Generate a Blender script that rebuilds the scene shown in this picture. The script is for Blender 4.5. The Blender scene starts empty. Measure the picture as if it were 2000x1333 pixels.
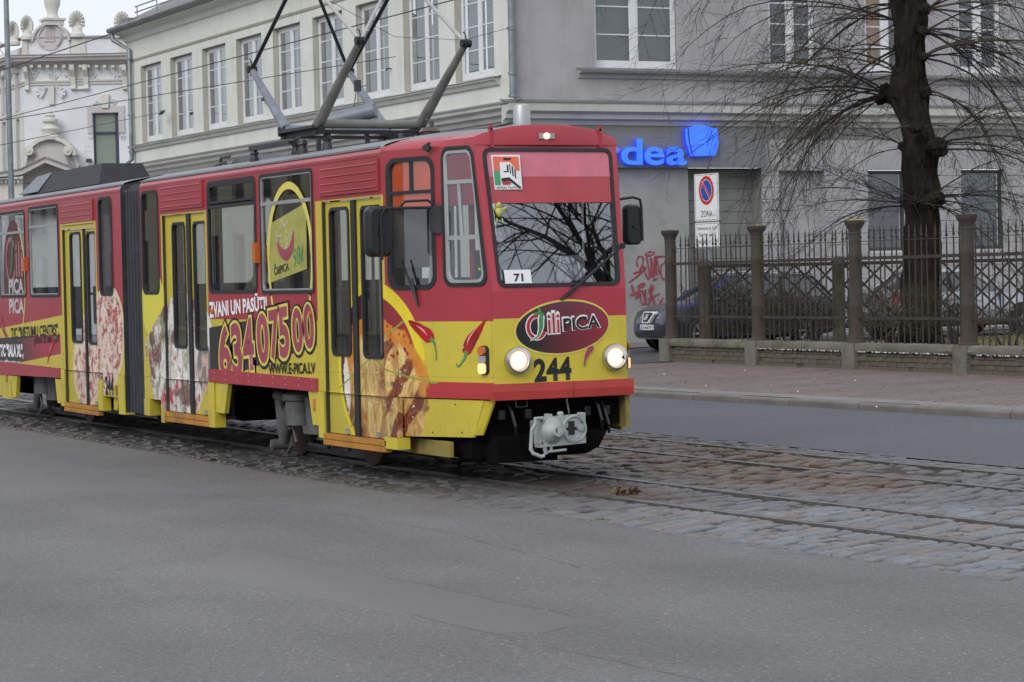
import bpy, math, random
from math import sin, cos, pi, radians as rad
from mathutils import Vector, Matrix, Quaternion
random.seed(7)
S = bpy.context.scene
COL = S.collection

# ------------------------------------------------------------------ camera
cam_data = bpy.data.cameras.new("camera")
cam_data.sensor_width = 36.0
cam_data.lens = 4760.0 / 2000.0 * 36.0
cam_data.clip_end = 3000.0
cam = bpy.data.objects.new("camera", cam_data)
COL.objects.link(cam)
_f = Vector((-0.89488262, 0.44556131, -0.02569469))
_r = Vector((0.44610786, 0.89470661, -0.02208731))
_u = Vector((-0.01314796, 0.03122815, 0.9994258))
cam.matrix_world = Matrix(((_r.x, _u.x, -_f.x, 19.3), (_r.y, _u.y, -_f.y, -10.1), (_r.z, _u.z, -_f.z, 1.83), (0, 0, 0, 1)))
S.camera = cam
cam_data.dof.use_dof = True
cam_data.dof.focus_distance = 22.0
cam_data.dof.aperture_fstop = 15.0

# ------------------------------------------------------------------ overcast daylight
W = bpy.data.worlds.new("World"); S.world = W; W.use_nodes = True
wn = W.node_tree; wn.nodes.clear()
sky = wn.nodes.new("ShaderNodeTexSky"); sky.sky_type = 'NISHITA'; sky.sun_disc = False
SUN_EL, SUN_AZ = rad(34), rad(146)
sky.sun_elevation = SUN_EL; sky.sun_rotation = SUN_AZ
sky.air_density = 1.0; sky.dust_density = 4.0; sky.ozone_density = 1.5
hsv = wn.nodes.new("ShaderNodeHueSaturation"); hsv.inputs['Saturation'].default_value = 0.25
mixw = wn.nodes.new("ShaderNodeMix"); mixw.data_type = 'RGBA'; mixw.inputs[0].default_value = 0.9
mixw.inputs[7].default_value = (7.5, 8.0, 8.8, 1)
bg = wn.nodes.new("ShaderNodeBackground"); bg.inputs['Strength'].default_value = 0.145
wo = wn.nodes.new("ShaderNodeOutputWorld")
wn.links.new(sky.outputs[0], hsv.inputs['Color']); wn.links.new(hsv.outputs[0], mixw.inputs[6])
wn.links.new(mixw.outputs[2], bg.inputs['Color']); wn.links.new(bg.outputs[0], wo.inputs[0])
sd = bpy.data.lights.new("sun", 'SUN'); sd.energy = 1.5; sd.angle = rad(30); sd.color = (1.0, 0.97, 0.93)
sun = bpy.data.objects.new("sun", sd); COL.objects.link(sun)
_sd = Vector((sin(SUN_AZ) * cos(SUN_EL), cos(SUN_AZ) * cos(SUN_EL), sin(SUN_EL)))
sun.rotation_euler = _sd.to_track_quat('Z', 'Y').to_euler()
S.view_settings.view_transform = 'Standard'; S.view_settings.look = 'None'
S.view_settings.exposure = -0.22; S.view_settings.gamma = 1.0
S.view_settings.use_curve_mapping = False

# ------------------------------------------------------------------ materials
MATS = {}
def newmat(name):
    m = bpy.data.materials.new(name); m.use_nodes = True; m.node_tree.nodes.clear()
    o = m.node_tree.nodes.new("ShaderNodeOutputMaterial")
    MATS[name] = m
    return m, m.node_tree, o

class V:
    """a value in a shader tree; arithmetic makes Math nodes"""
    def __init__(s, nt, sock): s.nt = nt; s.k = sock
    def _op(s, op, *a, clamp=False):
        n = s.nt.nodes.new("ShaderNodeMath"); n.operation = op; n.use_clamp = clamp
        for i, x in enumerate((s,) + a):
            if isinstance(x, V): s.nt.links.new(x.k, n.inputs[i])
            else: n.inputs[i].default_value = float(x)
        return V(s.nt, n.outputs[0])
    def __add__(s, b): return s._op('ADD', b)
    __radd__ = __add__
    def __sub__(s, b): return s._op('SUBTRACT', b)
    def __rsub__(s, b): return s._op('MULTIPLY', -1)._op('ADD', b)
    def __mul__(s, b): return s._op('MULTIPLY', b)
    __rmul__ = __mul__
    def mn(s, b): return s._op('MINIMUM', b)
    def mx(s, b): return s._op('MAXIMUM', b)
    def sq(s): return s._op('POWER', 2) if False else s._op('MULTIPLY', s)
    def sqrt(s): return s._op('SQRT')
    def sin(s): return s._op('SINE')
    def st(s, w=0.004):            # soft step at zero
        return s._op('MULTIPLY_ADD', 1.0 / w, 0.5, clamp=True)
    def ramp(s, a, b):             # 0 at a, 1 at b
        return s._op('MULTIPLY_ADD', 1.0 / (b - a), -a / (b - a), clamp=True)

class Tree:
    def __init__(s, name, coord='Object'):
        s.m, s.nt, s.out = newmat(name)
        s.tc = s.nt.nodes.new("ShaderNodeTexCoord")
        s.co = s.tc.outputs[coord]
        sep = s.nt.nodes.new("ShaderNodeSeparateXYZ"); s.nt.links.new(s.co, sep.inputs[0])
        s.x, s.y, s.z = (V(s.nt, sep.outputs[i]) for i in range(3))
    def noise(s, scale, detail=3, rough=0.5, stretch=None, dist=0.0, off=None):
        n = s.nt.nodes.new("ShaderNodeTexNoise"); n.inputs['Scale'].default_value = scale
        n.inputs['Detail'].default_value = detail; n.inputs['Roughness'].default_value = rough
        n.inputs['Distortion'].default_value = dist
        co = s.co
        if stretch or off:
            mp = s.nt.nodes.new("ShaderNodeMapping"); s.nt.links.new(co, mp.inputs[0])
            if stretch: mp.inputs['Scale'].default_value = stretch
            if off: mp.inputs['Location'].default_value = off
            co = mp.outputs[0]
        s.nt.links.new(co, n.inputs['Vector'])
        return V(s.nt, n.outputs[0])
    def voro(s, scale, feature='F1', stretch=None, rnd=1.0, out=0):
        n = s.nt.nodes.new("ShaderNodeTexVoronoi"); n.feature = feature; n.inputs['Scale'].default_value = scale
        n.inputs['Randomness'].default_value = rnd
        co = s.co
        if stretch:
            mp = s.nt.nodes.new("ShaderNodeMapping"); s.nt.links.new(co, mp.inputs[0]); mp.inputs['Scale'].default_value = stretch
            co = mp.outputs[0]
        s.nt.links.new(co, n.inputs['Vector'])
        return V(s.nt, n.outputs[out])
    def col(s, c): return tuple(c) + (1,) if len(c) == 3 else c
    def mix(s, a, b, f):
        n = s.nt.nodes.new("ShaderNodeMix"); n.data_type = 'RGBA'
        for v, i in ((a, 6), (b, 7)):
            if isinstance(v, V): s.nt.links.new(v.k, n.inputs[i])
            else: n.inputs[i].default_value = s.col(v)
        if isinstance(f, V): s.nt.links.new(f.k, n.inputs[0])
        else: n.inputs[0].default_value = f
        return V(s.nt, n.outputs[2])
    def scalec(s, c, f):           # colour times value
        n = s.nt.nodes.new("ShaderNodeVectorMath"); n.operation = 'SCALE'
        s.nt.links.new(c.k, n.inputs[0])
        if isinstance(f, V): s.nt.links.new(f.k, n.inputs['Scale'])
        else: n.inputs['Scale'].default_value = f
        return V(s.nt, n.outputs[0])
    def finish(s, base, rough=0.5, metal=0.0, bump=None, bstr=0.3, bdist=0.01, spec=0.5, coat=0.0, emis=None, estr=0):
        p = s.nt.nodes.new("ShaderNodeBsdfPrincipled")
        def put(name, v):
            if isinstance(v, V): s.nt.links.new(v.k, p.inputs[name])
            elif isinstance(v, (tuple, list)): p.inputs[name].default_value = s.col(v)
            else: p.inputs[name].default_value = v
        put('Base Color', base); put('Roughness', rough); put('Metallic', metal)
        put('Specular IOR Level', spec); put('Coat Weight', coat); put('Coat Roughness', 0.15)
        if emis is not None: put('Emission Color', emis); put('Emission Strength', estr)
        if bump is not None:
            b = s.nt.nodes.new("ShaderNodeBump"); b.inputs['Strength'].default_value = bstr; b.inputs['Distance'].default_value = bdist
            s.nt.links.new(bump.k, b.inputs['Height']); s.nt.links.new(b.outputs[0], p.inputs['Normal'])
        s.nt.links.new(p.outputs[0], s.out.inputs[0]); s.p = p
        return s.m
    # masks
    def ell(s, cx, cz, rx, rz, rot=0, wob=None, X=None, Z=None, soft=0.006):
        x = (X or s.x) - cx; z = (Z or s.z) - cz
        if rot:
            c, n = cos(rad(rot)), sin(rad(rot))
            x, z = x * c + z * n, z * c - x * n
        d = ((x * (1 / rx)).sq() + (z * (1 / rz)).sq()).sqrt()
        d = (1.0 - d) * min(rx, rz)
        if wob is not None: d = d + wob
        return d.st(soft)
    def half(s, ax, az, bx, bz, soft=0.006, X=None, Z=None):   # inside is to the left of a->b
        L = math.hypot(bx - ax, bz - az)
        nx, nz = -(bz - az) / L, (bx - ax) / L
        return ((X or s.x) * nx + (Z or s.z) * nz - (ax * nx + az * nz)).st(soft)
    def poly(s, pts, soft=0.006, X=None, Z=None):             # convex, counter-clockwise
        m = None
        for i in range(len(pts)):
            a, b = pts[i], pts[(i + 1) % len(pts)]
            h = s.half(a[0], a[1], b[0], b[1], soft, X, Z)
            m = h if m is None else m.mn(h)
        return m
    def rect(s, x0, x1, z0, z1, soft=0.006, X=None, Z=None):
        return s.poly([(x0, z0), (x1, z0), (x1, z1), (x0, z1)], soft, X, Z)

def simple(name, col, rough=0.5, metal=0.0, var=0.12, scale=6, bump=0.0, bscale=60, spec=0.5, coat=0.0, dirt=None, dcol=(0.05, 0.045, 0.04)):
    """plain paint or stone with uneven tone, fine relief and optional dirt"""
    if name in MATS: return MATS[name]
    t = Tree(name)
    n = t.noise(scale, 5, 0.6)
    c = t.mix(tuple(v * (1 - var) for v in col), tuple(min(1, v * (1 + var)) for v in col), n.ramp(0.3, 0.7))
    if dirt:
        d = t.noise(scale * 0.7, 6, 0.65, off=(3, 1, 2))
        c = t.mix(c, dcol, d.ramp(0.5, 0.8) * dirt)
    b = t.noise(bscale, 4, 0.6) if bump else None
    return t.finish(c, n.ramp(0.2, 0.8) * 0.15 + (rough - 0.07), metal, b, bump, 0.01, spec, coat)

def emitter(name, col, strength, base=(0.8, 0.8, 0.8)):
    t = Tree(name)
    return t.finish(base, 0.3, emis=col, estr=strength)

def glassmat(name, tint=(0.75, 0.8, 0.8), refl=1.0, rough=0.01, blue=0.0):
    m, nt, o = newmat(name)
    tr = nt.nodes.new("ShaderNodeBsdfTransparent"); tr.inputs[0].default_value = tuple(tint) + (1,)
    gl = nt.nodes.new("ShaderNodeBsdfGlossy"); gl.inputs['Roughness'].default_value = rough
    gl.inputs[0].default_value = (0.95, 0.97, 1, 1)
    fr = nt.nodes.new("ShaderNodeFresnel"); fr.inputs[0].default_value = 1.5
    mu = nt.nodes.new("ShaderNodeMath"); mu.operation = 'MULTIPLY_ADD'; mu.inputs[1].default_value = 1.6 * refl; mu.inputs[2].default_value = 0.03; mu.use_clamp = True
    geo = nt.nodes.new("ShaderNodeNewGeometry")
    nt.links.new(fr.outputs[0], mu.inputs[0])
    mx = nt.nodes.new("ShaderNodeMixShader")
    nt.links.new(mu.outputs[0], mx.inputs[0]); nt.links.new(tr.outputs[0], mx.inputs[1]); nt.links.new(gl.outputs[0], mx.inputs[2])
    nt.links.new(mx.outputs[0], o.inputs[0])
    return m

# ------------------------------------------------------------------ mesh helpers
class MB:
    def __init__(s): s.v = []; s.f = []; s.mi = []; s.cur = 0
    def vert(s, p): s.v.append(tuple(p)); return len(s.v) - 1
    def face(s, idx): s.f.append(tuple(idx)); s.mi.append(s.cur)
    def poly(s, pts): s.face([s.vert(p) for p in pts])
    def box(s, x0, x1, y0, y1, z0, z1, M=None):
        x0, x1 = min(x0, x1), max(x0, x1); y0, y1 = min(y0, y1), max(y0, y1); z0, z1 = min(z0, z1), max(z0, z1)
        P = [(x0, y0, z0), (x1, y0, z0), (x1, y1, z0), (x0, y1, z0), (x0, y0, z1), (x1, y0, z1), (x1, y1, z1), (x0, y1, z1)]
        if M is not None: P = [tuple(M @ Vector(p)) for p in P]
        b = len(s.v); s.v += P
        for q in ((0, 3, 2, 1), (4, 5, 6, 7), (0, 1, 5, 4), (1, 2, 6, 5), (2, 3, 7, 6), (3, 0, 4, 7)): s.face([b + i for i in q])
        return s
    def hexa(s, bottom, top):      # two rings of four points
        b = len(s.v); s.v += [tuple(p) for p in bottom] + [tuple(p) for p in top]
        for q in ((0, 3, 2, 1), (4, 5, 6, 7), (0, 1, 5, 4), (1, 2, 6, 5), (2, 3, 7, 6), (3, 0, 4, 7)): s.face([b + i for i in q])
        return s
    def rings(s, rings, cap=True, close=True):
        n = len(rings[0]); b = len(s.v)
        for r in rings: s.v += [tuple(p) for p in r]
        for k in range(len(rings) - 1):
            for i in range(n if close else n - 1):
                j = (i + 1) % n
                s.face([b + k * n + i, b + k * n + j, b + (k + 1) * n + j, b + (k + 1) * n + i])
        if cap and close:
            s.face([b + i for i in range(n)][::-1]); s.face([b + (len(rings) - 1) * n + i for i in range(n)])
        return s
    def tube(s, pts, r, n=8, cap=True):
        pts = [Vector(p) for p in pts]
        rs = r if isinstance(r, (list, tuple)) else [r] * len(pts)
        rings = []; prev = None
        for i, p in enumerate(pts):
            d = (pts[min(i + 1, len(pts) - 1)] - pts[max(i - 1, 0)])
            if d.length < 1e-9: d = Vector((0, 0, 1))
            d.normalize()
            if prev is None:
                a = d.orthogonal().normalized()
            else:
                a = prev - d * prev.dot(d)
                if a.length < 1e-6: a = d.orthogonal()
                a.normalize()
            prev = a; c = d.cross(a)
            rings.append([p + (a * cos(2 * pi * k / n) + c * sin(2 * pi * k / n)) * rs[i] for k in range(n)])
        return s.rings(rings, cap)
    def lathe(s, prof, o=(0, 0, 0), axis='Z', n=20, cap=True):
        rings = []
        for (r, h) in prof:
            ring = []
            for k in range(n):
                a = 2 * pi * k / n
                if axis == 'Z': p = (o[0] + r * cos(a), o[1] + r * sin(a), o[2] + h)
                elif axis == 'X': p = (o[0] + h, o[1] + r * cos(a), o[2] + r * sin(a))
                else: p = (o[0] + r * sin(a), o[1] + h, o[2] + r * cos(a))
                ring.append(p)
            rings.append(ring)
        return s.rings(rings, cap)
    def prism(s, poly, mp, w0, w1):   # poly in uv, mp(u,v,w)
        a = [mp(u, v, w0) for u, v in poly]; b = [mp(u, v, w1) for u, v in poly]
        return s.rings([a, b], True)
    def ring(s, lo, li, mp, w0, w1):  # frame between outer and inner loop, w0 front, w1 back
        n = len(lo); b = len(s.v)
        for L, w in ((lo, w0), (li, w0), (li, w1), (lo, w1)): s.v += [tuple(mp(u, v, w)) for u, v in L]
        for k in range(4):
            for i in range(n):
                j = (i + 1) % n; k2 = (k + 1) % 4
                s.face([b + k * n + i, b + k * n + j, b + k2 * n + j, b + k2 * n + i])
        return s
    def panel(s, u0, u1, v0, v1, holes, mp, w=0.0, reveal=0.03, us=(), vs=()):
        U = sorted(set([u0, u1] + [h[i] for h in holes for i in (0, 1)] + list(us)))
        Vv = sorted(set([v0, v1] + [h[i] for h in holes for i in (2, 3)] + list(vs)))
        U = [u for u in U if u0 - 1e-6 <= u <= u1 + 1e-6]; Vv = [v for v in Vv if v0 - 1e-6 <= v <= v1 + 1e-6]
        for a, b in zip(U, U[1:]):
            for c, d in zip(Vv, Vv[1:]):
                cu, cv = (a + b) / 2, (c + d) / 2
                if any(h[0] < cu < h[1] and h[2] < cv < h[3] for h in holes): continue
                s.poly([mp(a, c, w), mp(b, c, w), mp(b, d, w), mp(a, d, w)])
        for h in holes:
            r = h[4] if len(h) > 4 else 0
            L = rr(h[0], h[1], h[2], h[3], r)
            if r:
                q = len(L) // 4
                C = [(h[1], h[3]), (h[0], h[3]), (h[0], h[2]), (h[1], h[2])]
                for k in range(4):
                    seg = L[k * q:(k + 1) * q]
                    for i in range(q - 1):
                        s.poly([mp(*C[k], w), mp(*seg[i], w), mp(*seg[i + 1], w)])
            if reveal:
                n = len(L)
                for i in range(n):
                    a, b = L[i], L[(i + 1) % n]
                    s.poly([mp(*a, w), mp(*a, w + reveal), mp(*b, w + reveal), mp(*b, w)])
        return s
    def obj(s, name, mat, parent=None, smooth=False, **props):
        me = bpy.data.meshes.new(name); me.from_pydata(s.v, [], s.f)
        for m in (mat if isinstance(mat, (list, tuple)) else [mat]): me.materials.append(m)
        if any(s.mi): me.polygons.foreach_set('material_index', s.mi)
        if smooth:
            me.polygons.foreach_set('use_smooth', [True] * len(me.polygons))
        me.update()
        return link(name, me, parent, **props)

def link(name, me, parent=None, **props):
    o = bpy.data.objects.new(name, me); COL.objects.link(o)
    if parent is not None: o.parent = parent
    for k, v in props.items(): o[k] = v
    return o
def smooth_by_angle(o, deg=35):
    me = o.data
    me.polygons.foreach_set('use_smooth', [True] * len(me.polygons))
    import bmesh
    bm = bmesh.new(); bm.from_mesh(me)
    bmesh.ops.remove_doubles(bm, verts=bm.verts, dist=0.0002)
    bmesh.ops.recalc_face_normals(bm, faces=bm.faces)
    for e in bm.edges:
        if len(e.link_faces) == 2 and e.calc_face_angle(0) > rad(deg): e.smooth = False
        elif len(e.link_faces) != 2: e.smooth = False
    bm.to_mesh(me); bm.free()
    return o
def rr(u0, u1, v0, v1, r, n=6):
    """rounded rectangle loop: top right corner first, counter-clockwise"""
    if not r: return [(u1, v1), (u0, v1), (u0, v0), (u1, v0)]
    out = []
    for cx, cz, a0 in ((u1 - r, v1 - r, 0), (u0 + r, v1 - r, 90), (u0 + r, v0 + r, 180), (u1 - r, v0 + r, 270)):
        for k in range(n):
            a = rad(a0 + 90 * k / (n - 1)); out.append((cx + r * cos(a), cz + r * sin(a)))
    return out
def circ(cx, cz, rx, rz, n=48, rot=0):
    c, s_ = cos(rad(rot)), sin(rad(rot))
    return [(cx + rx * cos(2 * pi * k / n) * c - rz * sin(2 * pi * k / n) * s_, cz + rx * cos(2 * pi * k / n) * s_ + rz * sin(2 * pi * k / n) * c) for k in range(n)]
def thing(name, label, cat, loc=(0, 0, 0), rotz=0, group=None):
    o = bpy.data.objects.new(name, None); COL.objects.link(o); o.empty_display_size = 0.2
    o.location = loc; o.rotation_euler = (0, 0, rotz); o['label'] = label; o['category'] = cat
    if group: o['group'] = group
    return o
def tag(o, label, cat, group=None):
    o['label'] = label; o['category'] = cat
    if group: o['group'] = group
    return o

def textmesh(txt, mp, u, v, h, wid=None, off=0.0, rot=0, shear=0, mat=None, name='lettering', parent=None, w=-0.004, depth=0.0, sp=1.0, condense=None, fan=0.0, **props):
    """lettering laid on a surface: mp(u,v,w); h is cap height, wid total width"""
    cu = bpy.data.curves.new(name, 'FONT'); cu.body = txt; cu.size = 1.0; cu.offset = off; cu.space_character = sp
    cu.shear = shear; cu.resolution_u = 7
    cu.fill_mode = 'BOTH'; cu.extrude = 0.5 if depth else 0
    ob = bpy.data.objects.new(name, cu); COL.objects.link(ob)
    dg = bpy.context.evaluated_depsgraph_get(); dg.update()
    me = bpy.data.meshes.new_from_object(ob.evaluated_get(dg)); me.name = name
    bpy.data.objects.remove(ob); bpy.data.curves.remove(cu)
    xs = [q.co.x for q in me.vertices]; 
    x0, x1 = min(xs), max(xs); W0 = x1 - x0
    caph = 0.729
    sy = h / caph; sx = (wid / W0) if wid else sy * (condense or 1.0)
    c, s_ = cos(rad(rot)), sin(rad(rot))
    for q in me.vertices:
        a = (q.co.x - x0) * sx; b = q.co.y * sy
        if fan: b *= 1 + fan * (a / (W0 * sx) - 0.5)
        zz = (q.co.z > 0)
        uu, vv = u + a * c - b * s_, v + a * s_ + b * c
        q.co = Vector(mp(uu, vv, w + ((-depth if zz else 0) if depth else 0)))
    if mat: me.materials.append(mat)
    me.update()
    return link(name, me, parent, **props)
# ================================================================== GROUND
def bend(x):                       # the tracks swing away beyond the tram's nose
    return 0.0045 * max(0.0, x + 2.5) ** 2 if x < 14 else 0.0045 * 16.5 ** 2 + (x - 14) * 0.15
def strip(name, mat, x0, x1, ya, yb, za, zb=None, step=0.5, parent=None, kind='structure'):
    m = MB(); zb = zb or za; n = max(1, int((x1 - x0) / step)); pr = None
    for i in range(n + 1):
        x = x0 + (x1 - x0) * i / n
        a, b = m.vert((x, ya(x), za(x))), m.vert((x, yb(x), zb(x)))
        if pr: m.face((pr[0], a, b, pr[1]))
        pr = (a, b)
    o = m.obj(name, mat, parent)
    if kind: o['kind'] = kind
    return o

# --- asphalt
def asphalt(name, base, patches=True):
    t = Tree(name)
    big = t.noise(0.5, 5, 0.6); mid = t.noise(4, 5, 0.65); fine = t.noise(140, 3, 0.7)
    c = t.mix(tuple(v * 0.84 for v in base), tuple(v * 1.16 for v in base), big.ramp(0.32, 0.68))
    c = t.mix(c, tuple(v * 0.72 for v in base), mid.ramp(0.5, 0.8) * 0.35)
    # pale and dark chips of stone
    ch = t.voro(62); chn = t.noise(40, 2)
    chc = t.voro(62, out=1)
    c = t.mix(c, (0.30, 0.275, 0.255), (0.30 - ch).st(0.10) * chn.ramp(0.47, 0.60) * 0.85)
    c = t.mix(c, (0.20, 0.165, 0.15), (0.30 - t.voro(38)).st(0.10) * t.noise(26, 2, off=(2, 2, 0)).ramp(0.55, 0.62) * 0.7)
    c = t.mix(c, (0.022, 0.021, 0.022), (0.30 - t.voro(75, stretch=(1, 1, 1.3))).st(0.1) * chn.ramp(0.50, 0.38) * 0.6)
    c = t.scalec(c, fine.ramp(0.25, 0.75) * 0.55 + 0.72)
    c = t.scalec(c, t.noise(26, 5, 0.9).ramp(0.33, 0.67) * 0.75 + 0.63)
    c = t.mix(c, (0.36, 0.34, 0.32), (0.16 - t.voro(16)).st(0.04) * t.noise(14, 2, off=(5, 1, 0)).ramp(0.54, 0.6) * 0.8)
    c = t.mix(c, (0.035, 0.033, 0.032), t.noise(0.9, 6, 0.8, off=(8, 3, 0)).ramp(0.60, 0.78) * 0.35)
    rough = big * 0.12 + 0.62
    if patches:
        wx = t.noise(1.3, 3) * 0.10 - 0.05
        X, Y = t.x + wx, t.y + wx
        # smooth repair patches laid into the old surface
        for pts, tone, k in (([(4.6, -5.05), (7.95, -4.62), (8.12, -4.38), (7.96, -3.98), (5.5, -4.13), (3.2, -4.3)], (1.14, 1.13, 1.14), 0.7),
                             ([(-12, -4.4), (-2.4, -4.3), (-0.9, -2.95), (3.3, -2.75), (5.8, -2.95), (5.4, -2.6), (-12, -2.3)][:1] + [(-2.5, -4.45), (-0.9, -3.0), (-12, -2.6)], (1.15, 1.12, 1.10), 0.6)):
            q = t.poly(pts, 0.03, X, Y)
            c = t.mix(c, tuple(b * s_ for b, s_ in zip(base, tone)), q * k)
        # seams and hair cracks
        for ax, ay, bx, by in ((-2.5, -4.4, -0.9, -2.95), (-1.0, -2.95, 3.4, -2.67), (3.3, -2.67, 5.9, -2.95), (6.8, -4.7, 8.3, -4.62), (8.2, -4.65, 10.5, -4.42), (-1.8, -4.36, -2.4, -1.8), (5.5, -4.12, 7.96, -3.98), (7.9, -3.98, 8.15, -4.4), (9.4, -6.6, 14.2, -7.3)):
            L = math.hypot(bx - ax, by - ay); nx, ny = -(by - ay) / L, (bx - ax) / L; tx, ty = (bx - ax) / L, (by - ay) / L
            wv = t.noise(1.2, 4, 0.6, off=(ax, ay, 0)) * 0.14 - 0.07
            d = (t.x * nx + t.y * ny - (ax * nx + ay * ny) + wv)
            d = (d.sq()).sqrt()
            al = t.x * tx + t.y * ty - (ax * tx + ay * ty)
            m_ = (0.006 - d).st(0.012) * al.st(0.1) * (L - al).st(0.1) * t.noise(2.2, 3).ramp(0.38, 0.52)
            c = t.mix(c, (0.018, 0.018, 0.019), m_ * 0.75)
        # smoother darker wheel tracks
        tr = t.noise(0.35, 4, 0.5, stretch=(0.25, 2.2, 1))
        c = t.scalec(c, tr.ramp(0.3, 0.7) * 0.24 + 0.88)
    b = t.noise(90, 4, 0.75) + ch * 0.5
    return t.finish(c, rough, 0, b, 0.35, 0.008, 0.35)
M_asph = asphalt("asphalt", (0.136, 0.132, 0.132))
M_asph2 = asphalt("asphalt_far_lane", (0.088, 0.092, 0.103), False)
M_asph3 = asphalt("side_street_asphalt", (0.066, 0.064, 0.066), False)
M_soil = simple("soil", (0.10, 0.085, 0.07), 0.9, var=0.3, scale=3, bump=0.6, bscale=25)
M_steel = simple("rail_steel", (0.26, 0.25, 0.24), 0.35, 0.85, var=0.25, scale=8)
M_groove = simple("rail_groove", (0.012, 0.011, 0.011), 0.9, var=0.3)

g = MB(); g.poly([(-900, -900, -0.08), (900, -900, -0.08), (900, 900, -0.08), (-900, 900, -0.08)])
g.obj("ground", M_soil)['kind'] = 'structure'
near_edge = lambda x: -1.72 + bend(x) * 1.0
far_edge = lambda x: 3.86 + bend(x) * 0.9
kerb_y = lambda x: 8.0 + 0.048 * max(0, x + 12.9)
strip("road", M_asph, -120, 60, lambda x: -60.0, near_edge, lambda x: 0.0, step=1.0)
strip("far_lane", M_asph2, -120, 60, far_edge, lambda x: kerb_y(x) - 0.0, lambda x: 0.0, step=1.0)
strip("track_bed", simple("joint_sand", (0.045, 0.034, 0.027), 0.95, var=0.35, scale=5, bump=0.5, bscale=50), -120, 60, near_edge, far_edge, lambda x: -0.022, step=1.0)

# --- rails
def rail(y0, nm):
    rt = bpy.data.objects.new(nm, None)
    m = MB(); n = 90
    R1 = []
    for (a, b, z) in ((-0.028, 0.028, 0.006), (0.058, 0.074, 0.003)):
        rings = []
        for i in range(n + 1):
            x = -60 + 100 * i / n; y = y0 + bend(x)
            rings.append([(x, y + a, -0.05), (x, y + a, z), (x, y + b, z), (x, y + b, -0.05)])
        m.rings(rings, True)
    o = m.obj("tram_rail", M_steel); o['kind'] = 'structure'
    return o
for y0, f in ((-0.5, 1), (0.5, 1), (2.36, 1), (3.36, 1)):
    rail(y0, "tram_rail")

# --- stone setts, laid obliquely across the tracks
def sett_mat(name, a, b, wet):
    t = Tree(name, 'Object')
    oi = t.nt.nodes.new("ShaderNodeObjectInfo"); r = V(t.nt, oi.outputs['Random'])
    n = t.noise(9, 5, 0.65); f = t.noise(120, 4, 0.7)
    c = t.mix(a, b, r)
    c = t.mix(c, (0.115, 0.098, 0.09), n.ramp(0.45, 0.75) * 0.5)
    c = t.scalec(c, f.ramp(0.2, 0.8) * 0.5 + 0.75)
    return t.finish(c, n * 0.25 + wet, 0, f, 0.55, 0.004, 0.4)
M_sett = [sett_mat("sett_bluish", (0.140, 0.147, 0.162), (0.19, 0.198, 0.215), 0.36),
          sett_mat("sett_grey", (0.135, 0.13, 0.128), (0.19, 0.185, 0.18), 0.42),
          sett_mat("sett_pinkish", (0.165, 0.14, 0.13), (0.21, 0.18, 0.165), 0.45)]
t = Tree("setts_far", 'Object')
n1 = t.noise(1.2, 4, 0.6); n2 = t.voro(6, out=0); n3 = t.noise(60, 4, 0.7)
c = t.mix((0.070, 0.066, 0.063), (0.125, 0.125, 0.13), n1.ramp(0.3, 0.7))
cr = t.nt.nodes.new("ShaderNodeTexVoronoi"); cr.inputs['Scale'].default_value = 7; t.nt.links.new(t.co, cr.inputs['Vector'])
c = t.mix(c, (0.18, 0.18, 0.19), V(t.nt, cr.outputs['Color']) * 0.4)
# brown earth trodden over the stones beside the tracks
brn = t.noise(0.9, 5, 0.7)
bm_ = t.ell(-1.6, 2.2, 4.4, 1.25, -8, wob=(brn - 0.5) * 1.6, X=t.x, Z=t.y, soft=0.5)
c = t.mix(c, (0.105, 0.066, 0.042), bm_ * t.noise(5, 5, 0.7).ramp(0.28, 0.5) * 0.95)
c = t.mix(c, (0.07, 0.042, 0.028), t.ell(-0.3, -0.05, 2.6, 0.5, 0, wob=(brn - 0.5) * 1.0, X=t.x, Z=t.y, soft=0.4) * 0.8)
dk = t.poly([(-40, -1.9), (-0.5, -1.9), (0.8, -1.1), (0.8, 1.2), (-40, 1.2)], 0.7, t.x, t.y)  # setts darker over the strip the tram stands on, fading at its edge
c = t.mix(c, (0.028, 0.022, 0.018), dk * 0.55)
c = t.scalec(c, n3.ramp(0.2, 0.8) * 0.6 + 0.7)
M_settfar = t.finish(c, 0.5, 0, n3, 0.5, 0.006, 0.45)


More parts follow.
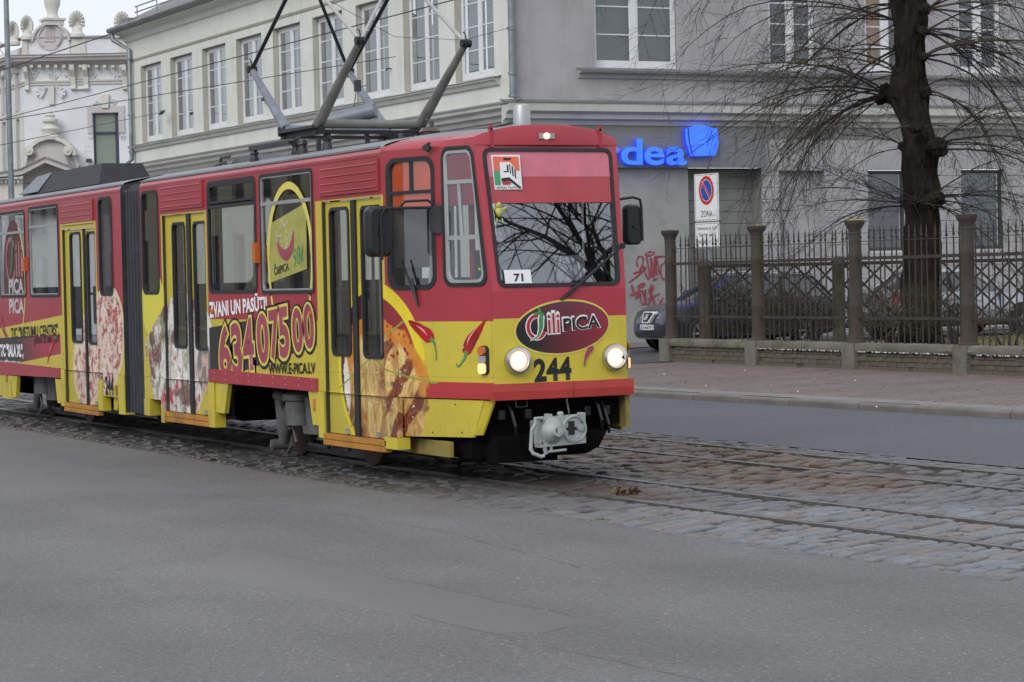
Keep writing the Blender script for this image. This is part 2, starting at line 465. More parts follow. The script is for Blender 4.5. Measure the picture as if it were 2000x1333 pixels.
RAILS = (-0.5, 0.5, 2.36, 3.36)
rnd = random.Random(11)
cam_xy = Vector((19.3, -10.1, 0))
ang = rad(25); du = Vector((-sin(ang), cos(ang), 0)); dv = Vector((cos(ang), sin(ang), 0))
LW, WW = 0.27, 0.145
def clip(poly, a, b, c):           # keep a*x + b*y <= c
    out = []
    for i in range(len(poly)):
        p, q = poly[i], poly[(i + 1) % len(poly)]
        dp, dq = a * p[0] + b * p[1] - c, a * q[0] + b * q[1] - c
        if dp <= 0: out.append(p)
        if dp * dq < 0:
            t_ = dp / (dp - dq); out.append((p[0] + (q[0] - p[0]) * t_, p[1] + (q[1] - p[1]) * t_))
    return out
def area(P): return abs(sum(P[i][0] * P[(i + 1) % len(P)][1] - P[(i + 1) % len(P)][0] * P[i][1] for i in range(len(P)))) / 2
def stone(m, P, z, tx, ty, gap=0.012, bv=0.016, dome=0.006):
    cx = sum(p[0] for p in P) / len(P); cy = sum(p[1] for p in P) / len(P); n = len(P)
    R0 = max(math.hypot(p[0] - cx, p[1] - cy) for p in P)
    def ring(ins, zz):
        out = []
        for p in P:
            d = math.hypot(p[0] - cx, p[1] - cy) or 1e-6; k = max(0.1, 1 - ins * 1.35 / d)
            x, y = cx + (p[0] - cx) * k, cy + (p[1] - cy) * k
            out.append(m.vert((x, y, zz + tx * (x - cx) + ty * (y - cy))))
        return out
    r0, r1, r2, r3 = ring(gap, z - 0.09), ring(gap, z - bv), ring(gap + bv * .45, z - bv * .3), ring(gap + bv * 1.3, z + dome * .5)
    for A, B in ((r0, r1), (r1, r2), (r2, r3)):
        for i in range(n): j = (i + 1) % n; m.face((A[i], A[j], B[j], B[i]))
    m.face(r3)
pieces = []
for j in range(-340, 210):
    u = -14 + rnd.uniform(0, LW)
    while u < 24:
        L = LW * rnd.uniform(0.62, 1.30); w = WW
        c0 = du * u + dv * (j * WW + 2); cpos = c0 + du * (L / 2)
        u += L
        x, y = cpos.x, cpos.y
        if not (-34 < x < 11.5) or not (near_edge(x) - 0.12 < y < far_edge(x) + 0.12): continue
        q = []
        for (a_, b_) in ((-L / 2, -w / 2), (-L / 2, w / 2), (L / 2, w / 2), (L / 2, -w / 2)):
            p = cpos + du * (a_ + rnd.uniform(-.008, .008)) + dv * (b_ + rnd.uniform(-.007, .007)); q.append((p.x, p.y))
        q = q[::-1]
        bx = bend(x); k = 0.009 * max(0, x + 2.5)     # local slope of the tracks
        parts = [q]
        lines = [(near_edge(x) + 0.12, None), ] 
        # keep between the paving edges
        def C(y0): return y0 - k * x
        P_ = clip(clip(q, k, -1, -(C(near_edge(x) + 0.13))), -k, 1, C(far_edge(x) - 0.13))
        parts = [P_] if len(P_) > 2 else []
        for y0 in RAILS:
            nx = []
            for P_ in parts:
                yy = [p[1] - k * p[0] for p in P_]; lo, hi = C(y0 + bx - 0.033), C(y0 + bx + 0.078)
                if max(yy) < lo or min(yy) > hi: nx.append(P_); continue
                for c_ in (clip(P_, -k, 1, lo), clip(P_, k, -1, -hi)):
                    if len(c_) > 2 and area(c_) > .0022: nx.append(c_)
            parts = nx
        for P_ in parts:
            if area(P_) < .0022: continue
            # drop repeated points
            Q = [p for i, p in enumerate(P_) if math.hypot(p[0] - P_[i - 1][0], p[1] - P_[i - 1][1]) > .012]
            if len(Q) < 3: continue
            cx = sum(p[0] for p in Q) / len(Q); cy = sum(p[1] for p in Q) / len(Q)
            pieces.append((math.hypot(cx - 19.3, cy + 10.1), cx, cy, Q))
pieces.sort(key=lambda q: q[0])
def in_frame(q):
    p = Vector((q[1], q[2], 0)) - cam_xy
    return abs(p.dot(Vector((0.446, 0.895, 0))) / p.dot(Vector((-0.895, 0.446, 0)))) < 0.212
bed = bpy.data.objects.new("sett_paving", None); COL.objects.link(bed); bed['kind'] = 'structure'
single = set(id(q) for q in [q for q in pieces if in_frame(q)][:285])
stuff = MB()
for q in pieces:
    d, x, y, P_ = q
    rz_ = ((x + 1.2) / 4.5) ** 2 + ((y - 2.4) / 1.3) ** 2 < 1
    wv = 0.010 * sin(x * 1.7 + y) * sin(y * 2.3)
    z = rnd.uniform(-0.016, 0.006) * (2.2 if rz_ else 1) + wv - .004 + (.008 * (y > .8))
    near_rail = min(abs(y - bend(x) - y0) for y0 in RAILS) < .2
    if near_rail: z = min(z, 0.0) - .003
    tx, ty = rnd.uniform(-.05, .05) * (2 if rz_ else 1), rnd.uniform(-.05, .05)
    if id(q) in single:
        m = MB(); stone(m, [(p[0] - x, p[1] - y) for p in P_], 0, tx, ty); me = bpy.data.meshes.new("sett"); me.from_pydata(m.v, [], m.f); me.materials.append(M_sett[rnd.choice((0, 0, 1, 1, 2))])
        o = link("sett", me, bed); o.location = (x, y, z)
    else: stone(stuff, P_, z, tx, ty)
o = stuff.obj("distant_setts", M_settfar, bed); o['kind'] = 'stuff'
m = MB()
for i in range(190):
    x = -26 + i * 0.205; k = 0.009 * max(0, x + 2.5)
    for ye, s_ in ((near_edge(x) + .065, 1), (far_edge(x) - .065, -1)):
        q = [(x + .003, ye - .06 ), (x + .20, ye - .06 + k * .2), (x + .20 + rnd.uniform(-.01, 0), ye + .062 + k * .2), (x + .003, ye + .062)]
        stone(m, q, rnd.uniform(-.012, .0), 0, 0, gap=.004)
o = m.obj("edging_setts", M_settfar, bed); o['kind'] = 'stuff'

# --- pavement, kerb, side street, park
def gz(x, y):
    return 0.09 + 0.010 * max(0, min(6, y - 8)) + 0.05 * max(0, min(2, y - 14)) / 2 * 2 + (0.02 * max(0, min(5, y - 16)))
t = Tree("pavers")
pn = t.noise(1.6, 5, 0.6)
br = t.nt.nodes.new("ShaderNodeTexBrick"); br.offset = 0.5; br.inputs['Scale'].default_value = 1.0
br.inputs['Brick Width'].default_value = 0.2; br.inputs['Row Height'].default_value = 0.1; br.inputs['Mortar Size'].default_value = 0.006
br.inputs['Color1'].default_value = (0.165, 0.128, 0.112, 1); br.inputs['Color2'].default_value = (0.205, 0.165, 0.145, 1); br.inputs['Mortar'].default_value = (0.085, 0.07, 0.065, 1)
mp = t.nt.nodes.new("ShaderNodeMapping"); mp.inputs['Rotation'].default_value = (0, 0, rad(45)); t.nt.links.new(t.co, mp.inputs[0]); t.nt.links.new(mp.outputs[0], br.inputs['Vector'])
c = V(t.nt, br.outputs['Color'])
zz = (t.x * 4.2 + t.y * 1.0).sin() * 0.5 + 0.5
c = t.mix(c, (0.21, 0.185, 0.175), zz.ramp(0.35, 0.7) * pn.ramp(0.3, 0.6) * 0.35)
c = t.mix(c, (0.105, 0.088, 0.083), t.noise(0.6, 4).ramp(0.5, 0.75) * 0.5)
M_pave = t.finish(c, 0.75, 0, t.noise(50, 4, 0.7), 0.3, 0.006, 0.3)
M_slab = simple("granite_edge", (0.20, 0.185, 0.175), 0.75, var=0.2, scale=4, bump=0.3, dirt=0.4, dcol=(0.1, 0.08, 0.07))
M_kerb = simple("kerb_granite", (0.165, 0.148, 0.138), 0.8, var=0.25, scale=2.5, bump=0.4, bscale=50, dirt=0.5, dcol=(0.085, 0.07, 0.06))
def sheet(name, mat, x0, x1, y0, y1, dz, nx=2, ny=14, y0f=None):
    m = MB(); g_ = {}
    for i in range(nx + 1):
        for j in range(ny + 1):
            x = x0 + (x1 - x0) * i / nx; ya = y0f(x) if y0f else y0
            y = ya + (y1 - ya) * j / ny
            g_[i, j] = m.vert((x, y, gz(x, y) + dz))
    for i in range(nx):
        for j in range(ny): m.face([g_[i, j], g_[i + 1, j], g_[i + 1, j + 1], g_[i, j + 1]])
    o = m.obj(name, mat); o['kind'] = 'structure'; return o
pv = sheet("pavement", M_pave, -21.9, 40, 8, 14.3, 0.0, 40, 8, y0f=lambda x: kerb_y(x) + 0.16)
sheet("far_pavement", simple("slab_pavement", (0.16, 0.15, 0.145), 0.8, var=0.2, scale=2), -29.45, -27.2, 8, 60, 0.02)
sheet("far_corner_pavement", MATS["slab_pavement"], -110, -29.45, 8, 14.38, 0.02)
sheet("side_street", M_asph3, -27.2, -21.4, 8, 60, 0.0, 2, 24)
# light granite slabs behind the kerb and the kerb stones
M_kslab = MB()
ks = []
m = MB(); m.box(-0.745, 0.745, -0.0, 0.15, -0.12, 0.0)
x = -22.0; i = 0
while x < 20:
    L = rnd.choice([1.2, 1.5, 1.8]) * rnd.uniform(0.95, 1.05)
    y = kerb_y(x + L / 2); a = math.atan2(kerb_y(x + L) - kerb_y(x), L)
    k = MB()
    hz = rnd.uniform(-0.008, 0.008)
    prof = [(0.0, -0.12), (0.0, 0.060), (0.012, 0.080), (0.035, 0.092), (0.155, 0.096), (0.155, -0.12)]
    k.rings([[( -L / 2 + 0.006, p[0], p[1]) for p in prof], [(L / 2 - 0.006, p[0] + rnd.uniform(-.006, .006), p[1]) for p in prof]])
    o = k.obj("kerb_stone", M_kerb, pv); o.location = (x + L / 2, y, hz); o.rotation_euler = (0, 0, a)
    x += L
sl = strip("granite_slab_strip", M_slab, -21.9, 30, lambda x: kerb_y(x) + 0.155, lambda x: kerb_y(x) + 0.62, lambda x: 0.098, lambda x: 0.103, step=1)
sl.parent = pv; del sl['kind']
# park lawn
t = Tree("dry_lawn")
c = t.mix((0.20, 0.16, 0.085), (0.15, 0.15, 0.065), t.noise(0.8, 5, 0.6).ramp(0.35, 0.65))
c = t.mix(c, (0.42, 0.42, 0.43), t.noise(1.1, 6, 0.75, off=(4, 2, 0)).ramp(0.64, 0.72) * 0.35)
c = t.scalec(c, t.noise(60, 3, 0.8) * 0.8 + 0.6)
M_lawn = t.finish(c, 0.95, 0, t.noise(40, 5, 0.8), 0.8, 0.03, 0.1)
def gl(x, y): return 0.34 + 0.012 * min(12, y - 14.3)
m = MB()
g_ = {}
for i in range(31):
    for j in range(31):
        x = -21.35 + 50 * i / 30; y = 14.12 + 40 * j / 30
        g_[i, j] = m.vert((x, y, gl(x, y) + 0.05 * sin(x * 1.3) * sin(y)))
for i in range(30):
    for j in range(30): m.face([g_[i, j], g_[i + 1, j], g_[i + 1, j + 1], g_[i, j + 1]])
m.obj("park_lawn", M_lawn)['kind'] = 'structure'
# dry grass blades
gb = MB(); rg = random.Random(5)
for i in range(9000):
    x = rg.uniform(-21.3, -8); y = 14.15 + rg.random() ** 1.6 * 9; h = rg.uniform(0.02, 0.06); a = rg.uniform(0, pi)
    z = gl(x, y); dx, dy = cos(a) * 0.012, sin(a) * 0.012
    gb.poly([(x - dx, y - dy, z), (x + dx, y + dy, z), (x + rg.uniform(-.03, .03), y + rg.uniform(-.03, .03), z + h)])
gb.obj("dry_grass", simple("grass_blade", (0.24, 0.19, 0.09), 0.9, var=0.3, scale=2))['kind'] = 'stuff'
# a clump of wet leaves on the setts
m = MB()
for i in range(16):
    a = rg.uniform(0, 6.28); r_ = rg.uniform(0, 0.09); c_ = Vector((1.35 + r_ * cos(a), -0.12 + r_ * sin(a) * 1.2, rg.uniform(0.005, 0.035)))
    d1 = Vector((rg.uniform(-1, 1), rg.uniform(-1, 1), rg.uniform(-.6, .6))).normalized() * 0.05; d2 = d1.orthogonal().normalized() * 0.03
    m.poly([c_ - d1, c_ - d2, c_ + d1, c_ + d2])
tag(m.obj("leaf_litter", simple("dead_leaves", (0.11, 0.065, 0.03), 0.7, var=0.4, scale=30)), "small clump of brown dead leaves lying on the setts just ahead of the tram", "leaves")
# ================================================================== TRAM PAINT
RED = (0.385, 0.028, 0.045); RED2 = (0.32, 0.022, 0.034); YEL = (0.62, 0.50, 0.045); ORA = (0.46, 0.20, 0.03)
MAROON = (0.075, 0.012, 0.018); BLACK = (0.012, 0.011, 0.012)
def seams(t, c, xs):
    for x in xs: c = t.mix(c, (0.05, 0.03, 0.03), (0.0035 - (t.x - x).sq().sqrt()).st(0.004) * 0.55)
    c = t.mix(c, (0.05, 0.04, 0.03), (0.003 - (t.z - 0.955).sq().sqrt()).st(0.004) * (1.25 - t.z).st() * 0.3)
    return c
def grime(t, c, amt=0.25):
    dr = t.noise(3.5, 6, 0.75, stretch=(3.5, 3.5, 0.14), off=(0, 0, 3))
    c = t.mix(c, (0.10, 0.075, 0.06), dr.ramp(0.55, 0.75) * amt * 0.9)
    hf = t.noise(120, 2, 0.6); c = t.scalec(c, hf * 0.14 + 0.93)
    n = t.noise(2.2, 6, 0.65, stretch=(1, 1, 0.35)); n2 = t.noise(24, 4, 0.7)
    c = t.mix(c, (0.11, 0.085, 0.06), n.ramp(0.45, 0.85) * n2.ramp(0.3, 0.7) * amt)
    c = t.mix(c, (0.09, 0.075, 0.06), (0.75 - t.z).ramp(-0.15, 0.5) * n2.ramp(0.25, 0.75) * amt * 1.3)
    return t.mix(c, (0.30, 0.17, 0.16), (t.z - 2.85).ramp(0.0, 0.25) * n2.ramp(0.2, 0.8) * 0.28)
def bodyfin(t, c): 
    n = t.noise(14, 3, 0.6)
    return t.finish(c, n * 0.12 + 0.30, 0, t.noise(1.5, 2), 0.05, 0.02, 0.5, 0.25)

def lasagne(t, c):
    """big printed plate of layered pasta in an oval, over door and nose"""
    X, Z = t.x, t.z
    c = t.mix(c, (0.78, 0.62, 0.02), t.ell(-1.76, 1.02, 0.88, 0.85))
    inner = t.ell(-1.78, 1.00, 0.79, 0.75)
    g = t.mix(MAROON, (0.36, 0.02, 0.02), (X + 1.9).ramp(0, 0.9))
    c = t.mix(c, g, inner)
    wob = (t.noise(3.2, 5, 0.65) - 0.5) * 0.28
    food = t.ell(-1.68, 0.86, 0.84, 0.66, -12, wob=wob, soft=0.02)
    f = t.mix((0.60, 0.15, 0.01), (0.68, 0.30, 0.03), t.noise(5, 4).ramp(0.3, 0.7))          # orange melted edge
    fn = t.noise(4.5, 6, 0.72, stretch=(1.3, 1, 0.6), dist=1.2)
    cheese = t.mix((0.38, 0.15, 0.03), (0.80, 0.58, 0.20), fn.ramp(0.36, 0.60))
    body = t.ell(-1.60, 0.80, 0.74, 0.54, -20, wob=wob, soft=0.05)
    f = t.mix(f, cheese, body)
    s1 = ((X * 0.78 - Z * 0.62) * 21 + t.noise(3, 4) * 4).sin()
    meat = s1.ramp(0.05, 0.45) * (X + 1.62).ramp(-0.1, 0.25)
    f = t.mix(f, t.mix((0.11, 0.020, 0.008), (0.30, 0.075, 0.025), t.noise(22, 4).ramp(0.35, 0.65)), meat * body)
    s2 = (t.noise(5, 5, 0.75, stretch=(2.2, 1, 0.5), off=(7, 0, 3))).ramp(0.53, 0.64)
    f = t.mix(f, (0.20, 0.06, 0.025), s2 * 0.6 * (0.85 - Z).ramp(-0.2, 0.3))
    f = t.mix(f, (0.09, 0.025, 0.015), t.noise(2.6, 5, 0.65, off=(3, 0, 5)).ramp(0.50, 0.62) * (0.95 - Z).ramp(-0.15, 0.35) * 0.85)
    spk = (0.30 - t.voro(15)).st(0.08) * t.ell(-1.55, 1.30, 0.62, 0.17, -14, soft=0.06)
    f = t.mix(f, (0.30, 0.02, 0.015), spk)
    hl = t.noise(20, 3, 0.6).ramp(0.62, 0.70) * t.noise(4, 2).ramp(0.5, 0.6)
    f = t.mix(f, (0.95, 0.90, 0.72), hl * 0.8)
    # white plate rim on the left
    f = t.mix(f, (0.80, 0.76, 0.66), t.ell(-2.47, 0.86, 0.11, 0.30, 8, soft=0.03))
    c = t.mix(c, f, food)
    # chive stalks
    for a, b, sl, x0, x1 in ((1.35, 0, 0.42, -1.85, -1.1), (1.55, 0, 0.55, -2.5, -1.65)):
        pass
    for ax, az, bx, bz in ((-2.62, 0.78, -1.16, 1.46), (-1.9, 1.12, -0.72, 0.9), (-2.35, 0.42, -1.85, 1.12)):
        L = math.hypot(bx - ax, bz - az); nx, nz = -(bz - az) / L, (bx - ax) / L; tx, tz = (bx - ax) / L, (bz - az) / L
        al = (X * tx + Z * tz) - (ax * tx + az * tz)
        d = X * nx + Z * nz - (ax * nx + az * nz) + (al * (2.6 / L)).sin() * 0.05 - 0.025
        c = t.mix(c, (0.28, 0.33, 0.05), (0.009 - d.sq().sqrt()).st(0.008) * al.st(0.02) * (L - al).st(0.02))
    return c

def salad(t, c):
    """printed plate of chicken salad around the middle doors"""
    X, Z = t.x, t.z
    c = t.mix(c, (0.74, 0.66, 0.06), t.ell(-8.22, 1.62, 0.42, 0.42, 0, wob=(t.noise(3) - 0.5) * 0.1))
    wob = (t.noise(2.3, 5, 0.65, off=(1, 1, 5)) - 0.5) * 0.5
    food = t.ell(-7.35, 1.02, 1.12, 0.66, 6, wob=wob, soft=0.015)
    n = t.noise(4.2, 6, 0.72, stretch=(1.6, 1, 0.8), dist=1.4)
    f = t.mix((0.36, 0.27, 0.22), (0.86, 0.84, 0.80), n.ramp(0.38, 0.54))
    f = t.mix(f, (0.13, 0.03, 0.03), t.noise(2.2, 4, 0.6, off=(9, 0, 2)).ramp(0.54, 0.60) * 0.95)
    f = t.mix(f, (0.17, 0.22, 0.06), t.noise(2.6, 4, 0.6, off=(2, 0, 8)).ramp(0.57, 0.62) * 0.85)
    f = t.mix(f, (0.55, 0.07, 0.09), t.noise(2.9, 3, 0.6, off=(5, 0, 1)).ramp(0.58, 0.62) * 0.95)
    f = t.mix(f, (0.62, 0.50, 0.38), t.noise(8, 5, 0.8, stretch=(2, 1, .6), off=(5, 4, 1)).ramp(0.52, 0.62) * 0.6)
    f = t.mix(f, (0.10, 0.03, 0.03), t.ell(-8.45, 0.95, 0.26, 0.42, 0, wob=wob, soft=0.1) * t.noise(6, 4).ramp(0.4, 0.55) * 0.9)
    c = t.mix(c, f, food)
    # white glass bowl
    bowl = t.ell(-6.50, 1.18, 0.34, 0.42, 0, soft=0.012)
    c = t.mix(c, (0.82, 0.82, 0.80), bowl)
    c = t.mix(c, t.mix((0.12, 0.10, 0.09), (0.6, 0.38, 0.26), t.noise(7, 4).ramp(0.45, 0.6)), t.ell(-6.50, 0.92, 0.30, 0.30, soft=0.02) * 0.85)
    return c

def pizza(t, c):
    """printed pizzas around the third doors"""
    wob = (t.noise(5, 4) - 0.5) * 0.05
    for cx, cz, rx, rz in ((-10.15, 1.18, 0.82, 0.66), (-11.10, 0.92, 0.78, 0.60)):
        m = t.ell(cx, cz, rx, rz, 25, wob=wob)
        f = t.mix((0.48, 0.10, 0.08), (0.82, 0.68, 0.56), t.noise(6, 5, 0.7, dist=1.2).ramp(0.43, 0.52))
        f = t.mix(f, (0.27, 0.02, 0.03), t.noise(6.5, 4, 0.7, off=(3, 0, 0)).ramp(0.56, 0.62) * 0.9)
        f = t.mix(f, (0.14, 0.17, 0.06), t.noise(7, 4, 0.7, off=(0, 0, 6)).ramp(0.60, 0.65) * (0.7 if cx < -11 else 0.15))
        f = t.mix(f, (0.90, 0.86, 0.78), t.noise(16, 3).ramp(0.66, 0.72) * 0.8)
        f = t.mix(f, (0.76, 0.62, 0.42), (1.0 - t.ell(cx, cz, rx - 0.07, rz - 0.07, 25, wob=wob, soft=0.02)))
        c = t.mix(c, f, m)
    return c

# front half, door side
t = Tree("livery_front_half")
z1 = t.z + (t.noise(0.8, 1) - 0.5) * 0.01
c = t.mix(RED, RED2, t.noise(0.9, 3).ramp(0.35, 0.7))
yel = (1.455 - t.z).st(0.006)
doors = t.rect(-7.86, -6.27, 0, 2.655).mx(t.rect(-3.06, -1.40, 0, 2.63))
Y_ = t.mix(YEL, tuple(v * 0.9 for v in YEL), t.noise(1.7, 4).ramp(0.35, 0.7))
c = t.mix(c, Y_, yel.mx(doors))
c = salad(t, c)
band = t.poly([(-6.27, 0.79), (-6.27, 0.79), (-5.95, 0.80), (-3.10, 1.21), (-3.10, 1.58), (-6.27, 1.36)][1:])
bc = t.mix((0.016, 0.010, 0.014), (0.22, 0.03, 0.07), (t.x + 5.2).ramp(0, 1.9))
c = t.mix(c, bc, band * t.rect(-6.27, -3.09, 0.7, 2))
c = t.mix(c, RED, t.poly([(-6.3, 0.74), (-5.55, 0.74), (-5.8, 0.84), (-6.3, 0.80)]))
c = t.mix(c, (0.43, 0.03, 0.035), t.rect(-1.32, 0.1, 0.76, 0.91))
c = lasagne(t, c)
c = seams(t, c, (-8.60, -6.29, -4.655, -3.09, -1.43, -0.02))
MATS['livA'] = bodyfin(t, grime(t, c))
# rear half, door side
t = Tree("livery_rear_half")
c = t.mix(RED, RED2, t.noise(0.9, 3).ramp(0.35, 0.7))
yel = (1.455 - t.z).st(0.006)
doors = t.rect(-12.20, -10.47, 0, 2.67)
edge = (1.47 - t.z + (t.x + 12.3) * 0.06).st()
c = t.mix(c, YEL, (edge * (t.x * -1 - 12.2).st()).mx((1.42 - t.z).st() * (t.x + 12.2).st()).mx(doors))
c = t.mix(c, RED, t.rect(-10.5, -9.3, 0.66, 3) * (t.z - 1.80).st() )
c = pizza(t, c)
c = t.mix(c, t.mix((0.02, 0.012, 0.015), (0.40, 0.02, 0.04), (t.x + 14.6).ramp(0, 1.4)), t.poly([(-17.5, 0.58), (-12.32, 0.96), (-12.32, 1.22), (-17.5, 1.08)]))
c = seams(t, c, (-15.64, -13.95, -12.22, -10.45))
MATS['livB'] = bodyfin(t, grime(t, c, 0.3))
# far side and front
t = Tree("livery_far_side")
c = t.mix(RED, YEL, (1.455 - t.z).st()); MATS['livF'] = bodyfin(t, grime(t, c))
t = Tree("livery_nose")
c = t.mix(t.mix((0.41, 0.03, 0.05), (0.46, 0.042, 0.07), t.noise(1.2, 3).ramp(0.3, 0.7)), YEL, (1.475 - t.z).st())
MATS['livN'] = bodyfin(t, grime(t, c, 0.12))
M_red = simple("red_paint", RED, 0.33, var=0.08, scale=2, coat=0.25, dirt=0.18)
M_bumper = simple("bumper_red", (0.45, 0.045, 0.035), 0.4, var=0.1, scale=3, dirt=0.3)
M_yel = simple("yellow_paint", YEL, 0.36, var=0.1, scale=3, coat=0.2, dirt=0.35)
M_yeld = simple("dirty_yellow_paint", (0.28, 0.22, 0.05), 0.6, var=0.3, scale=3, dirt=0.9)
M_ora = simple("orange_step_paint", ORA, 0.6, var=0.18, scale=5, dirt=0.8)
M_rub = simple("black_rubber", (0.018, 0.018, 0.020), 0.55, var=0.2)
M_blk = simple("black_plastic", (0.014, 0.014, 0.016), 0.4, var=0.2)
M_und = simple("underframe_black", (0.006, 0.0055, 0.005), 0.97, spec=0.08, var=0.4, scale=4)
M_bog = simple("bogie_grey", (0.105, 0.105, 0.105), 0.6, 0.2, var=0.3, scale=6, dirt=0.9, dcol=(0.03, 0.025, 0.02))
M_whl = simple("rusty_wheel", (0.07, 0.04, 0.028), 0.7, 0.4, var=0.4, scale=10)
M_roof = simple("roof_grey", (0.22, 0.23, 0.24), 0.6, var=0.2, scale=2, dirt=0.6, dcol=(0.10, 0.08, 0.075))
M_gut = simple("gutter_bluegrey", (0.20, 0.22, 0.25), 0.5, 0.2, var=0.2)
M_alu = simple("aluminium", (0.42, 0.43, 0.43), 0.4, 0.5, var=0.12)
M_chr = simple("chrome_ring", (0.55, 0.56, 0.57), 0.18, 0.95, var=0.05)
M_coup = simple("coupler_grey", (0.36, 0.39, 0.38), 0.5, 0.1, var=0.15, scale=8, dirt=0.3, dcol=(0.1, 0.08, 0.06))
M_dgrey = simple("dark_grey_metal", (0.05, 0.052, 0.056), 0.5, 0.3, var=0.3, scale=5)
M_panto = simple("pantograph_bare", (0.20, 0.195, 0.18), 0.5, 0.3, var=0.35, scale=3, dirt=0.4, dcol=(0.13, 0.10, 0.06))
M_pantb = simple("pantograph_black", (0.02, 0.02, 0.022), 0.45, 0.3, var=0.3)
M_pantw = simple("pantograph_pale", (0.42, 0.41, 0.38), 0.5, 0.2, var=0.15)
M_ins = simple("insulator_brown", (0.11, 0.065, 0.05), 0.25, var=0.2)
M_bel = simple("bellows_grey", (0.032, 0.036, 0.042), 0.75, var=0.35, scale=5, bump=0.2)
M_white = simple("white_print", (0.8, 0.8, 0.8), 0.5, var=0.04)
M_black = simple("black_print", (0.012, 0.012, 0.012), 0.4)
M_redp = simple("red_print", (0.42, 0.025, 0.035), 0.4)
M_pink = simple("faded_red_print", (0.34, 0.055, 0.09), 0.4, var=0.25, scale=2)
M_yelp = simple("yellow_print", (0.70, 0.60, 0.12), 0.4)
M_green = simple("green_print", (0.07, 0.26, 0.09), 0.4)
M_glass = glassmat("tram_glass", (0.80, 0.84, 0.83), 0.95)
M_gwind = glassmat("windscreen_glass", (0.78, 0.82, 0.84), 3.2)
M_gred = glassmat("red_film_glass", (0.9, 0.25, 0.3), 1.1)
M_int = simple("interior_grey", (0.16, 0.155, 0.15), 0.7)
M_intl = simple("interior_cream", (0.36, 0.34, 0.30), 0.6)
M_seat = simple("seat_fabric", (0.05, 0.07, 0.10), 0.8, var=0.3, scale=20)
M_orp = simple("orange_curtain", (0.95, 0.15, 0.015), 0.6, var=0.1, scale=3)
M_pole = simple("pale_handrail", (0.42, 0.42, 0.43), 0.35, 0.2)
# ================================================================== TRAM
tram = thing("articulated_tram", "red and yellow articulated tram with pizza advertising and number 244 standing on the cobbled track", "tram")
JR = Matrix.Rotation(rad(-1.0), 4, 'Z')
JM = Matrix.Translation((-9.0, 0, 0)) @ JR @ Matrix.Translation((9.0, 0, 0))
def tp(m, name, mat, parent=None, rear=False, smooth=None, **p):
    o = m.obj(name, mat, parent or tram, **p)
    if smooth: smooth_by_angle(o, smooth)
    if rear and parent is None: o.matrix_local = JM
    return o
def side(u, v, w): return (u, -1.1 + w, v)
def fside(u, v, w): return (u, 1.1 - w, v)
K = 0.43 / 1.42
def taper(u, v, w):      # nose flank, door side, u = x
    return (u, -1.1 + (u + 1.42) * K + w * 0.957, v)
def ftaper(u, v, w): return (u, 1.1 - (u + 1.42) * K - w * 0.957, v)
def lean(v): return max(0.0, v - 1.72) * -0.155
def hwid(v): return 0.67 + max(0.0, v - 1.72) * 0.035
def nose(u, v, w):       # u = y in units of half width -1..1
    y = u * hwid(v); bulge = 0.035 * (1 - u * u)
    return (lean(v) + bulge - w, y, v)
def nosey(y, v, w): return nose(y / hwid(v), v, w)
# flank leans to meet the nose at the top
def taperL(u, v, w):
    k = (u + 1.42) / 1.42
    kk = max(0.0, (u + 0.60) / 0.60)
    x = u + kk * lean(v); y = -1.1 + k * 0.43 - kk * (hwid(v) - 0.67)
    return (x + w * 0.29, y + w * 0.957, v)
def ftaperL(u, v, w):
    x, y, z = taperL(u, v, w); return (x, -y, z)

def seal(name, h, mp, parent=None, rear=False, wd=0.028, out=0.008, mat=None, back=0.02):
    lo = rr(h[0] - 0.006, h[1] + 0.006, h[2] - 0.006, h[3] + 0.006, (h[4] if len(h) > 4 else 0.05) + 0.006)
    li = rr(h[0] + wd, h[1] - wd, h[2] + wd, h[3] - wd, max(0.02, (h[4] if len(h) > 4 else 0.05) - wd * 0.6))
    m = MB(); m.ring(lo, li, mp, -out, back)
    return tp(m, name, mat or M_rub, parent, rear)
def pane(h, mp, parent, mat=None, w=0.012, name="pane", inset=0.02):
    m = MB(); L = rr(h[0] + inset, h[1] - inset, h[2] + inset, h[3] - inset, 0.05)
    m.poly([mp(u, v, w) for u, v in L])
    return tp(m, name, mat or M_glass, parent)

# window openings  (x0, x1, z0, z1, corner radius)
WA = (-8.57, -7.95, 1.74, 2.95, 0.10); WC = (-6.22, -4.72, 1.74, 2.96, 0.09); WD = (-4.59, -3.12, 1.73, 2.96, 0.06)
D1 = (-2.90, -1.44, 0.36, 2.62, 0.0); D2 = (-7.82, -6.33, 0.38, 2.645, 0.0)
R2 = (-10.37, -9.77, 1.73, 2.95, 0.10); R1 = (-13.84, -12.30, 1.72, 2.95, 0.07); R0 = (-15.55, -14.06, 1.72, 2.93, 0.07)
D3 = (-12.12, -10.55, 0.33, 2.60, 0.0)

def bodyside(name, x0, x1, holes, mat, rear):
    m = MB(); m.panel(x0, x1, 0.76, 3.02, holes, side, reveal=0.04)
    # cove under the roof edge
    L = [(0.0, 3.02), (0.012, 3.045), (0.03, 3.07)]
    for (a, za), (b, zb) in zip(L, L[1:]): m.poly([side(x0, za, a), side(x1, za, a), side(x1, zb, b), side(x0, zb, b)])
    return tp(m, name, mat, None, rear)
def cut(h, z): return (h[0], h[1], z, h[3], 0)
sA = bodyside("side_panel", -8.62, -1.42, [WA, WC, WD, cut(D1, 0.76), cut(D2, 0.76)], MATS['livA'], False)
sB = bodyside("side_panel", -18.0, -9.38, [R2, R1, R0, cut(D3, 0.76)], MATS['livB'], True)
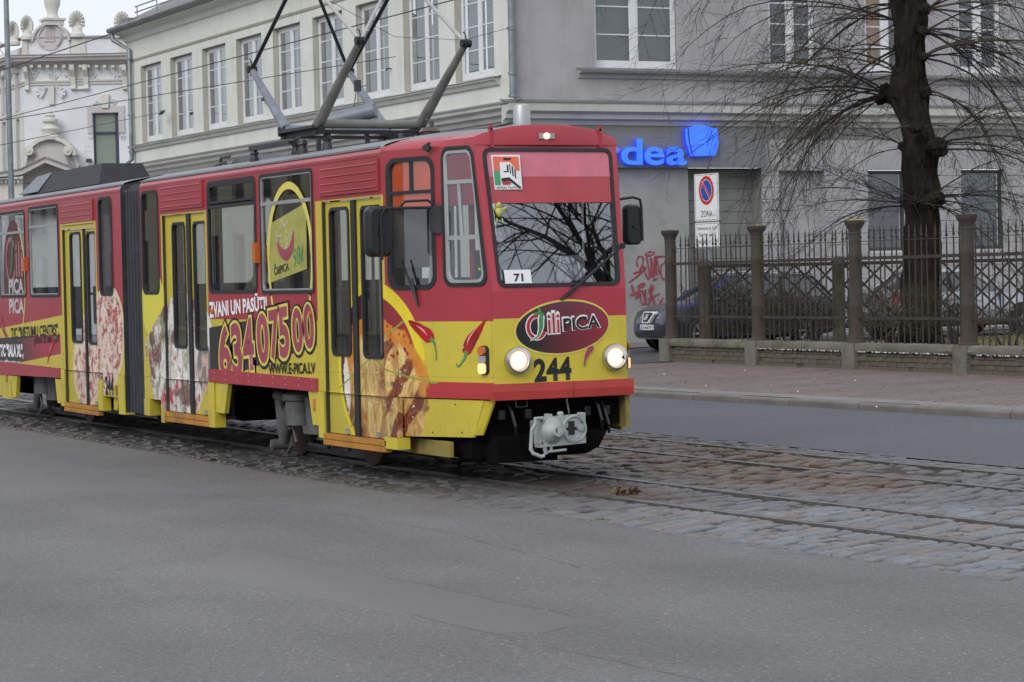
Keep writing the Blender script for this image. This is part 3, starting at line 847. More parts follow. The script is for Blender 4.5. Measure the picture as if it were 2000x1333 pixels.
# far sides
for rear, x0, x1, holes in ((False, -8.62, -1.42, [WA, (-7.8, -6.4, 1.74, 2.95, .07), WC, WD, (-2.95, -1.5, 1.74, 2.95, .07)]), (True, -18.0, -9.38, [R2, R1, R0, (-12.1, -10.55, 1.72, 2.93, .07), (-17.3, -15.8, 1.72, 2.93, .07)])):
    m = MB(); m.panel(x0, x1, 0.35, 3.07, holes, fside, reveal=0.04)
    p = tp(m, "side_panel", MATS['livF'], None, rear)
    for h in holes:
        f = seal("far_window", h, fside, None, rear); pane(h, fside, f)

# ---- windows with seals, panes and hoppers
def window(h, rear=False, hop=None, alu=False):
    f = seal("window_frame", h, side, None, rear, 0.03)
    pane(h, side, f)
    if alu:
        g_ = seal("inner_frame", (h[0] + .025, h[1] - .025, h[2] + .025, h[3] - .02, 0.05), side, f, False, 0.022, 0.004, M_alu)
    if hop:
        m = MB(); m.box(h[0] + .03, h[1] - .03, -1.108, -1.085, hop - 0.018, hop + 0.018)
        if not alu: m.box(h[0] + .05, h[1] - .05, -1.106, -1.088, hop + 0.02, hop + 0.036)
        tp(m, "hopper_bar", M_alu if alu else M_rub, f)
        if not alu: seal("hopper_frame", (h[0] + .035, h[1] - .04, hop + .03, h[3] - .03, 0.07), side, f, False, 0.03, 0.006)
    return f
window(WA); fC = window(WC, hop=2.68); fD = window(WD, hop=2.655, alu=True)
window(R2, True); window(R1, True, 2.68, True); f0 = window(R0, True, 2.63, True)

# ---- doorways
def door_leaf(x0, x1, z0, z1, mat, rear, wx0, wx1, wz0, wz1, handle_left):
    def dm(u, v, w): return side(u, v, w + 0.035)
    m = MB(); h = (wx0, wx1, wz0, wz1, 0.07)
    m.panel(x0, x1, z0, z1, [h], dm, reveal=0.03)
    for xx in (x0, x1): m.poly([dm(xx, z0, 0), dm(xx, z0, 0.03), dm(xx, z1, 0.03), dm(xx, z1, 0)])
    # folding joint of the leaf
    d = tp(m, "door_leaf", mat, None, rear)
    s_ = seal("window_seal", h, dm, d, False, 0.026, 0.014); pane(h, dm, d, None, 0.012)
    hm = MB(); hx = wx1 - 0.12 if handle_left else wx0 + (wx1 - wx0) * 0.55
    hm.tube([(hx, -0.99, wz0 - 0.05), (hx, -0.99, wz1 - 0.05)], 0.020, 8); tp(hm, "handrail", M_pole, d)
    k = MB(); k.box(x0 + (x1 - x0) * .62, x0 + (x1 - x0) * .62 + 0.07, -1.085, -1.045, z0 + 0.01, z0 + 0.06); tp(k, "hinge", M_alu, d)
    j = MB(); jx = x1 - 0.06 if handle_left else x1 - 0.05
    j.box(jx, jx + 0.008, -1.069, -1.06, z0, z1); tp(j, "fold_line", M_blk, d)
    return d
LA, LB_ = MATS['livA'], MATS['livB']
for (x0, x1, z0, z1), mat, rear, wins, gask in (
        ((-2.88, -1.45, 0.36, 2.61), LA, False, ((-2.77, -2.29), (-1.99, -1.51)), (-2.19, -2.10)),
        ((-7.80, -6.35, 0.38, 2.64), LA, False, ((-7.54, -7.10), (-6.81, -6.38)), (-7.00, -6.89)),
        ((-12.10, -10.57, 0.33, 2.59), LB_, True, ((-11.84, -11.33), (-11.04, -10.62)), (-11.17, -11.10))):
    door_leaf(x0, gask[0], z0, z1, mat, rear, wins[0][0], wins[0][1], 1.12, 2.55, True)
    door_leaf(gask[1], x1, z0, z1, mat, rear, wins[1][0], wins[1][1], 1.11, 2.54, False)
    m = MB(); m.box(gask[0], gask[1], -1.088, -1.05, z0 - 0.02, z1); tp(m, "door_gasket", M_rub, None, rear)
    m = MB(); m.box(x0 - 0.035, x0 - 0.005, -1.095, -1.05, z0, z1); tp(m, "door_edge_seal", M_dgrey, None, rear)
    # step beam in two boards
    m = MB(); m.box(x0 - 0.07, x1 + 0.03, -1.112, -1.05, z0 - 0.06, z0 - 0.008); tp(m, "step_board", M_ora, None, rear)
    m = MB(); m.box(x0 - 0.07, x1 + 0.03, -1.116, -1.05, z0 - 0.118, z0 - 0.066); tp(m, "step_board", M_ora, None, rear)
    m = MB(); m.box(x0 - 0.0, x1 + 0.0, -1.06, -0.35, z0 - 0.05, z0 - 0.02)
    m.box(x0, x1, -0.8, -0.35, z0 + 0.25, z0 + 0.29); m.box(x0, x1, -0.81, -0.8, z0 - 0.02, z0 + .27); tp(m, "doorway_steps", M_int, None, rear)
    # motor cover with pressed ribs over the doorway
    a, b, z = x0 - 0.03, x1 + 0.0, z1 + 0.06
    m = MB(); m.panel(a, b, z, z + 0.30, [], lambda u, v, w: side(u, v, w - 0.02))
    for q in (z, z + 0.30): m.poly([side(a, q, -0.02), side(b, q, -0.02), side(b, q, 0), side(a, q, 0)])
    for q in (a, b): m.poly([side(q, z, -0.02), side(q, z + .3, -0.02), side(q, z + .3, 0), side(q, z, 0)])
    cv = tp(m, "door_motor_cover", LA if not rear else LB_, None, rear)
    for k in range(4):
        r = MB(); zz = z + 0.035 + k * 0.073
        r.rings([[(a + .05, -1.12, zz - .009), (a + .05, -1.130, zz), (a + .05, -1.12, zz + .009)], [(b - .05, -1.12, zz - .009), (b - .05, -1.130, zz), (b - .05, -1.12, zz + .009)]])
        tp(r, "rib", LA if not rear else LB_, cv)

# ---- skirts, posts, stripe
def skirt(poly, mat, rear=False, name="skirt_panel", w0=0.0, w1=0.05):
    m = MB(); m.prism(poly, side, w0, w1); return tp(m, name, mat, None, rear)
skirt([(-8.62, 0.50), (-7.90, 0.50), (-7.90, 0.757), (-8.62, 0.757)], LA)
skirt([(-8.62, 0.30), (-8.40, 0.30), (-8.40, 0.498), (-8.62, 0.498)], LA, name="skirt_foot", w0=-0.012, w1=0.12)
skirt([(-7.99, 0.24), (-7.86, 0.24), (-7.86, 0.757), (-7.99, 0.757)], LA, name="door_post", w0=-0.01, w1=0.10)
skirt([(-6.33, 0.26), (-6.13, 0.26), (-6.13, 0.757), (-6.33, 0.757)], M_yel, name="door_post", w0=-0.01, w1=0.12)
skirt([(-6.10, 0.43), (-5.84, 0.43), (-5.70, 0.757), (-6.10, 0.757)], M_yel)
skirt([(-3.26, 0.42), (-3.10, 0.42), (-3.10, 0.757), (-3.36, 0.757)], M_yel)
skirt([(-3.08, 0.30), (-2.93, 0.30), (-2.93, 0.757), (-3.08, 0.757)], M_yel, name="door_post", w0=-0.01, w1=0.12)
skirt([(-1.44, 0.39), (-1.16, 0.39), (-1.16, 0.757), (-1.44, 0.757)], LA, name="skirt_panel")
skirt([(-1.45, 0.28), (-1.16, 0.28), (-1.16, 0.388), (-1.45, 0.388)], M_yel, name="skirt_foot", w0=-0.012, w1=0.12)
m = MB(); m.box(-3.235, -3.165, -1.106, -1.1, 0.56, 0.68); tp(m, "reflector", M_ora)
m = MB(); m.prism([(-6.29, 0.763), (-3.085, 0.752), (-3.085, 0.885), (-6.29, 0.905)], side, -0.016, 0.0); st = tp(m, "rub_strip", M_red)
for i in range(9):
    r = MB(); xx = -6.1 + i * 0.36
    for zz in (0.80, 0.865): r.lathe([(0.008, 0), (0.006, -0.004)], (xx, -1.1162, zz), 'Y', 8)
    tp(r, "rivet_pair", M_alu, st)
# rear half
skirt([(-12.14, 0.27), (-12.33, 0.27), (-12.33, 0.757), (-12.14, 0.757)], M_yel, True, "door_post", -0.01, 0.1)
skirt([(-12.36, 0.30), (-12.56, 0.30), (-12.66, 0.62), (-12.36, 0.62)][::-1], M_yel, True)
skirt([(-15.0, 0.30), (-14.82, 0.30), (-14.72, 0.60), (-15.1, 0.60)], M_yel, True)
skirt([(-15.6, 0.26), (-15.1, 0.26), (-15.1, 0.60), (-15.6, 0.60)], M_yel, True)
skirt([(-18.0, 0.3), (-15.63, 0.3), (-15.63, 0.757), (-18, 0.757)], M_yel, True)
skirt([(-10.55, 0.28), (-10.36, 0.28), (-10.36, 0.66), (-10.55, 0.66)], M_yel, True, "door_post", -0.01, 0.1)
skirt([(-10.34, 0.47), (-9.62, 0.47), (-9.62, 0.757), (-10.34, 0.757)], LB_, True)
skirt([(-9.64, 0.27), (-9.385, 0.27), (-9.385, 0.757), (-9.64, 0.757)], M_yel, True, "skirt_foot", -0.012, 0.12)
skirt([(-10.1, 0.30), (-9.95, 0.30), (-9.85, 0.47), (-10.1, 0.47)], M_yel, True, "skirt_foot", 0.06, 0.12)
m = MB(); m.prism([(-15.75, 0.60), (-12.35, 0.64), (-12.35, 0.77), (-15.75, 0.79)], side, -0.016, 0.0); tp(m, "rub_strip", M_red, None, True)
for xx in (-15.3, -9.74):
    m = MB(); m.box(xx - .03, xx + .03, -1.116, -1.11, 0.5, 0.62); tp(m, "reflector", M_ora, None, True)
m = MB(); m.box(-4.70, -4.62, -1.16, -1.1, 2.05, 2.26); tp(m, "side_indicator", simple("amber_lens", (0.55, 0.13, 0.02), 0.25, coat=.5))
m = MB(); m.box(-14.03, -13.95, -1.16, -1.1, 2.08, 2.27); tp(m, "side_indicator", MATS['amber_lens'], None, True)

# ---- roof shells
def roofshape(x, sc=1.0):
    P = [(-1.07, 3.07), (-1.045, 3.095), (-0.95, 3.125), (-0.6, 3.19), (0, 3.225), (0.6, 3.19), (0.95, 3.125), (1.045, 3.095), (1.07, 3.07)]
    return [(x, y * sc, z) for y, z in P]
m = MB(); m.rings([roofshape(-8.62), roofshape(-1.42)], False, False); tp(m, "roof", M_roof, smooth=40)
m = MB(); m.rings([roofshape(-18.0), roofshape(-9.38)], False, False); tp(m, "roof", M_roof, None, True, smooth=40)
for x0, x1, rear in ((-8.62, -1.5, False), (-18.0, -9.38, True)):
    m = MB(); m.box(x0, x1, -1.085, -1.05, 3.066, 3.085); tp(m, "roof_gutter", M_gut, None, rear)
    m = MB(); m.box(x0, x1, -1.108, -1.1, 2.992, 3.0); tp(m, "trim_line", M_pink if not rear else M_pink, None, rear)
# closing frames at the joint
for xx, rear in ((-8.62, False), (-9.38, True)):
    m = MB()
    out = [(-1.1, 0.3), (-1.1, 3.02), (-1.07, 3.07), (-0.6, 3.18), (0, 3.21), (0.6, 3.18), (1.07, 3.07), (1.1, 3.02), (1.1, 0.3)]
    inn = [(-0.85, 0.3), (-0.85, 2.85), (-0.8, 2.9), (-0.5, 2.92), (0, 2.92), (0.5, 2.92), (0.8, 2.9), (0.85, 2.85), (0.85, 0.3)]
    for i in range(8): m.poly([(xx, *out[i]), (xx, *out[i + 1]), (xx, *inn[i + 1]), (xx, *inn[i])])
    tp(m, "end_frame", M_bel, None, rear)
# ---- bellows: pleats one by one
def pleat(x, r):
    out = [(-r, 0.30), (-r, 2.98), (-r + 0.09, 3.07), (0, 3.14), (r - 0.09, 3.07), (r, 2.98), (r, 0.30)]
    return [(x, y, z) for y, z in out]
for k in range(6):
    xa = -9.36 + k * 0.1225
    m = MB(); m.rings([pleat(xa, 0.965), pleat(xa + 0.035, 1.055), pleat(xa + 0.085, 1.055), pleat(xa + 0.1225, 0.965)], False, False)
    p = tp(m, "bellows_pleat", M_bel)

# ---- nose
nm = MATS['livN']
CW1 = (-1.34, -0.71, 1.75, 2.95, 0.12)
def quadwin(u0b, u1b, u0t, u1t, z0, z1, r):   # tapering rounded loop in (u,v)
    base = rr(0, 1, 0, 1, 0.0001); L = []
    a = rr(0.0, 1.0, 0.0, 1.0, 0.16, 7)
    for s_, t_ in a:
        ua = u0b + (u0t - u0b) * t_; ub = u1b + (u1t - u1b) * t_
        zz = z0 + (z1 - z0) * (t_ * 1.0); 
        L.append((ua + (ub - ua) * s_, zz))
    return L
m = MB()
CW2 = (-0.60, -0.045, 1.77, 3.015, 0.10)
m.panel(-1.42, 0.0, 0.76, 3.03, [CW1, CW2], taperL, reveal=0.03, vs=(1.72,))
tp(m, "nose_flank", MATS['livA'])
m = MB(); m.panel(-1.42, 0.0, 0.76, 3.03, [CW1, CW2], ftaperL, reveal=0.03, vs=(1.72,))
tp(m, "nose_flank", MATS['livF'])
for mp, nm2 in ((taperL, "cab_window_frame"), (ftaperL, "cab_window_frame")):
    f1 = seal(nm2, CW1, mp, None, False, 0.035, 0.01); pane(CW1, mp, f1)
    f2 = seal(nm2, CW2, mp, None, False, 0.030, 0.012); pane(CW2, mp, f2)
    if mp is taperL:
        def bar(u0, u1, v0, v1, mat, par, mp=mp):
            b = MB(); b.prism([(u0, v0), (u1, v0), (u1, v1), (u0, v1)], mp, -0.004, 0.02); tp(b, "window_bar", mat, par)
        bar(-1.31, -0.74, 2.62, 2.65, M_rub, f1); bar(-1.035, -1.01, 2.65, 2.92, M_rub, f1)
        seal("inner_frame", (CW2[0] + .028, CW2[1] - .028, CW2[2] + .028, CW2[3] - .028, 0.09), mp, f2, False, 0.028, 0.008, M_alu)
        bar(-0.56, -0.08, 2.685, 2.72, M_alu, f2); bar(-0.56, -0.08, 2.185, 2.225, M_alu, f2); bar(-0.36, -0.335, 2.22, 2.69, M_alu, f2)
        for nmz, (a, b, z0, z1) in enumerate(((-1.31, -0.74, 2.49, 2.92),)):
            q = MB(); q.poly([mp(a, z0, 0.03), mp(b, z0, 0.03), mp(b, z1, 0.03), mp(a, z1, 0.03)]); tp(q, "orange_blind", M_orp, f1)
        q = MB(); q.poly([mp(-0.57, 2.72, 0.016), mp(-0.07, 2.72, 0.016), mp(-0.07, 2.98, 0.016), mp(-0.57, 2.98, 0.016)]); tp(q, "red_film", simple("red_window_film", (0.40, 0.045, 0.07), 0.3, coat=.5), f2)
        q = MB(); q.poly([mp(-0.31, 2.49, 0.016), mp(-0.07, 2.49, 0.016), mp(-0.07, 2.69, 0.016), mp(-0.31, 2.69, 0.016)]); q.poly([mp(-0.55, 2.49, 0.03), mp(-0.33, 2.49, 0.03), mp(-0.33, 2.69, 0.03), mp(-0.55, 2.69, 0.03)]); tp(q, "red_film", MATS["red_window_film"], f2)
# front panel and windscreen surround with corner rounding
WS = (-0.615, 0.655, 1.76, 3.00, 0.09)
m = MB(); m.panel(-1, 1, 0.95, 1.72, [], nose, us=[-.9, -.7, -.5, -.25, 0, .25, .5, .7, .9], vs=(1.2, 1.475))
def wsmap(u, v, w): return nose(u, v, w)
wsu = (-0.905, 0.905, 1.76, 2.985, 0.07)
m.panel(-1, 1, 1.72, 3.03, [wsu], nose, reveal=0.03)
tp(m, "front_panel", nm, smooth=50)
lo = rr(wsu[0] - .01, wsu[1] + .01, wsu[2] - .008, wsu[3] + .008, 0.08); li = rr(wsu[0] + .034, wsu[1] - .034, wsu[2] + .022, wsu[3] - .022, 0.06)
m = MB(); m.ring(lo, li, nose, -0.012, 0.02); ws = tp(m, "windscreen", M_rub)
m = MB(); L = rr(wsu[0] + .02, wsu[1] - .02, wsu[2] + .02, wsu[3] - .02, 0.06)
m.poly([nose(u, v, 0.006 + 0.035 * (1 - u * u)) for u, v in L]); tp(m, "pane", M_gwind, ws)
def film(z0, z1, mat, w, nme):
    q = MB(); q.poly([nosey(-.62, z0, w), nosey(.63, z0, w), nosey(.65, z1, w), nosey(-.64, z1, w)]); return tp(q, nme, mat, ws)
film(2.735, 2.965, simple("pale_red_sunstrip", (0.60, 0.15, 0.20), 0.35, coat=0.6), -0.003, "sunstrip")
film(2.50, 2.735, simple("red_sunstrip", (0.42, 0.035, 0.05), 0.12, coat=1.0), -0.003, "sunstrip")
# roof dome over the nose
def domering(k):
    # k 0 at cab rear, 1 at the front lip
    x = -1.42 + k * (1.42 - 0.205 + 0.0); hw = 1.07 + (0.72 - 1.07) * k
    zt = 3.225 - 0.02 * k; ze = 3.07 + 0.02 * k
    P = []
    for i in range(13):
        a = -1 + 2 * i / 12; 
        zz = ze + (zt - ze) * (1 - abs(a) ** 2.6)
        P.append((x - 0.05 * k * abs(a) ** 3 + 0.02 * k, a * hw, zz))
    return P
m = MB(); m.rings([domering(k) for k in (0, .25, .5, .75, .94, 1.0)], False, False)
top = domering(1.0)
front_low = [(-0.195 + 0.035 * (1 - (y / 0.715) ** 2), y / 0.72 * 0.722, 3.02) for x, y, z in top]
m2 = MB(); m2.rings([top, [(x + 0.022, y, z - 0.03) for x, y, z in top], front_low], False, False)
tp(m, "nose_roof", M_roof, smooth=40)
dm = tp(m2, "front_fascia", M_red, smooth=50)
# red edges either side of the nose roof
for sgn in (-1, 1):
    q = MB(); ra = []
    for k in (0, .25, .5, .75, 1.0):
        e = domering(k)[0]; f = domering(k)[1]
        ua = -1.42 + 1.42 * k; b_ = taperL(ua, 3.02, 0)
        ra.append([(b_[0], sgn * -b_[1] * -1 if False else (b_[1] if sgn < 0 else -b_[1]), 3.02), (e[0], sgn * abs(e[1]) * 1.0, e[2]), (f[0], sgn * abs(f[1]), f[2] + 0.004)])
    q.rings(ra, False, False); tp(q, "roof_cove", M_red, smooth=50)
# clearance lamp, hooks
m = MB(); m.box(-0.19, -0.15, -0.10, 0.055, 3.075, 3.125, Matrix.Translation((0.005, 0, 0))); cl = tp(m, "roof_marker_lamp", M_alu)
m = MB(); m.lathe([(0.03, 0), (0.026, 0.015), (0.0, 0.02)], (-0.146, -0.025, 3.10), 'X', 12); tp(m, "bulb", emitter("warm_lamp", (1, 0.62, 0.3), 3.0, (.8, .5, .3)), cl)
for yy in (-0.56, 0.54):
    m = MB(); m.box(-0.20, -0.175, yy - .012, yy + .012, 3.03, 3.20); m.box(-0.235, -0.175, yy - .01, yy + .01, 3.15, 3.17); m.box(-0.165, -0.185, yy - .018, yy + .018, 3.0, 3.03)
    tp(m, "board_hook", M_red)
# bumper: bar that wraps the nose in three pieces
m = MB()
def offt(u, v, w): x, y, z = taper(u, v, w); return (x, y, z)
m.prism([(-1.30, 0.765), (0.0, 0.765), (0.0, 0.90), (-1.30, 0.90)], taper, -0.02, 0.02); tp(m, "bumper_flank", MATS['livA'])
m = MB(); m.prism([(-1.30, 0.765), (0.0, 0.765), (0.0, 0.90), (-1.30, 0.90)], ftaper, -0.02, 0.02); tp(m, "bumper_flank", M_bumper)
for a, b in ((-0.705, 0.086), (0.092, 0.72)):
    m = MB(); R_ = []
    for i in range(7):
        y = a + (b - a) * i / 6; xb = 0.025 + 0.03 * (1 - (y / .72) ** 2)
        R_.append([(xb - 0.06, y, 0.755), (xb, y, 0.755), (xb + .006, y, 0.83), (xb, y, 0.90), (xb - 0.06, y, 0.90)])
    m.rings(R_); bp = tp(m, "bumper_bar", M_bumper)
m = MB(); m.box(-1.28, 0.0, -0.7, 0.7, 0.90, 0.955)
m2 = MB(); m2.panel(-1.0, 1.0, 0.90, 0.95, [], nose, us=[-.6, -.2, .2, .6]); tp(m2, "front_lower_edge", nm)
# headlamps
def headlamp(y, z):
    m = MB(); m.lathe([(0.118, -0.03), (0.125, 0.02), (0.118, 0.045), (0.098, 0.05), (0.085, 0.03), (0.085, 0.0)], (0.035, y, z), 'X', 32, False)
    h = tp(m, "headlamp", M_chr, smooth=60)
    m = MB(); m.lathe([(0.086, 0.028), (0.07, 0.038), (0.04, 0.044), (0.0005, 0.046)], (0.035, y, z), 'X', 28)
    t = Tree("headlamp_glow%d" % (y > 0))
    yy, zz = t.y - y, t.z - z
    r = (yy.sq() + zz.sq()).sqrt()
    e = t.mix((1.0, 0.90, 0.70), (1.0, 0.62, 0.34), r.ramp(0.015, 0.085))
    fl = (t.y * 300).sin() * 0.1 + 0.9
    t.finish((0.8, 0.75, 0.7), 0.2, emis=e, estr=(r.ramp(0.09, 0.01) * 1.9 + 0.75) * fl)
    tp(m, "lens", t.m, h, smooth=60)
    # bulb behind
    return h
headlamp(-0.462, 1.105); h2 = headlamp(0.515, 1.10)
m = MB(); m.poly([(0.085, 0.555, 1.10), (0.085, 0.598, 1.075), (0.085, 0.592, 1.13), (0.085, 0.578, 1.105)]); tp(m, "broken_chip", M_black, h2)
# marker and indicator clusters on the flanks
for mp in (taper, ftaper):
    m = MB(); m.prism(rr(-0.15, -0.06, 0.98, 1.24, 0.04), mp, -0.03, 0.0); cl = tp(m, "lamp_cluster", M_blk)
    m = MB(); m.prism(rr(-0.142, -0.068, 1.155, 1.232, 0.03), mp, -0.055, -0.03); tp(m, "indicator_lens", MATS['amber_lens'], cl)
    m = MB(); m.prism(rr(-0.142, -0.068, 1.09, 1.15, 0.005), mp, -0.045, -0.03); tp(m, "reflector_lens", M_alu, cl)
    m = MB(); m.prism(rr(-0.142, -0.068, 0.99, 1.085, 0.03), mp, -0.055, -0.03); tp(m, "marker_lens", emitter("marker_glow", (1, 0.5, 0.22), 1.5, (.8, .4, .2)), cl)
# wipers
def wiper(base, tip, bl0, bl1, nm2="wiper"):
    m = MB(); m.tube([base, tip], 0.010, 6); m.tube([(base[0], base[1] + .03, base[2] + .015), (tip[0], tip[1] + .03, tip[2] + .01)], 0.006, 6); m.lathe([(0.025, -0.02), (0.028, 0.02)], base, 'X', 12)
    w = tp(m, nm2, M_blk)
    b = MB(); b.tube([bl0, bl1], 0.013, 6); tp(b, "blade", M_rub, w)
wiper((0.045, 0.615, 2.10), (0.06, 0.03, 1.66), (0.052, -0.02, 1.63), (0.03, 0.40, 1.93))
m = MB(); m.tube([taper(-1.10, 2.02, -0.05), taper(-0.98, 1.72, -0.03), taper(-0.92, 1.60, -0.03)], 0.011, 6); m.tube([taper(-1.00, 1.85, -0.03), taper(-0.93, 1.62, -0.03)], 0.014, 6); tp(m, "wiper", M_blk)
# mirrors
m = MB(); Mx = Matrix.Translation((-0.98, -1.34, 2.28))
L0 = rr(-0.115, 0.115, -0.23, 0.23, 0.06)
def mir(u, v, w): return tuple(Mx @ Vector((w, u, v)))
m.rings([[mir(u * .8, v * .88, 0.085) for u, v in L0], [mir(u, v, 0.05) for u, v in L0], [mir(u, v, -0.03) for u, v in L0], [mir(u * .96, v * .98, -0.05) for u, v in L0]])
mi = tp(m, "mirror", M_blk, smooth=40)
m = MB(); m.poly([mir(u * .9, v * .94, -0.0525) for u, v in L0][::-1]); tp(m, "mirror_glass", M_chr, mi)
m = MB(); m.tube([(-0.88, -1.34, 2.02), (-0.885, -1.34, 2.42), (-0.875, -1.30, 2.485), (-0.76, -0.99, 2.485), (-0.66, -0.90, 2.485)], 0.014, 8); m.tube([(-0.84, -1.18, 2.485), (-0.82, -1.13, 2.545), (-0.70, -0.96, 2.55), (-0.67, -0.90, 2.50)], 0.012, 8)
m.box(-0.905, -0.865, -1.36, -1.32, 2.24, 2.30)
tp(m, "mirror_arm", M_blk, mi)
m = MB(); m.prism([(-0.70, 2.28), (-0.62, 2.25), (-0.62, 2.50), (-0.70, 2.50)], taperL, -0.06, -0.0); tp(m, "mirror_bracket", M_dgrey, mi)
m = MB(); Mx = Matrix.Translation((-0.33, 0.93, 2.30)); L0 = rr(-0.085, 0.085, -0.185, 0.185, 0.05)
m.rings([[mir(u * .8, v * .9, 0.06) for u, v in L0], [mir(u, v, 0.035) for u, v in L0], [mir(u, v, -0.02) for u, v in L0]])
mi = tp(m, "mirror", M_blk, smooth=40)
m = MB(); m.tube([(-0.22, 0.74, 2.53), (-0.24, 0.90, 2.55), (-0.25, 0.98, 2.53), (-0.26, 1.0, 2.45), (-0.27, 1.01, 2.15)], 0.013, 8); m.lathe([(0.02, 0), (0.018, 0.02)], (-0.275, 0.93, 2.28), 'X', 10); tp(m, "mirror_arm", M_blk, mi)
# black peg by the cab roof edge
m = MB(); m.tube([(-0.74, -0.93, 3.02), (-0.70, -0.97, 3.02)], 0.035, 6); m.tube([(-0.78, -0.92, 3.05), (-0.70, -0.93, 3.06)], 0.015, 6); tp(m, "drain_spout", M_rub)

# ---- apron, life guard, coupler
m = MB(); m.prism([(-1.26, 0.40), (-0.28, 0.42), (-0.14, 0.752), (-1.26, 0.752)], taper, 0.0, 0.025); ap = tp(m, "apron_plate", MATS['livA'])
for u, v in ((-1.15, .46), (-.8, .45), (-.42, .46), (-.95, .71), (-.5, .71), (-1.05, .6)):
    q = MB(); x, y, z = taper(u, v, -0.004); q.lathe([(0.008, 0), (0.007, -0.004)], (x, y, z), 'Y', 8); tp(q, "bolt", M_dgrey, ap)
m = MB(); m.hexa([taper(-0.27, .44, .0), taper(-0.22, .44, 0.04), taper(-0.22, .44, 0.06), taper(-0.27, .44, 0.03)], [taper(-0.13, .75, .0), taper(-0.06, .75, 0.04), taper(-0.06, .75, 0.06), taper(-0.13, .75, 0.03)]); tp(m, "apron_return", M_yel)
m = MB(); m.prism([(-1.30, 0.40), (-0.22, 0.42), (-0.06, 0.752), (-1.30, 0.752)], ftaper, 0.0, 0.025); tp(m, "apron_plate", M_yel)
m = MB(); m.box(-0.35, -0.02, 0.655, 0.70, 0.46, 0.755); tp(m, "apron_edge", M_yeld)
m = MB(); m.box(-1.40, -0.50, -0.885, -0.85, 0.235, 0.375); g1 = tp(m, "lifeguard_board", M_yeld)
# buffer beam filled out with black blocks for the shade under the nose; tray
m = MB(); m.box(-1.7, -0.25, -0.62, 0.62, 0.42, 0.90); m.box(-1.40, -0.35, -0.74, -0.60, 0.22, 0.74); m.box(-0.9, -0.12, -0.60, 0.0, 0.19, 0.42); m.box(-0.5, -0.12, 0.5, 0.64, 0.5, 0.74); tp(m, "beam_and_shade_blocks", M_und)
CO = -0.15
m = MB(); m.rings([[(0.05, -0.36, 0.44), (0.05, 0.42, 0.44), (-0.3, 0.42, 0.44), (-0.3, -0.36, 0.44)], [(0.04, -0.32, 0.30), (0.04, 0.34, 0.30), (-0.3, 0.34, 0.30), (-0.3, -0.32, 0.30)], [(0.0, -0.24, 0.24), (0.0, 0.22, 0.24), (-0.3, 0.22, 0.24), (-0.3, -0.24, 0.24)]]); tp(m, "coupler_tray", M_und)
m = MB(); m.tube([(0.01, -0.47, 0.78), (0.01, -0.36, 0.78), (0.01, -0.36, 0.69), (0.01, -0.47, 0.69), (0.01, -0.47, 0.78)], 0.006, 6); tp(m, "lift_loop", M_dgrey)
m = MB(); m.tube([(0.02, 0.03, 0.76), (0.18, -0.03, 0.62)], 0.008, 6); tp(m, "release_cable", M_bog)
# coupler head
CO = -0.15
def cp(u, v, w): return (0.30 - w, u - 0.05, v)
m = MB()
m.prism([(-0.19, 0.34), (0.27, 0.36), (0.27, 0.63), (0.245, 0.63), (0.235, 0.615), (-0.19, 0.60)], cp, 0.0, 0.10)
m.box(-0.1, 0.2, -0.13, 0.11, 0.42, 0.56)
m.lathe([(0.025, 0), (0.03, .02), (0.022, .04)], (0.24, 0.0, 0.605), 'Z', 12); m.box(0.2, 0.28, -0.14, -0.10, 0.59, 0.63)
m.box(0.2, 0.31, -0.245, -0.23, 0.37, 0.6)
ch = tp(m, "coupler_head", M_coup); ch.location = (0, CO, 0)
m = MB(); m.lathe([(0.118, 0.0), (0.112, 0.015), (0.07, 0.06), (0.052, 0.085), (0.046, 0.125), (0.028, 0.125), (0.024, 0.09), (0.0005, 0.09)], (0.30, -0.115, 0.485), 'X', 28, False); tp(m, "coupler_cone", M_coup, ch, smooth=35)
m = MB(); m.box(0.37, 0.43, -0.125, -0.09, 0.46, 0.52); m.box(0.36, 0.40, -0.10, -0.03, 0.475, 0.51); tp(m, "latch", M_coup, ch)
m = MB(); m.lathe([(0.125, 0.004), (0.118, 0.012), (0.105, 0.012), (0.10, 0.004)], (0.30, 0.105, 0.49), 'X', 28, False); tp(m, "socket_rim", M_coup, ch, smooth=35)
m = MB(); m.box(0.301, 0.306, 0.045, 0.105, 0.44, 0.56); m.box(0.301, 0.305, -0.01, 0.15, 0.482, 0.505); tp(m, "socket_slot", M_black, ch)
m = MB(); m.lathe([(0.032, 0), (0.03, .02), (0.0005, .022)], (0.303, 0.16, 0.50), 'X', 14); m.tube([(0.31, 0.05, .40), (0.312, 0.11, .388), (0.31, 0.165, .402)], 0.006, 5); tp(m, "socket_pin", M_coup, ch)
m = MB(); m.tube([(0.33, -0.22, 0.60), (0.34, -0.30, 0.60), (0.34, -0.30, 0.55), (0.33, -0.33, 0.50), (0.33, -0.345, 0.33), (0.34, -0.325, 0.295), (0.34, -0.25, 0.265), (0.35, -0.22, 0.275)], 0.017, 8); tp(m, "coupler_lever", M_coup, ch)
m = MB(); m.tube([(0.30, -0.16, 0.30), (0.30, 0.02, 0.31)], 0.012, 6); m.tube([(0.28, -0.12, 0.36), (0.28, -0.12, 0.29)], 0.015, 6); m.tube([(0.28, -0.19, 0.36), (0.28, -0.17, 0.28)], 0.02, 6); tp(m, "coupler_pins", M_coup, ch)

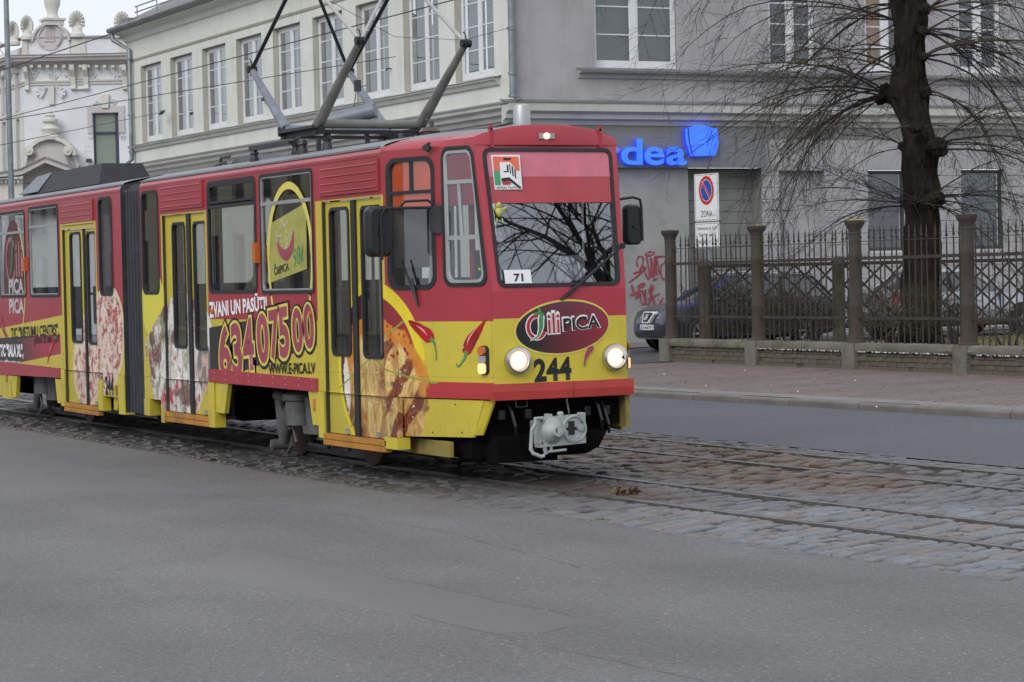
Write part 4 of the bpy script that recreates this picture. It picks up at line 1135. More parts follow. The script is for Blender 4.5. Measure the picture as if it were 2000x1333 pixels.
# ---- floor, ceiling, underframe
for x0, x1, rear in ((-8.62, -1.3, False), (-18, -9.38, True)):
    m = MB(); 
    segs = [(x0, x1)]
    dr = (( -7.82, -6.33), (-2.9, -1.44)) if not rear else ((-12.12, -10.55),)
    m.box(x0, x1, -0.8, 1.08, 0.86, 0.90)
    xs = sorted([x0, x1] + [v for d in dr for v in d])
    for a, b in zip(xs[::2], xs[1::2]): m.box(a, b, -1.08, -0.8, 0.86, 0.90)
    tp(m, "floor", M_int, None, rear)
    m = MB(); m.box(x0, x1, -1.05, 1.05, 2.98, 3.01); tp(m, "ceiling", M_intl, None, rear)
for a, b, rear in ((-8.6, -6.1, False), (-2.3, -1.35, False), (-12.4, -9.4, True), (-18, -15.2, True)):
    m = MB(); m.box(a, b, -0.78, 0.95, 0.32, 0.86); tp(m, "underframe_box", M_und, None, rear)
for a, b, rear in ((-6.1, -2.3, False), (-15.2, -12.4, True)):
    m = MB(); m.box(a, b, -0.45, 1.0, 0.70, 0.86); m.box(a, b, 0.95, 1.0, 0.3, .8); tp(m, "bogie_well", M_und, None, rear)
m = MB(); m.box(-9.4, -8.6, -0.9, 0.9, 0.82, 0.86); tp(m, "gangway_floor", M_int)

# ---- bogies
def bogie(cx, rear):
    def P(m, n_, mat, par=None, sm=None): return tp(m, n_, mat, par, rear, sm)
    m = MB(); m.box(cx - 1.35, cx + 1.3, -0.66, -0.52, 0.36, 0.46); m.box(cx - 0.3, cx + 0.3, -0.6, 0.6, 0.3, 0.5); m.box(cx - 1.35, cx + 1.3, .52, .66, 0.36, .46)
    fr = P(m, "bogie_frame", M_dgrey)
    for wx in (-0.97, 0.97):
        for yy in (-0.5, 0.5):
            m = MB(); m.lathe([(0.05, -0.06), (0.33, -0.055), (0.34, -0.02), (0.30, -0.015), (0.29, 0.03), (0.05, 0.04)], (cx + wx, yy - 0.0, 0.325), 'Y', 36)
            P(m, "wheel", M_whl, None, 40)
    # grey magnetic brake and suspension can as seen in the opening
    m = MB(); m.lathe([(0.16, 0.36), (0.165, 0.6), (0.19, 0.62), (0.19, 0.68), (0.15, 0.70)], (cx - 0.30, -0.80, 0), 'Z', 24); m.lathe([(0.14, 0.28), (0.15, 0.36)], (cx - 0.02, -0.74, 0.0), 'Z', 20); m.lathe([(0.13, 0.28), (0.15, 0.66)], (cx + .06, -0.74, 0.0), 'Z', 20); m.box(cx - 0.33, cx + 0.15, -0.78, -0.6, 0.30, 0.36); P(m, "spring_housing", M_bog, None, 40)
    m = MB(); m.tube([(cx - 0.66, -0.86, 0.17), (cx - 0.44, -0.86, 0.52)], 0.055, 12); m.tube([(cx - 0.52, -0.86, 0.40), (cx - 0.43, -0.86, 0.54)], 0.068, 12); P(m, "damper", M_bog, None, 40)
    m = MB(); m.lathe([(0.055, -0.02), (0.055, 0.16)], (cx - 0.68, -0.97, 0.14), 'Y', 18); m.lathe([(0.035, -0.03), (0.035, 0.1)], (cx - 0.68, -0.97, 0.14), 'Y', 12); P(m, "pivot", M_bog, None, 40)
    m = MB()
    m.prism([(cx - 1.02, 0.66), (cx - 0.90, 0.68), (cx - 0.80, 0.50), (cx - 0.58, 0.30), (cx - 0.55, 0.12), (cx - 0.68, 0.04), (cx - 0.84, 0.06), (cx - 0.95, 0.28)], lambda u, v, w: (u, -0.82 + w, v), 0, 0.03); P(m, "linkage_plate", M_bog)
    m = MB(); m.tube([(cx - 1.0, -0.8, 0.64), (cx - 0.70, -0.8, 0.62)], 0.05, 10); m.tube([(cx - 0.55, -0.86, 0.6), (cx - 0.40, -0.88, 0.45), (cx - 0.30, -0.88, 0.28), (cx - 0.24, -0.88, 0.18)], 0.016, 6); m.tube([(cx - 0.36, -0.9, 0.42), (cx - 0.27, -0.9, 0.33), (cx - 0.40, -0.9, 0.32)], 0.014, 6); P(m, "brake_rods", M_bog, None, 40)
    m = MB(); m.box(cx + 0.25, cx + 0.34, -0.72, -0.6, 0.14, 0.40); m.tube([(cx - 0.2, -0.75, 0.16), (cx + 0.3, -0.75, 0.15), (cx + 0.36, -0.75, 0.30)], 0.02, 6); m.box(cx - 0.8, cx + 0.8, -0.56, -0.44, 0.05, 0.14); P(m, "track_brake", M_dgrey)
bogie(-4.03, False); bogie(-13.95, True)
m = MB(); m.lathe([(0.09, -0.015), (0.09, 0.015)], (-2.74, -0.95, 0.26), 'Y', 18); tp(m, "step_bracket", M_bog)
m = MB(); m.lathe([(0.08, -0.015), (0.08, 0.015)], (-11.72, -0.95, 0.22), 'Y', 18); tp(m, "step_bracket", M_bog, None, True)

# ---- interior fittings
def seat(x, y, rear, face=1):
    m = MB(); m.box(x - .2, x + .2, y - .2, y + .2, 1.28, 1.34); m.box(x - .22 * face - .03, x - .22 * face + .03, y - .2, y + .2, 1.3, 1.85); m.box(x - .04, x + .04, y - .04, y + .04, .9, 1.3)
    tp(m, "seat", M_seat, None, rear)
for x in (-5.9, -5.15, -4.3, -3.6): seat(x, -0.78, False)
for x in (-8.2, -7.4, -6.6, -5.8, -5.0, -4.2, -3.4, -2.6): seat(x, 0.72, False)
for x in (-9.9, -12.9, -13.6, -14.4, -15.1): seat(x, -0.78, True)
for x in (-10.2, -11.2, -12.2, -13.2, -14.2, -15.2, -16.2): seat(x, 0.72, True)
for x, rear in ((-8.0, 0), (-6.2, 0), (-4.65, 0), (-3.05, 0), (-10.5, 1), (-12.25, 1), (-13.95, 1)):
    m = MB()
    for yy in (-.5, .45): m.tube([(x, yy, .9), (x, yy, 2.98)], 0.018, 8)
    m.tube([(x, -.95, 1.75), (x, -.5, 1.75)], 0.016, 6); tp(m, "handrail_pole", M_pole, None, bool(rear))
# cab bulkhead, console, seat
m = MB(); m.prism([(-1.38, 1.70), (-0.66, 1.70), (-0.66, 2.98), (-1.38, 2.98)], ftaperL, 0.05, 0.09); tp(m, "window_light_blocker", M_int)  # added panel blocking the bright view through the far cab window
m = MB(); m.box(-1.47, -1.43, -1.0, 1.0, .9, 1.85); m.box(-1.47, -1.43, 0.1, 1.0, 1.85, 2.98); m.box(-1.47, -1.43, -1.0, -0.7, 1.85, 2.98); tp(m, "cab_bulkhead", M_int)
m = MB(); m.hexa([(-0.75, -.78, .95), (-.02, -.6, .95), (-.02, .6, .95), (-0.75, .78, .95)], [(-0.6, -.76, 1.72), (-.08, -.58, 1.735), (-.08, .6, 1.735), (-0.6, .78, 1.72)]); tp(m, "driver_console", M_dgrey)
m = MB(); m.box(-1.25, -0.85, -.25, .25, 1.35, 1.42); m.box(-1.3, -1.22, -.25, .25, 1.4, 2.1); tp(m, "driver_seat", M_seat)
m = MB(); m.box(-1.38, -1.34, -1.02, -0.4, 1.95, 2.9); tp(m, "cab_locker", M_intl)
m = MB(); m.tube([(-0.50, -0.62, 1.3), (-0.50, -0.62, 2.6)], 0.03, 8); tp(m, "cab_pillar", simple("red_post", (0.35, 0.03, 0.03), .5))

# hoses and brackets in the dark recess under the front
for y_, z_, x_ in ((-0.50, 0.60, -0.02), (0.36, 0.62, 0.0), (0.44, 0.58, -0.02)):
    m = MB(); m.tube([(x_ - .1, y_, .74), (x_, y_, z_ + .05), (x_ + .03, y_ + .02, z_ - .08), (x_ - .02, y_ + .05, z_ - .16)], .014, 8); tp(m, "air_hose", M_blk)
for y_ in (-.56, -.3, .3, .5):
    m = MB(); m.box(-.12, -.085, y_ - .03, y_ + .03, .58, .66); tp(m, "beam_bracket", M_blk)
for k, (y_, z_) in enumerate(((-.20, .385), (-.20, .575), (.17, .40), (.17, .60), (.20, .55))):
    m = MB(); m.lathe([(.012, 0), (.012, .008), (.006, .010)], (.301, y_ - .02, z_), 'X', 6); tp(m, "coupler_bolt", M_bog, ch)
# ---- advertising lettering on the tram (flat print)
def decal(name, pts, mp, mat, par, w=-0.003):
    m = MB(); m.poly([mp(u, v, w) for u, v in pts]); return tp(m, name, mat, par)
def T(txt, mp, u, v, h, wid, mat, par, w=-0.004, rot=0, off=0.02, name="lettering", **k):
    return textmesh(txt, mp, u, v, h, wid, off, rot, mat=mat, name=name, parent=par, w=w, **k)
fp = [o for o in tram.children if o.name.startswith("front_panel")][0]
E0 = circ(0.005, 1.385, 0.485, 0.245, 64, 4.5); E1 = circ(0.005, 1.385, 0.468, 0.228, 64, 4.5)
t = Tree("oval_print")
c = t.mix((0.010, 0.008, 0.010), (0.30, 0.018, 0.035), (t.y + 0.28).ramp(0, 0.75)); c = t.mix(c, (0.16, 0.05, 0.09), (t.z - 1.40).ramp(0.0, 0.25) * 0.55)
MATS['oval'] = t.finish(c, 0.35, coat=0.3)
def gridpoly(name, loop, mp, mat, par, w):   # filled loop that follows a curved panel
    m = MB(); cu = sum(p[0] for p in loop) / len(loop); cv = sum(p[1] for p in loop) / len(loop)
    rings = []
    for k in (1.0, 0.75, 0.5, 0.25, 0.02): rings.append([mp(cu + (u - cu) * k, cv + (v - cv) * k, w) for u, v in loop])
    m.rings(rings, False, True); return tp(m, name, mat, par)
gridpoly("oval_rim", E0, nosey, M_yelp, fp, -0.004)
gridpoly("oval_badge", E1, nosey, MATS['oval'], fp, -0.007)
# badge wording with the pepper in the initial
for (mat, off, w) in ((M_white, 0.050, -0.010), (M_black, 0.018, -0.013)):
    T("PICA", nosey, 0.005 - (0.012 if off > .04 else 0), 1.352, 0.115 if off < .04 else 0.125, 0.375 if off < .04 else 0.40, mat, fp, w, 3.5, off)
for (mat, off, w) in ((M_white, 0.055, -0.010), (M_redp, 0.012, -0.013)):
    T("ili", nosey, -0.150 - (0.008 if off > .04 else 0), 1.335, 0.185 if off < .04 else 0.20, 0.115 if off < .04 else 0.132, mat, fp, w, 2, off)
def arc(cx, cz, rx, rz, a0, a1, th, n=26):
    o = [(cx + (rx + th / 2) * cos(rad(a0 + (a1 - a0) * k / n)), cz + (rz + th / 2) * sin(rad(a0 + (a1 - a0) * k / n))) for k in range(n + 1)]
    i = [(cx + (rx - th / 2) * cos(rad(a0 + (a1 - a0) * k / n)), cz + (rz - th / 2) * sin(rad(a0 + (a1 - a0) * k / n))) for k in range(n + 1)]
    return o, i
def arcd(name, cx, cz, rx, rz, a0, a1, th, mp, mat, par, w):
    o, i = arc(cx, cz, rx, rz, a0, a1, th); m = MB()
    for k in range(len(o) - 1): m.poly([mp(*o[k], w), mp(*o[k + 1], w), mp(*i[k + 1], w), mp(*i[k], w)])
    return tp(m, name, mat, par)
for th, mat, w in ((0.050, M_white, -0.010), (0.030, M_redp, -0.013)): arcd("letter_ring", -0.262, 1.395, 0.085, 0.098, 38, 335, th, nosey, mat, fp, w)
def blade(name, pts, wds, mp, mat, par, w, n=5):   # tapering stroke
    m = MB(); pr = None; P, W_ = [], []
    A = [Vector((a, b)) for a, b in pts]; N = len(A)
    for i in range(N - 1):
        p0, p1, p2, p3 = A[max(i - 1, 0)], A[i], A[i + 1], A[min(i + 2, N - 1)]
        for k in range(n):
            s_ = k / n; P.append(0.5 * ((2 * p1) + (p2 - p0) * s_ + (2 * p0 - 5 * p1 + 4 * p2 - p3) * s_ ** 2 + (3 * p1 - p0 - 3 * p2 + p3) * s_ ** 3)); W_.append(wds[i] + (wds[i + 1] - wds[i]) * (3 * s_ * s_ - 2 * s_ ** 3))
    P.append(A[-1]); W_.append(wds[-1]); wds = W_
    for i, p in enumerate(P):
        d = (P[min(i + 1, len(P) - 1)] - P[max(i - 1, 0)]).normalized(); nn = Vector((-d.y, d.x)) * wds[i] / 2
        cur = (p + nn, p - nn)
        if pr: m.poly([mp(pr[0].x, pr[0].y, w), mp(pr[1].x, pr[1].y, w), mp(cur[1].x, cur[1].y, w), mp(cur[0].x, cur[0].y, w)])
        pr = cur
    return tp(m, name, mat, par)
stem = [(-0.215, 1.500), (-0.222, 1.45), (-0.222, 1.40), (-0.235, 1.35), (-0.262, 1.305), (-0.33, 1.275)]
blade("pepper_print", stem, [0.058, 0.066, 0.062, 0.048, 0.032, 0.012], nosey, M_white, fp, -0.014)
blade("pepper_print", stem, [0.034, 0.042, 0.040, 0.028, 0.015, 0.004], nosey, M_green, fp, -0.016)
blade("pepper_stalk", [(-0.29, 1.508), (-0.235, 1.518), (-0.19, 1.505)], [0.02, 0.03, 0.01], nosey, M_green, fp, -0.016)
blade("pepper_stalk", [(-0.225, 1.52), (-0.24, 1.55), (-0.26, 1.562)], [0.03, 0.02, 0.01], nosey, M_green, fp, -0.016)
for mat, k, w in ((M_yelp, 0, -0.008), (M_pink, 1, -0.011)):
    blade("small_pepper", [(0.305, 1.195), (0.27, 1.175), (0.235, 1.13), (0.215, 1.07), (0.205, 1.02)], [0.05 - .015 * k, 0.07 - .015 * k, 0.055 - .015 * k, 0.035 - .015 * k, 0.004], nosey, mat, fp, w)
T("244", nosey, -0.292, 0.915, 0.195, 0.372, M_black, fp, -0.003, 1.5, 0.042, sp=1.08)
# peppers on the flank
flank = [o for o in tram.children if o.name.startswith("nose_flank")][0]
def pepper(pts, wds, sp, mp, par, hl):
    t = Tree("pepper_red_print"); cc = t.mix((0.42, 0.008, 0.012), (0.25, 0.004, 0.008), t.noise(5, 3).ramp(0.4, 0.6)); cc = t.mix(cc, (0.85, 0.45, 0.45), t.noise(9, 2).ramp(0.66, 0.72)); m_ = MATS.get('pep') or t.finish(cc, 0.3); MATS['pep'] = m_
    b = blade("pepper_print", pts, wds, mp, m_, par, -0.004)
    blade("pepper_stalk", sp, [0.045, 0.028, 0.018, 0.014, 0.018][:len(sp)], mp, M_green, par, -0.005)
    blade("pepper_shine", hl, [0.004, 0.016, 0.004], mp, simple("print_shine", (0.8, 0.35, 0.33), .4), par, -0.006)
pepper([(-0.085, 1.475), (-0.12, 1.44), (-0.17, 1.385), (-0.23, 1.33), (-0.29, 1.27), (-0.34, 1.20), (-0.355, 1.165)], [0.006, 0.03, 0.062, 0.098, 0.125, 0.115, 0.06], [(-0.34, 1.19), (-0.365, 1.13), (-0.40, 1.09), (-0.45, 1.05), (-0.475, 1.075)], taper, flank, [(-0.20, 1.40), (-0.30, 1.31), (-0.33, 1.24)])
pepper([(-1.09, 1.465), (-1.04, 1.435), (-0.96, 1.395), (-0.89, 1.355), (-0.84, 1.33), (-0.80, 1.30), (-0.785, 1.275)], [0.01, 0.06, 0.10, 0.125, 0.14, 0.115, 0.05], [(-0.80, 1.30), (-0.76, 1.27), (-0.74, 1.22), (-0.73, 1.15), (-0.735, 1.105)], taper, flank, [(-0.98, 1.42), (-0.90, 1.38), (-0.84, 1.33)])

# phone number and web address
T("ZVANI UN PASŪTI!", side, -6.24, 1.475, 0.15, 1.80, M_white, sA, -0.004, 3.0, 0.038, fan=-0.25)
X0 = -5.86
for grp, u, wd, v, h in (("6", -5.92, 0.36, 0.81, 0.56), ("3", -5.52, 0.31, 0.85, 0.56), ("4", -5.17, 0.33, 0.93, 0.53), ("0", -4.74, 0.34, 1.02, 0.49), ("7", -4.37, 0.28, 1.07, 0.49), ("5", -4.10, 0.28, 1.09, 0.50), ("0", -3.72, 0.28, 1.15, 0.42), ("0", -3.41, 0.27, 1.19, 0.42)):
    for mat, off, w, gx in ((M_black, 0.11, -0.004, 0.072), (M_yelp, 0.075, -0.006, 0.034), (M_pink, 0.035, -0.008, 0.0)):
        T(grp, side, u - gx, v - gx * 0.3, h + gx * 0.2, wd + 2 * gx, mat, sA, w, 5, off)
T("WWW.E-PICA.LV", side, -4.44, 0.895, 0.11, 1.30, M_black, sA, -0.009, 1.8, 0.022)
for u, v in ((-6.12, 1.54), (-3.24, 1.52)):
    m = MB(); m.lathe([(0.03, 0), (0.028, -0.02), (0.0005, -0.026)], (u, -1.10, v), 'Y', 14); tp(m, "side_marker", MATS['amber_lens'], sA)
# rear advertising
T("T/C \"RIETUMU CENTRS\",", side, -15.0, 1.13, 0.15, 2.62, M_black, sB, -0.004, 1.8, 0.03)
T("JAUNĀ OSTMALA 3/5", side, -13.72, 1.03 + .045, 0.09, 1.30, M_black, sB, -0.004, 1.8, 0.02)
T("T/C \"SALA XL\",", side, -15.66, 0.87, 0.165, 1.35, M_white, sB, -0.004, 0.8, 0.05)
T("KLAIPĒDAS IELA 62", side, -15.65, 0.72, 0.085, 1.12, M_white, sB, -0.004, 0.8, 0.03)
pepper([(-12.62, 1.16), (-12.72, 1.10), (-12.85, 1.00), (-12.95, 0.90), (-13.02, 0.82)], [0.09, 0.10, 0.08, 0.05, 0.01], [(-12.62, 1.15), (-12.58, 1.18), (-12.5, 1.17)], side, sB, [(-12.7, 1.12), (-12.8, 1.04), (-12.9, .95)])
pepper([(-15.6, 1.44), (-15.55, 1.38), (-15.45, 1.28), (-15.32, 1.19), (-15.2, 1.16)], [0.10, 0.12, 0.11, 0.08, 0.02], [(-15.6, 1.44), (-15.62, 1.5)], side, sB, [(-15.55, 1.4), (-15.45, 1.3), (-15.35, 1.22)])
T("244", side, -10.24, 0.50, 0.22, 0.36, M_black, [o for o in tram.children if o.name.startswith("skirt_panel") and o.data.materials[0] == LB_][0], -0.006, 0, 0.04)
# window print: oval and name over the rear window
M_film = simple("perforated_film", (0.10, 0.035, 0.04), 0.7, var=0.2)
gridpoly("oval_film", [(u, v) for u, v in circ(-14.75, 1.95, 0.62, 0.86, 40)], lambda u, v, w: side(max(-15.52, min(-14.09, u)), min(2.90, max(1.75, v)), w), M_film, f0, 0.004)
arcd("oval_line", -14.75, 1.95, 0.64, 0.87, -60, 60, 0.04, side, M_yelp, sB, -0.003)
M_fpink = simple("film_pink", (0.35, 0.14, 0.15), .7); M_fw = simple("film_white", (0.45, 0.45, 0.45), .7)
arcd("letter_ring", -14.90, 2.24, 0.26, 0.30, 40, 330, 0.07, side, M_fpink, f0, -0.001)
blade("pepper_print", [(-14.80, 2.62), (-14.80, 2.4), (-14.85, 2.15), (-15.05, 1.95)], [0.10, 0.10, 0.07, 0.01], side, simple("film_green", (0.06, 0.16, 0.10), .7), f0, -0.003)
T("ili", side, -14.62, 2.02, 0.50, 0.38, M_fpink, f0, -0.001, 0, 0.02)
T("PICA", side, -15.05, 1.78, 0.20, 0.85, M_fw, f0, -0.002, 0, 0.04)
T("PICA", side, -15.05, 1.50, 0.20, 0.85, simple("print_grey", (0.5, 0.46, 0.46), .6), sB, -0.004, 0, 0.04)
# window next to the front doors: yellow oval and tilted poster
arcd("oval_line", -3.78, 2.12, 0.60, 0.70, 0, 180, 0.075, side, M_yelp, fD, 0.000)
arcd("oval_line", -3.78, 2.12, 0.60, 0.95, 180, 218, 0.05, side, M_yelp, fD, 0.000)
arcd("oval_line", -3.78, 2.12, 0.60, 0.95, 322, 360, 0.05, side, M_yelp, fD, 0.000)
arcd("oval_line", -3.78, 2.12, 0.60, 0.95, 206, 232, 0.05, side, M_yelp, sA, -0.003)
arcd("oval_line", -3.78, 2.12, 0.60, 0.95, 306, 334, 0.05, side, M_yelp, sA, -0.003)
po = decal("poster", [(-4.42, 1.83), (-3.32, 1.97), (-3.31, 2.50), (-3.40, 2.61), (-4.36, 2.44)], side, simple("olive_poster", (0.36, 0.34, 0.085), 0.7, var=0.2, scale=5), fD, 0.002)
blade("pepper_print", [(-4.12, 2.25), (-4.02, 2.15), (-3.86, 2.12), (-3.72, 2.20), (-3.66, 2.36)], [0.03, 0.09, 0.12, 0.10, 0.02], side, M_pink, fD, -0.001)
m = MB(); rs = random.Random(3)
for k in range(34):
    a = rs.uniform(0, 6.28); u, v = -3.95 + cos(a) * rs.uniform(.05, .26), 2.32 + sin(a) * rs.uniform(.03, .16); m.poly([side(u, v, -.0), side(u + .03, v + .01, -.0), side(u + .015, v + .04, -.0)])
tp(m, 'splash_print', simple('pale_print', (0.62, 0.6, 0.5), .6), fD)['kind'] = 'stuff'
T("ČiliPICA", side, -4.22, 1.915, 0.08, 0.42, M_black, fD, -0.001, 7, 0.02)
T("98¢", side, -3.66, 1.99, 0.19, 0.30, M_green, fD, -0.001, 14, 0.0, shear=0.3)

# ---- windscreen sticker with a tram emblem, route card
def stk(u, v, w): return nosey(u, v, w)
card = decal("sticker", [(-0.565, 2.62), (-0.30, 2.62), (-0.295, 2.93), (-0.575, 2.93)], nosey, M_white, ws, -0.002)
decal("sticker_orange", [(-0.56, 2.79), (-0.31, 2.79), (-0.31, 2.915), (-0.56, 2.915)], nosey, simple("coral_print", (0.75, 0.16, 0.09), .5), ws, -0.005)
decal("sticker_green", [(-0.56, 2.66), (-0.505, 2.66), (-0.505, 2.79), (-0.56, 2.79)], nosey, simple("print_leaf", (0.05, 0.33, 0.16), .5), ws, -0.005)
decal("emblem_body", [(-0.50, 2.72), (-0.42, 2.72), (-0.33, 2.655), (-0.325, 2.76), (-0.40, 2.865), (-0.50, 2.865)], nosey, M_white, ws, -0.008)
for q in ([(-0.47, 2.775), (-0.42, 2.775), (-0.42, 2.84), (-0.435, 2.84), (-0.435, 2.785), (-0.47, 2.785)], [(-0.41, 2.765), (-0.40, 2.755), (-0.40, 2.845), (-0.41, 2.85)], [(-0.388, 2.745), (-0.375, 2.735), (-0.375, 2.82), (-0.388, 2.835)], [(-0.365, 2.725), (-0.352, 2.715), (-0.352, 2.795), (-0.365, 2.81)], [(-0.495, 2.69), (-0.42, 2.70), (-0.32, 2.625), (-0.32, 2.645), (-0.42, 2.73), (-0.495, 2.72)], [(-0.46, 2.885), (-0.40, 2.885), (-0.38, 2.90), (-0.46, 2.905)]):
    decal("emblem_line", q, nosey, M_black, ws, -0.010)
decal("emblem_skirt", [(-0.49, 2.665), (-0.42, 2.665), (-0.40, 2.69), (-0.49, 2.695)], nosey, M_redp, ws, -0.010)
T("LIEPĀJAS TRAMVAJS", nosey, -0.555, 2.627, 0.022, 0.245, M_black, ws, -0.006, 0, 0.0)
rc = decal("route_card", [(-0.545, 1.785), (-0.29, 1.785), (-0.295, 1.905), (-0.55, 1.905)], nosey, M_white, ws, -0.002)
T("71", nosey, -0.46, 1.805, 0.068, 0.09, M_black, ws, -0.004, 0, 0.03)

# ---- things behind the glass
def toy(name, loc, col, label, sc=1.0, tall=1.0):
    r = thing(name, label, "plush toy", loc, 0, "plush toys in the driver's cab")
    mt = simple(name + "_fur_" + str(len(MATS)), col, 0.9, var=0.2, scale=30, bump=0.5)
    m = MB(); m.lathe([(0.001, -.05 * tall), (.03, -.045 * tall), (.042, 0), (.03, .035 * tall), (.02, .045)], (0, 0, 0), 'Z', 14); a = m.obj("torso", mt, r, True)
    m = MB(); m.lathe([(0.001, .03), (.028, .045), (.036, .07), (.026, .095), (0.001, .105)], (0, 0, 0), 'Z', 14); m.obj("head", mt, r, True)
    for sx in (-1, 1):
        m = MB(); m.tube([(0, sx * .03, .02), (0.015, sx * .065, .035), (.02, sx * .085, .05)], [.014, .013, .009], 8); m.obj("arm", mt, r, True)
        m = MB(); m.tube([(0, sx * .02, -.04), (0.02, sx * .03, -.08 * tall), (.03, sx * .035, -.1 * tall)], [.016, .014, .012], 8); m.obj("leg", mt, r, True)
    r.scale = (sc, sc, sc); return r
toy("plush_toy", (-0.13, -0.535, 2.42), (0.55, 0.52, 0.12), "small yellow plush toy hanging inside the top left corner of the windscreen", 0.9)
toy("plush_toy", (-0.08, 0.60, 1.82), (0.16, 0.40, 0.12), "green plush toy sitting at the right end of the windscreen ledge", 1.2)
toy("plush_toy", (-0.20, -0.62, 1.87), (0.70, 0.60, 0.03), "bright yellow plush toy on the cab ledge behind the narrow side window", 1.1)
r = thing("hanging_charm", "white and blue charm dangling on a thread inside the left side of the windscreen", "charm", (-0.12, -0.535, 2.32))
m = MB(); m.tube([(0, 0, 0), (0, 0, -.08)], .004, 5); m.obj("thread", M_white, r)
for z, c_, s_ in ((-.04, (0.08, 0.14, 0.35), .022), (-.10, (0.6, 0.62, 0.66), .026), (-.16, (0.75, 0.74, 0.72), .036)):
    m = MB(); m.lathe([(0.001, -s_), (s_ * .8, -s_ * .6), (s_, 0), (s_ * .8, s_ * .6), (0.001, s_)], (0, 0, z), 'Z', 12); m.obj("bead", simple("bead_%d" % int(-z * 100), c_, .5), r, True)
m = MB(); m.hexa([(-.10, .02, 1.80), (-.07, .02, 1.80), (-.07, .30, 1.80), (-.10, .30, 1.80)], [(-.16, .03, 2.02), (-.155, .03, 2.02), (-.155, .32, 2.03), (-.16, .32, 2.03)])
tag(m.obj("paper_sheet", simple("pinkish_paper", (0.62, 0.55, 0.58), 0.7, var=.05)), "pale paper sheet leaning inside the windscreen above the wiper", "paper")
m = MB(); m.box(-.9, -.87, -.86, -.64, 1.80, 2.34)
tag(m.obj("notice_board", simple("white_card", (0.55, 0.55, 0.56), 0.7, var=.05)), "tall white card standing behind the cab side window beneath the orange blind", "card")
m = MB(); m.lathe([(0.05, 0), (0.05, .12)], (-.95, -.80, 1.80), 'Z', 16); m.lathe([(0.04, 0), (0.04, .10)], (-.83, -.80, 1.79), 'Z', 16)
tag(m.obj("paper_roll", simple("tissue_white", (0.75, 0.75, 0.75), 0.9)), "white paper rolls on the ledge of the cab side window", "paper roll")

# ---- passenger by the window
def person_seated(loc, rotz, label, hair, coat, skin):
    r = thing("person", label, "person", loc, rotz)
    me = bpy.data.meshes.new("body")
    V_ = [(0, 0, 0), (0, 0, .18), (0, .01, .36), (0, .01, .48), (0, 0, .56), (0.02, 0, .64), (0.03, 0, .76),
          (0, .17, .46), (.08, .21, .26), (.22, .14, .16), (0, -.17, .46), (.08, -.21, .26), (.22, -.14, .16),
          (.05, .09, -.02), (.24, .10, -.02), (.26, .10, -.36), (.34, .10, -.39), (.05, -.09, -.02), (.24, -.10, -.02), (.26, -.10, -.36), (.34, -.10, -.39)]
    Ed = [(0, 1), (1, 2), (2, 3), (3, 4), (4, 5), (5, 6), (3, 7), (7, 8), (8, 9), (3, 10), (10, 11), (11, 12), (0, 13), (13, 14), (14, 15), (15, 16), (0, 17), (17, 18), (18, 19), (19, 20)]
    R_ = [.15, .14, .15, .13, .055, .085, .07, .075, .05, .035, .075, .05, .035, .09, .065, .045, .04, .09, .065, .045, .04]
    me.from_pydata(V_, Ed, [])
    o = link("body", me, r)
    md = o.modifiers.new("skin", 'SKIN'); 
    for i, q in enumerate(R_): me.skin_vertices[0].data[i].radius = (q, q * (1.15 if i < 4 else 1))
    me.skin_vertices[0].data[0].use_root = True
    o.modifiers.new("sub", 'SUBSURF').levels = 2; o.modifiers[-1].render_levels = 2
    t = Tree("passenger"); c = t.mix(coat, skin, (t.z - .535).st(.02)); t.finish(c, .8); me.materials.append(t.m)
    m = MB(); m.lathe([(0.001, .875), (.07, .865), (.105, .81), (.112, .74), (.108, .66), (.09, .60)], (-.01, 0, 0), 'Z', 18, False); h = m.obj("hair", simple("hair_tone", hair, .8, var=.3, scale=30), r, True)
    # open the hair at the face
    for v in h.data.vertices:
        if v.co.x > 0.02 and v.co.z < .79: v.co.x = 0.02
    for sy in (-.032, .032):
        m = MB(); m.lathe([(0.001, -.008), (.01, 0), (.001, .008)], (.108, sy, .74), 'X', 10); m.obj("eye", M_black, r)
    m = MB(); m.hexa([(.10, -.012, .69), (.125, -.008, .70), (.125, .008, .70), (.10, .012, .69)], [(.10, -.006, .74), (.108, -.004, .74), (.108, .004, .74), (.10, .006, .74)]); m.obj("nose", t.m, r)
    m = MB(); m.box(.100, .106, -.025, .025, .662, .670); m.obj("mouth", simple("lips", (.35, .12, .1), .6), r)
    return r
person_seated((-5.86, -0.58, 1.38), rad(-52), "seated passenger with fair hair and a pale coat seen through the tram's middle window", (0.30, 0.17, 0.08), (0.42, 0.40, 0.36), (0.55, 0.33, 0.24))
m = MB(); m.rings([[(-5.08 + .02 * sin(k * 1.9) - .10 * i / 8 + k * .012, -0.98, 2.9 - 1.1 * i / 8) for k in range(10)] for i in range(9)], False, False)
tp(m, "curtain_and_reflection", simple("cream_reflection", (0.42, 0.39, 0.33), .9, var=.2, scale=6))  # pale strip added to imitate a curtain-like reflection in the window
# ---- roof equipment
def rp(m, name, mat, rear=False, smooth=None, par=None): return tp(m, name, mat, par, rear, smooth)
PX0, PX1 = -5.12, -4.2
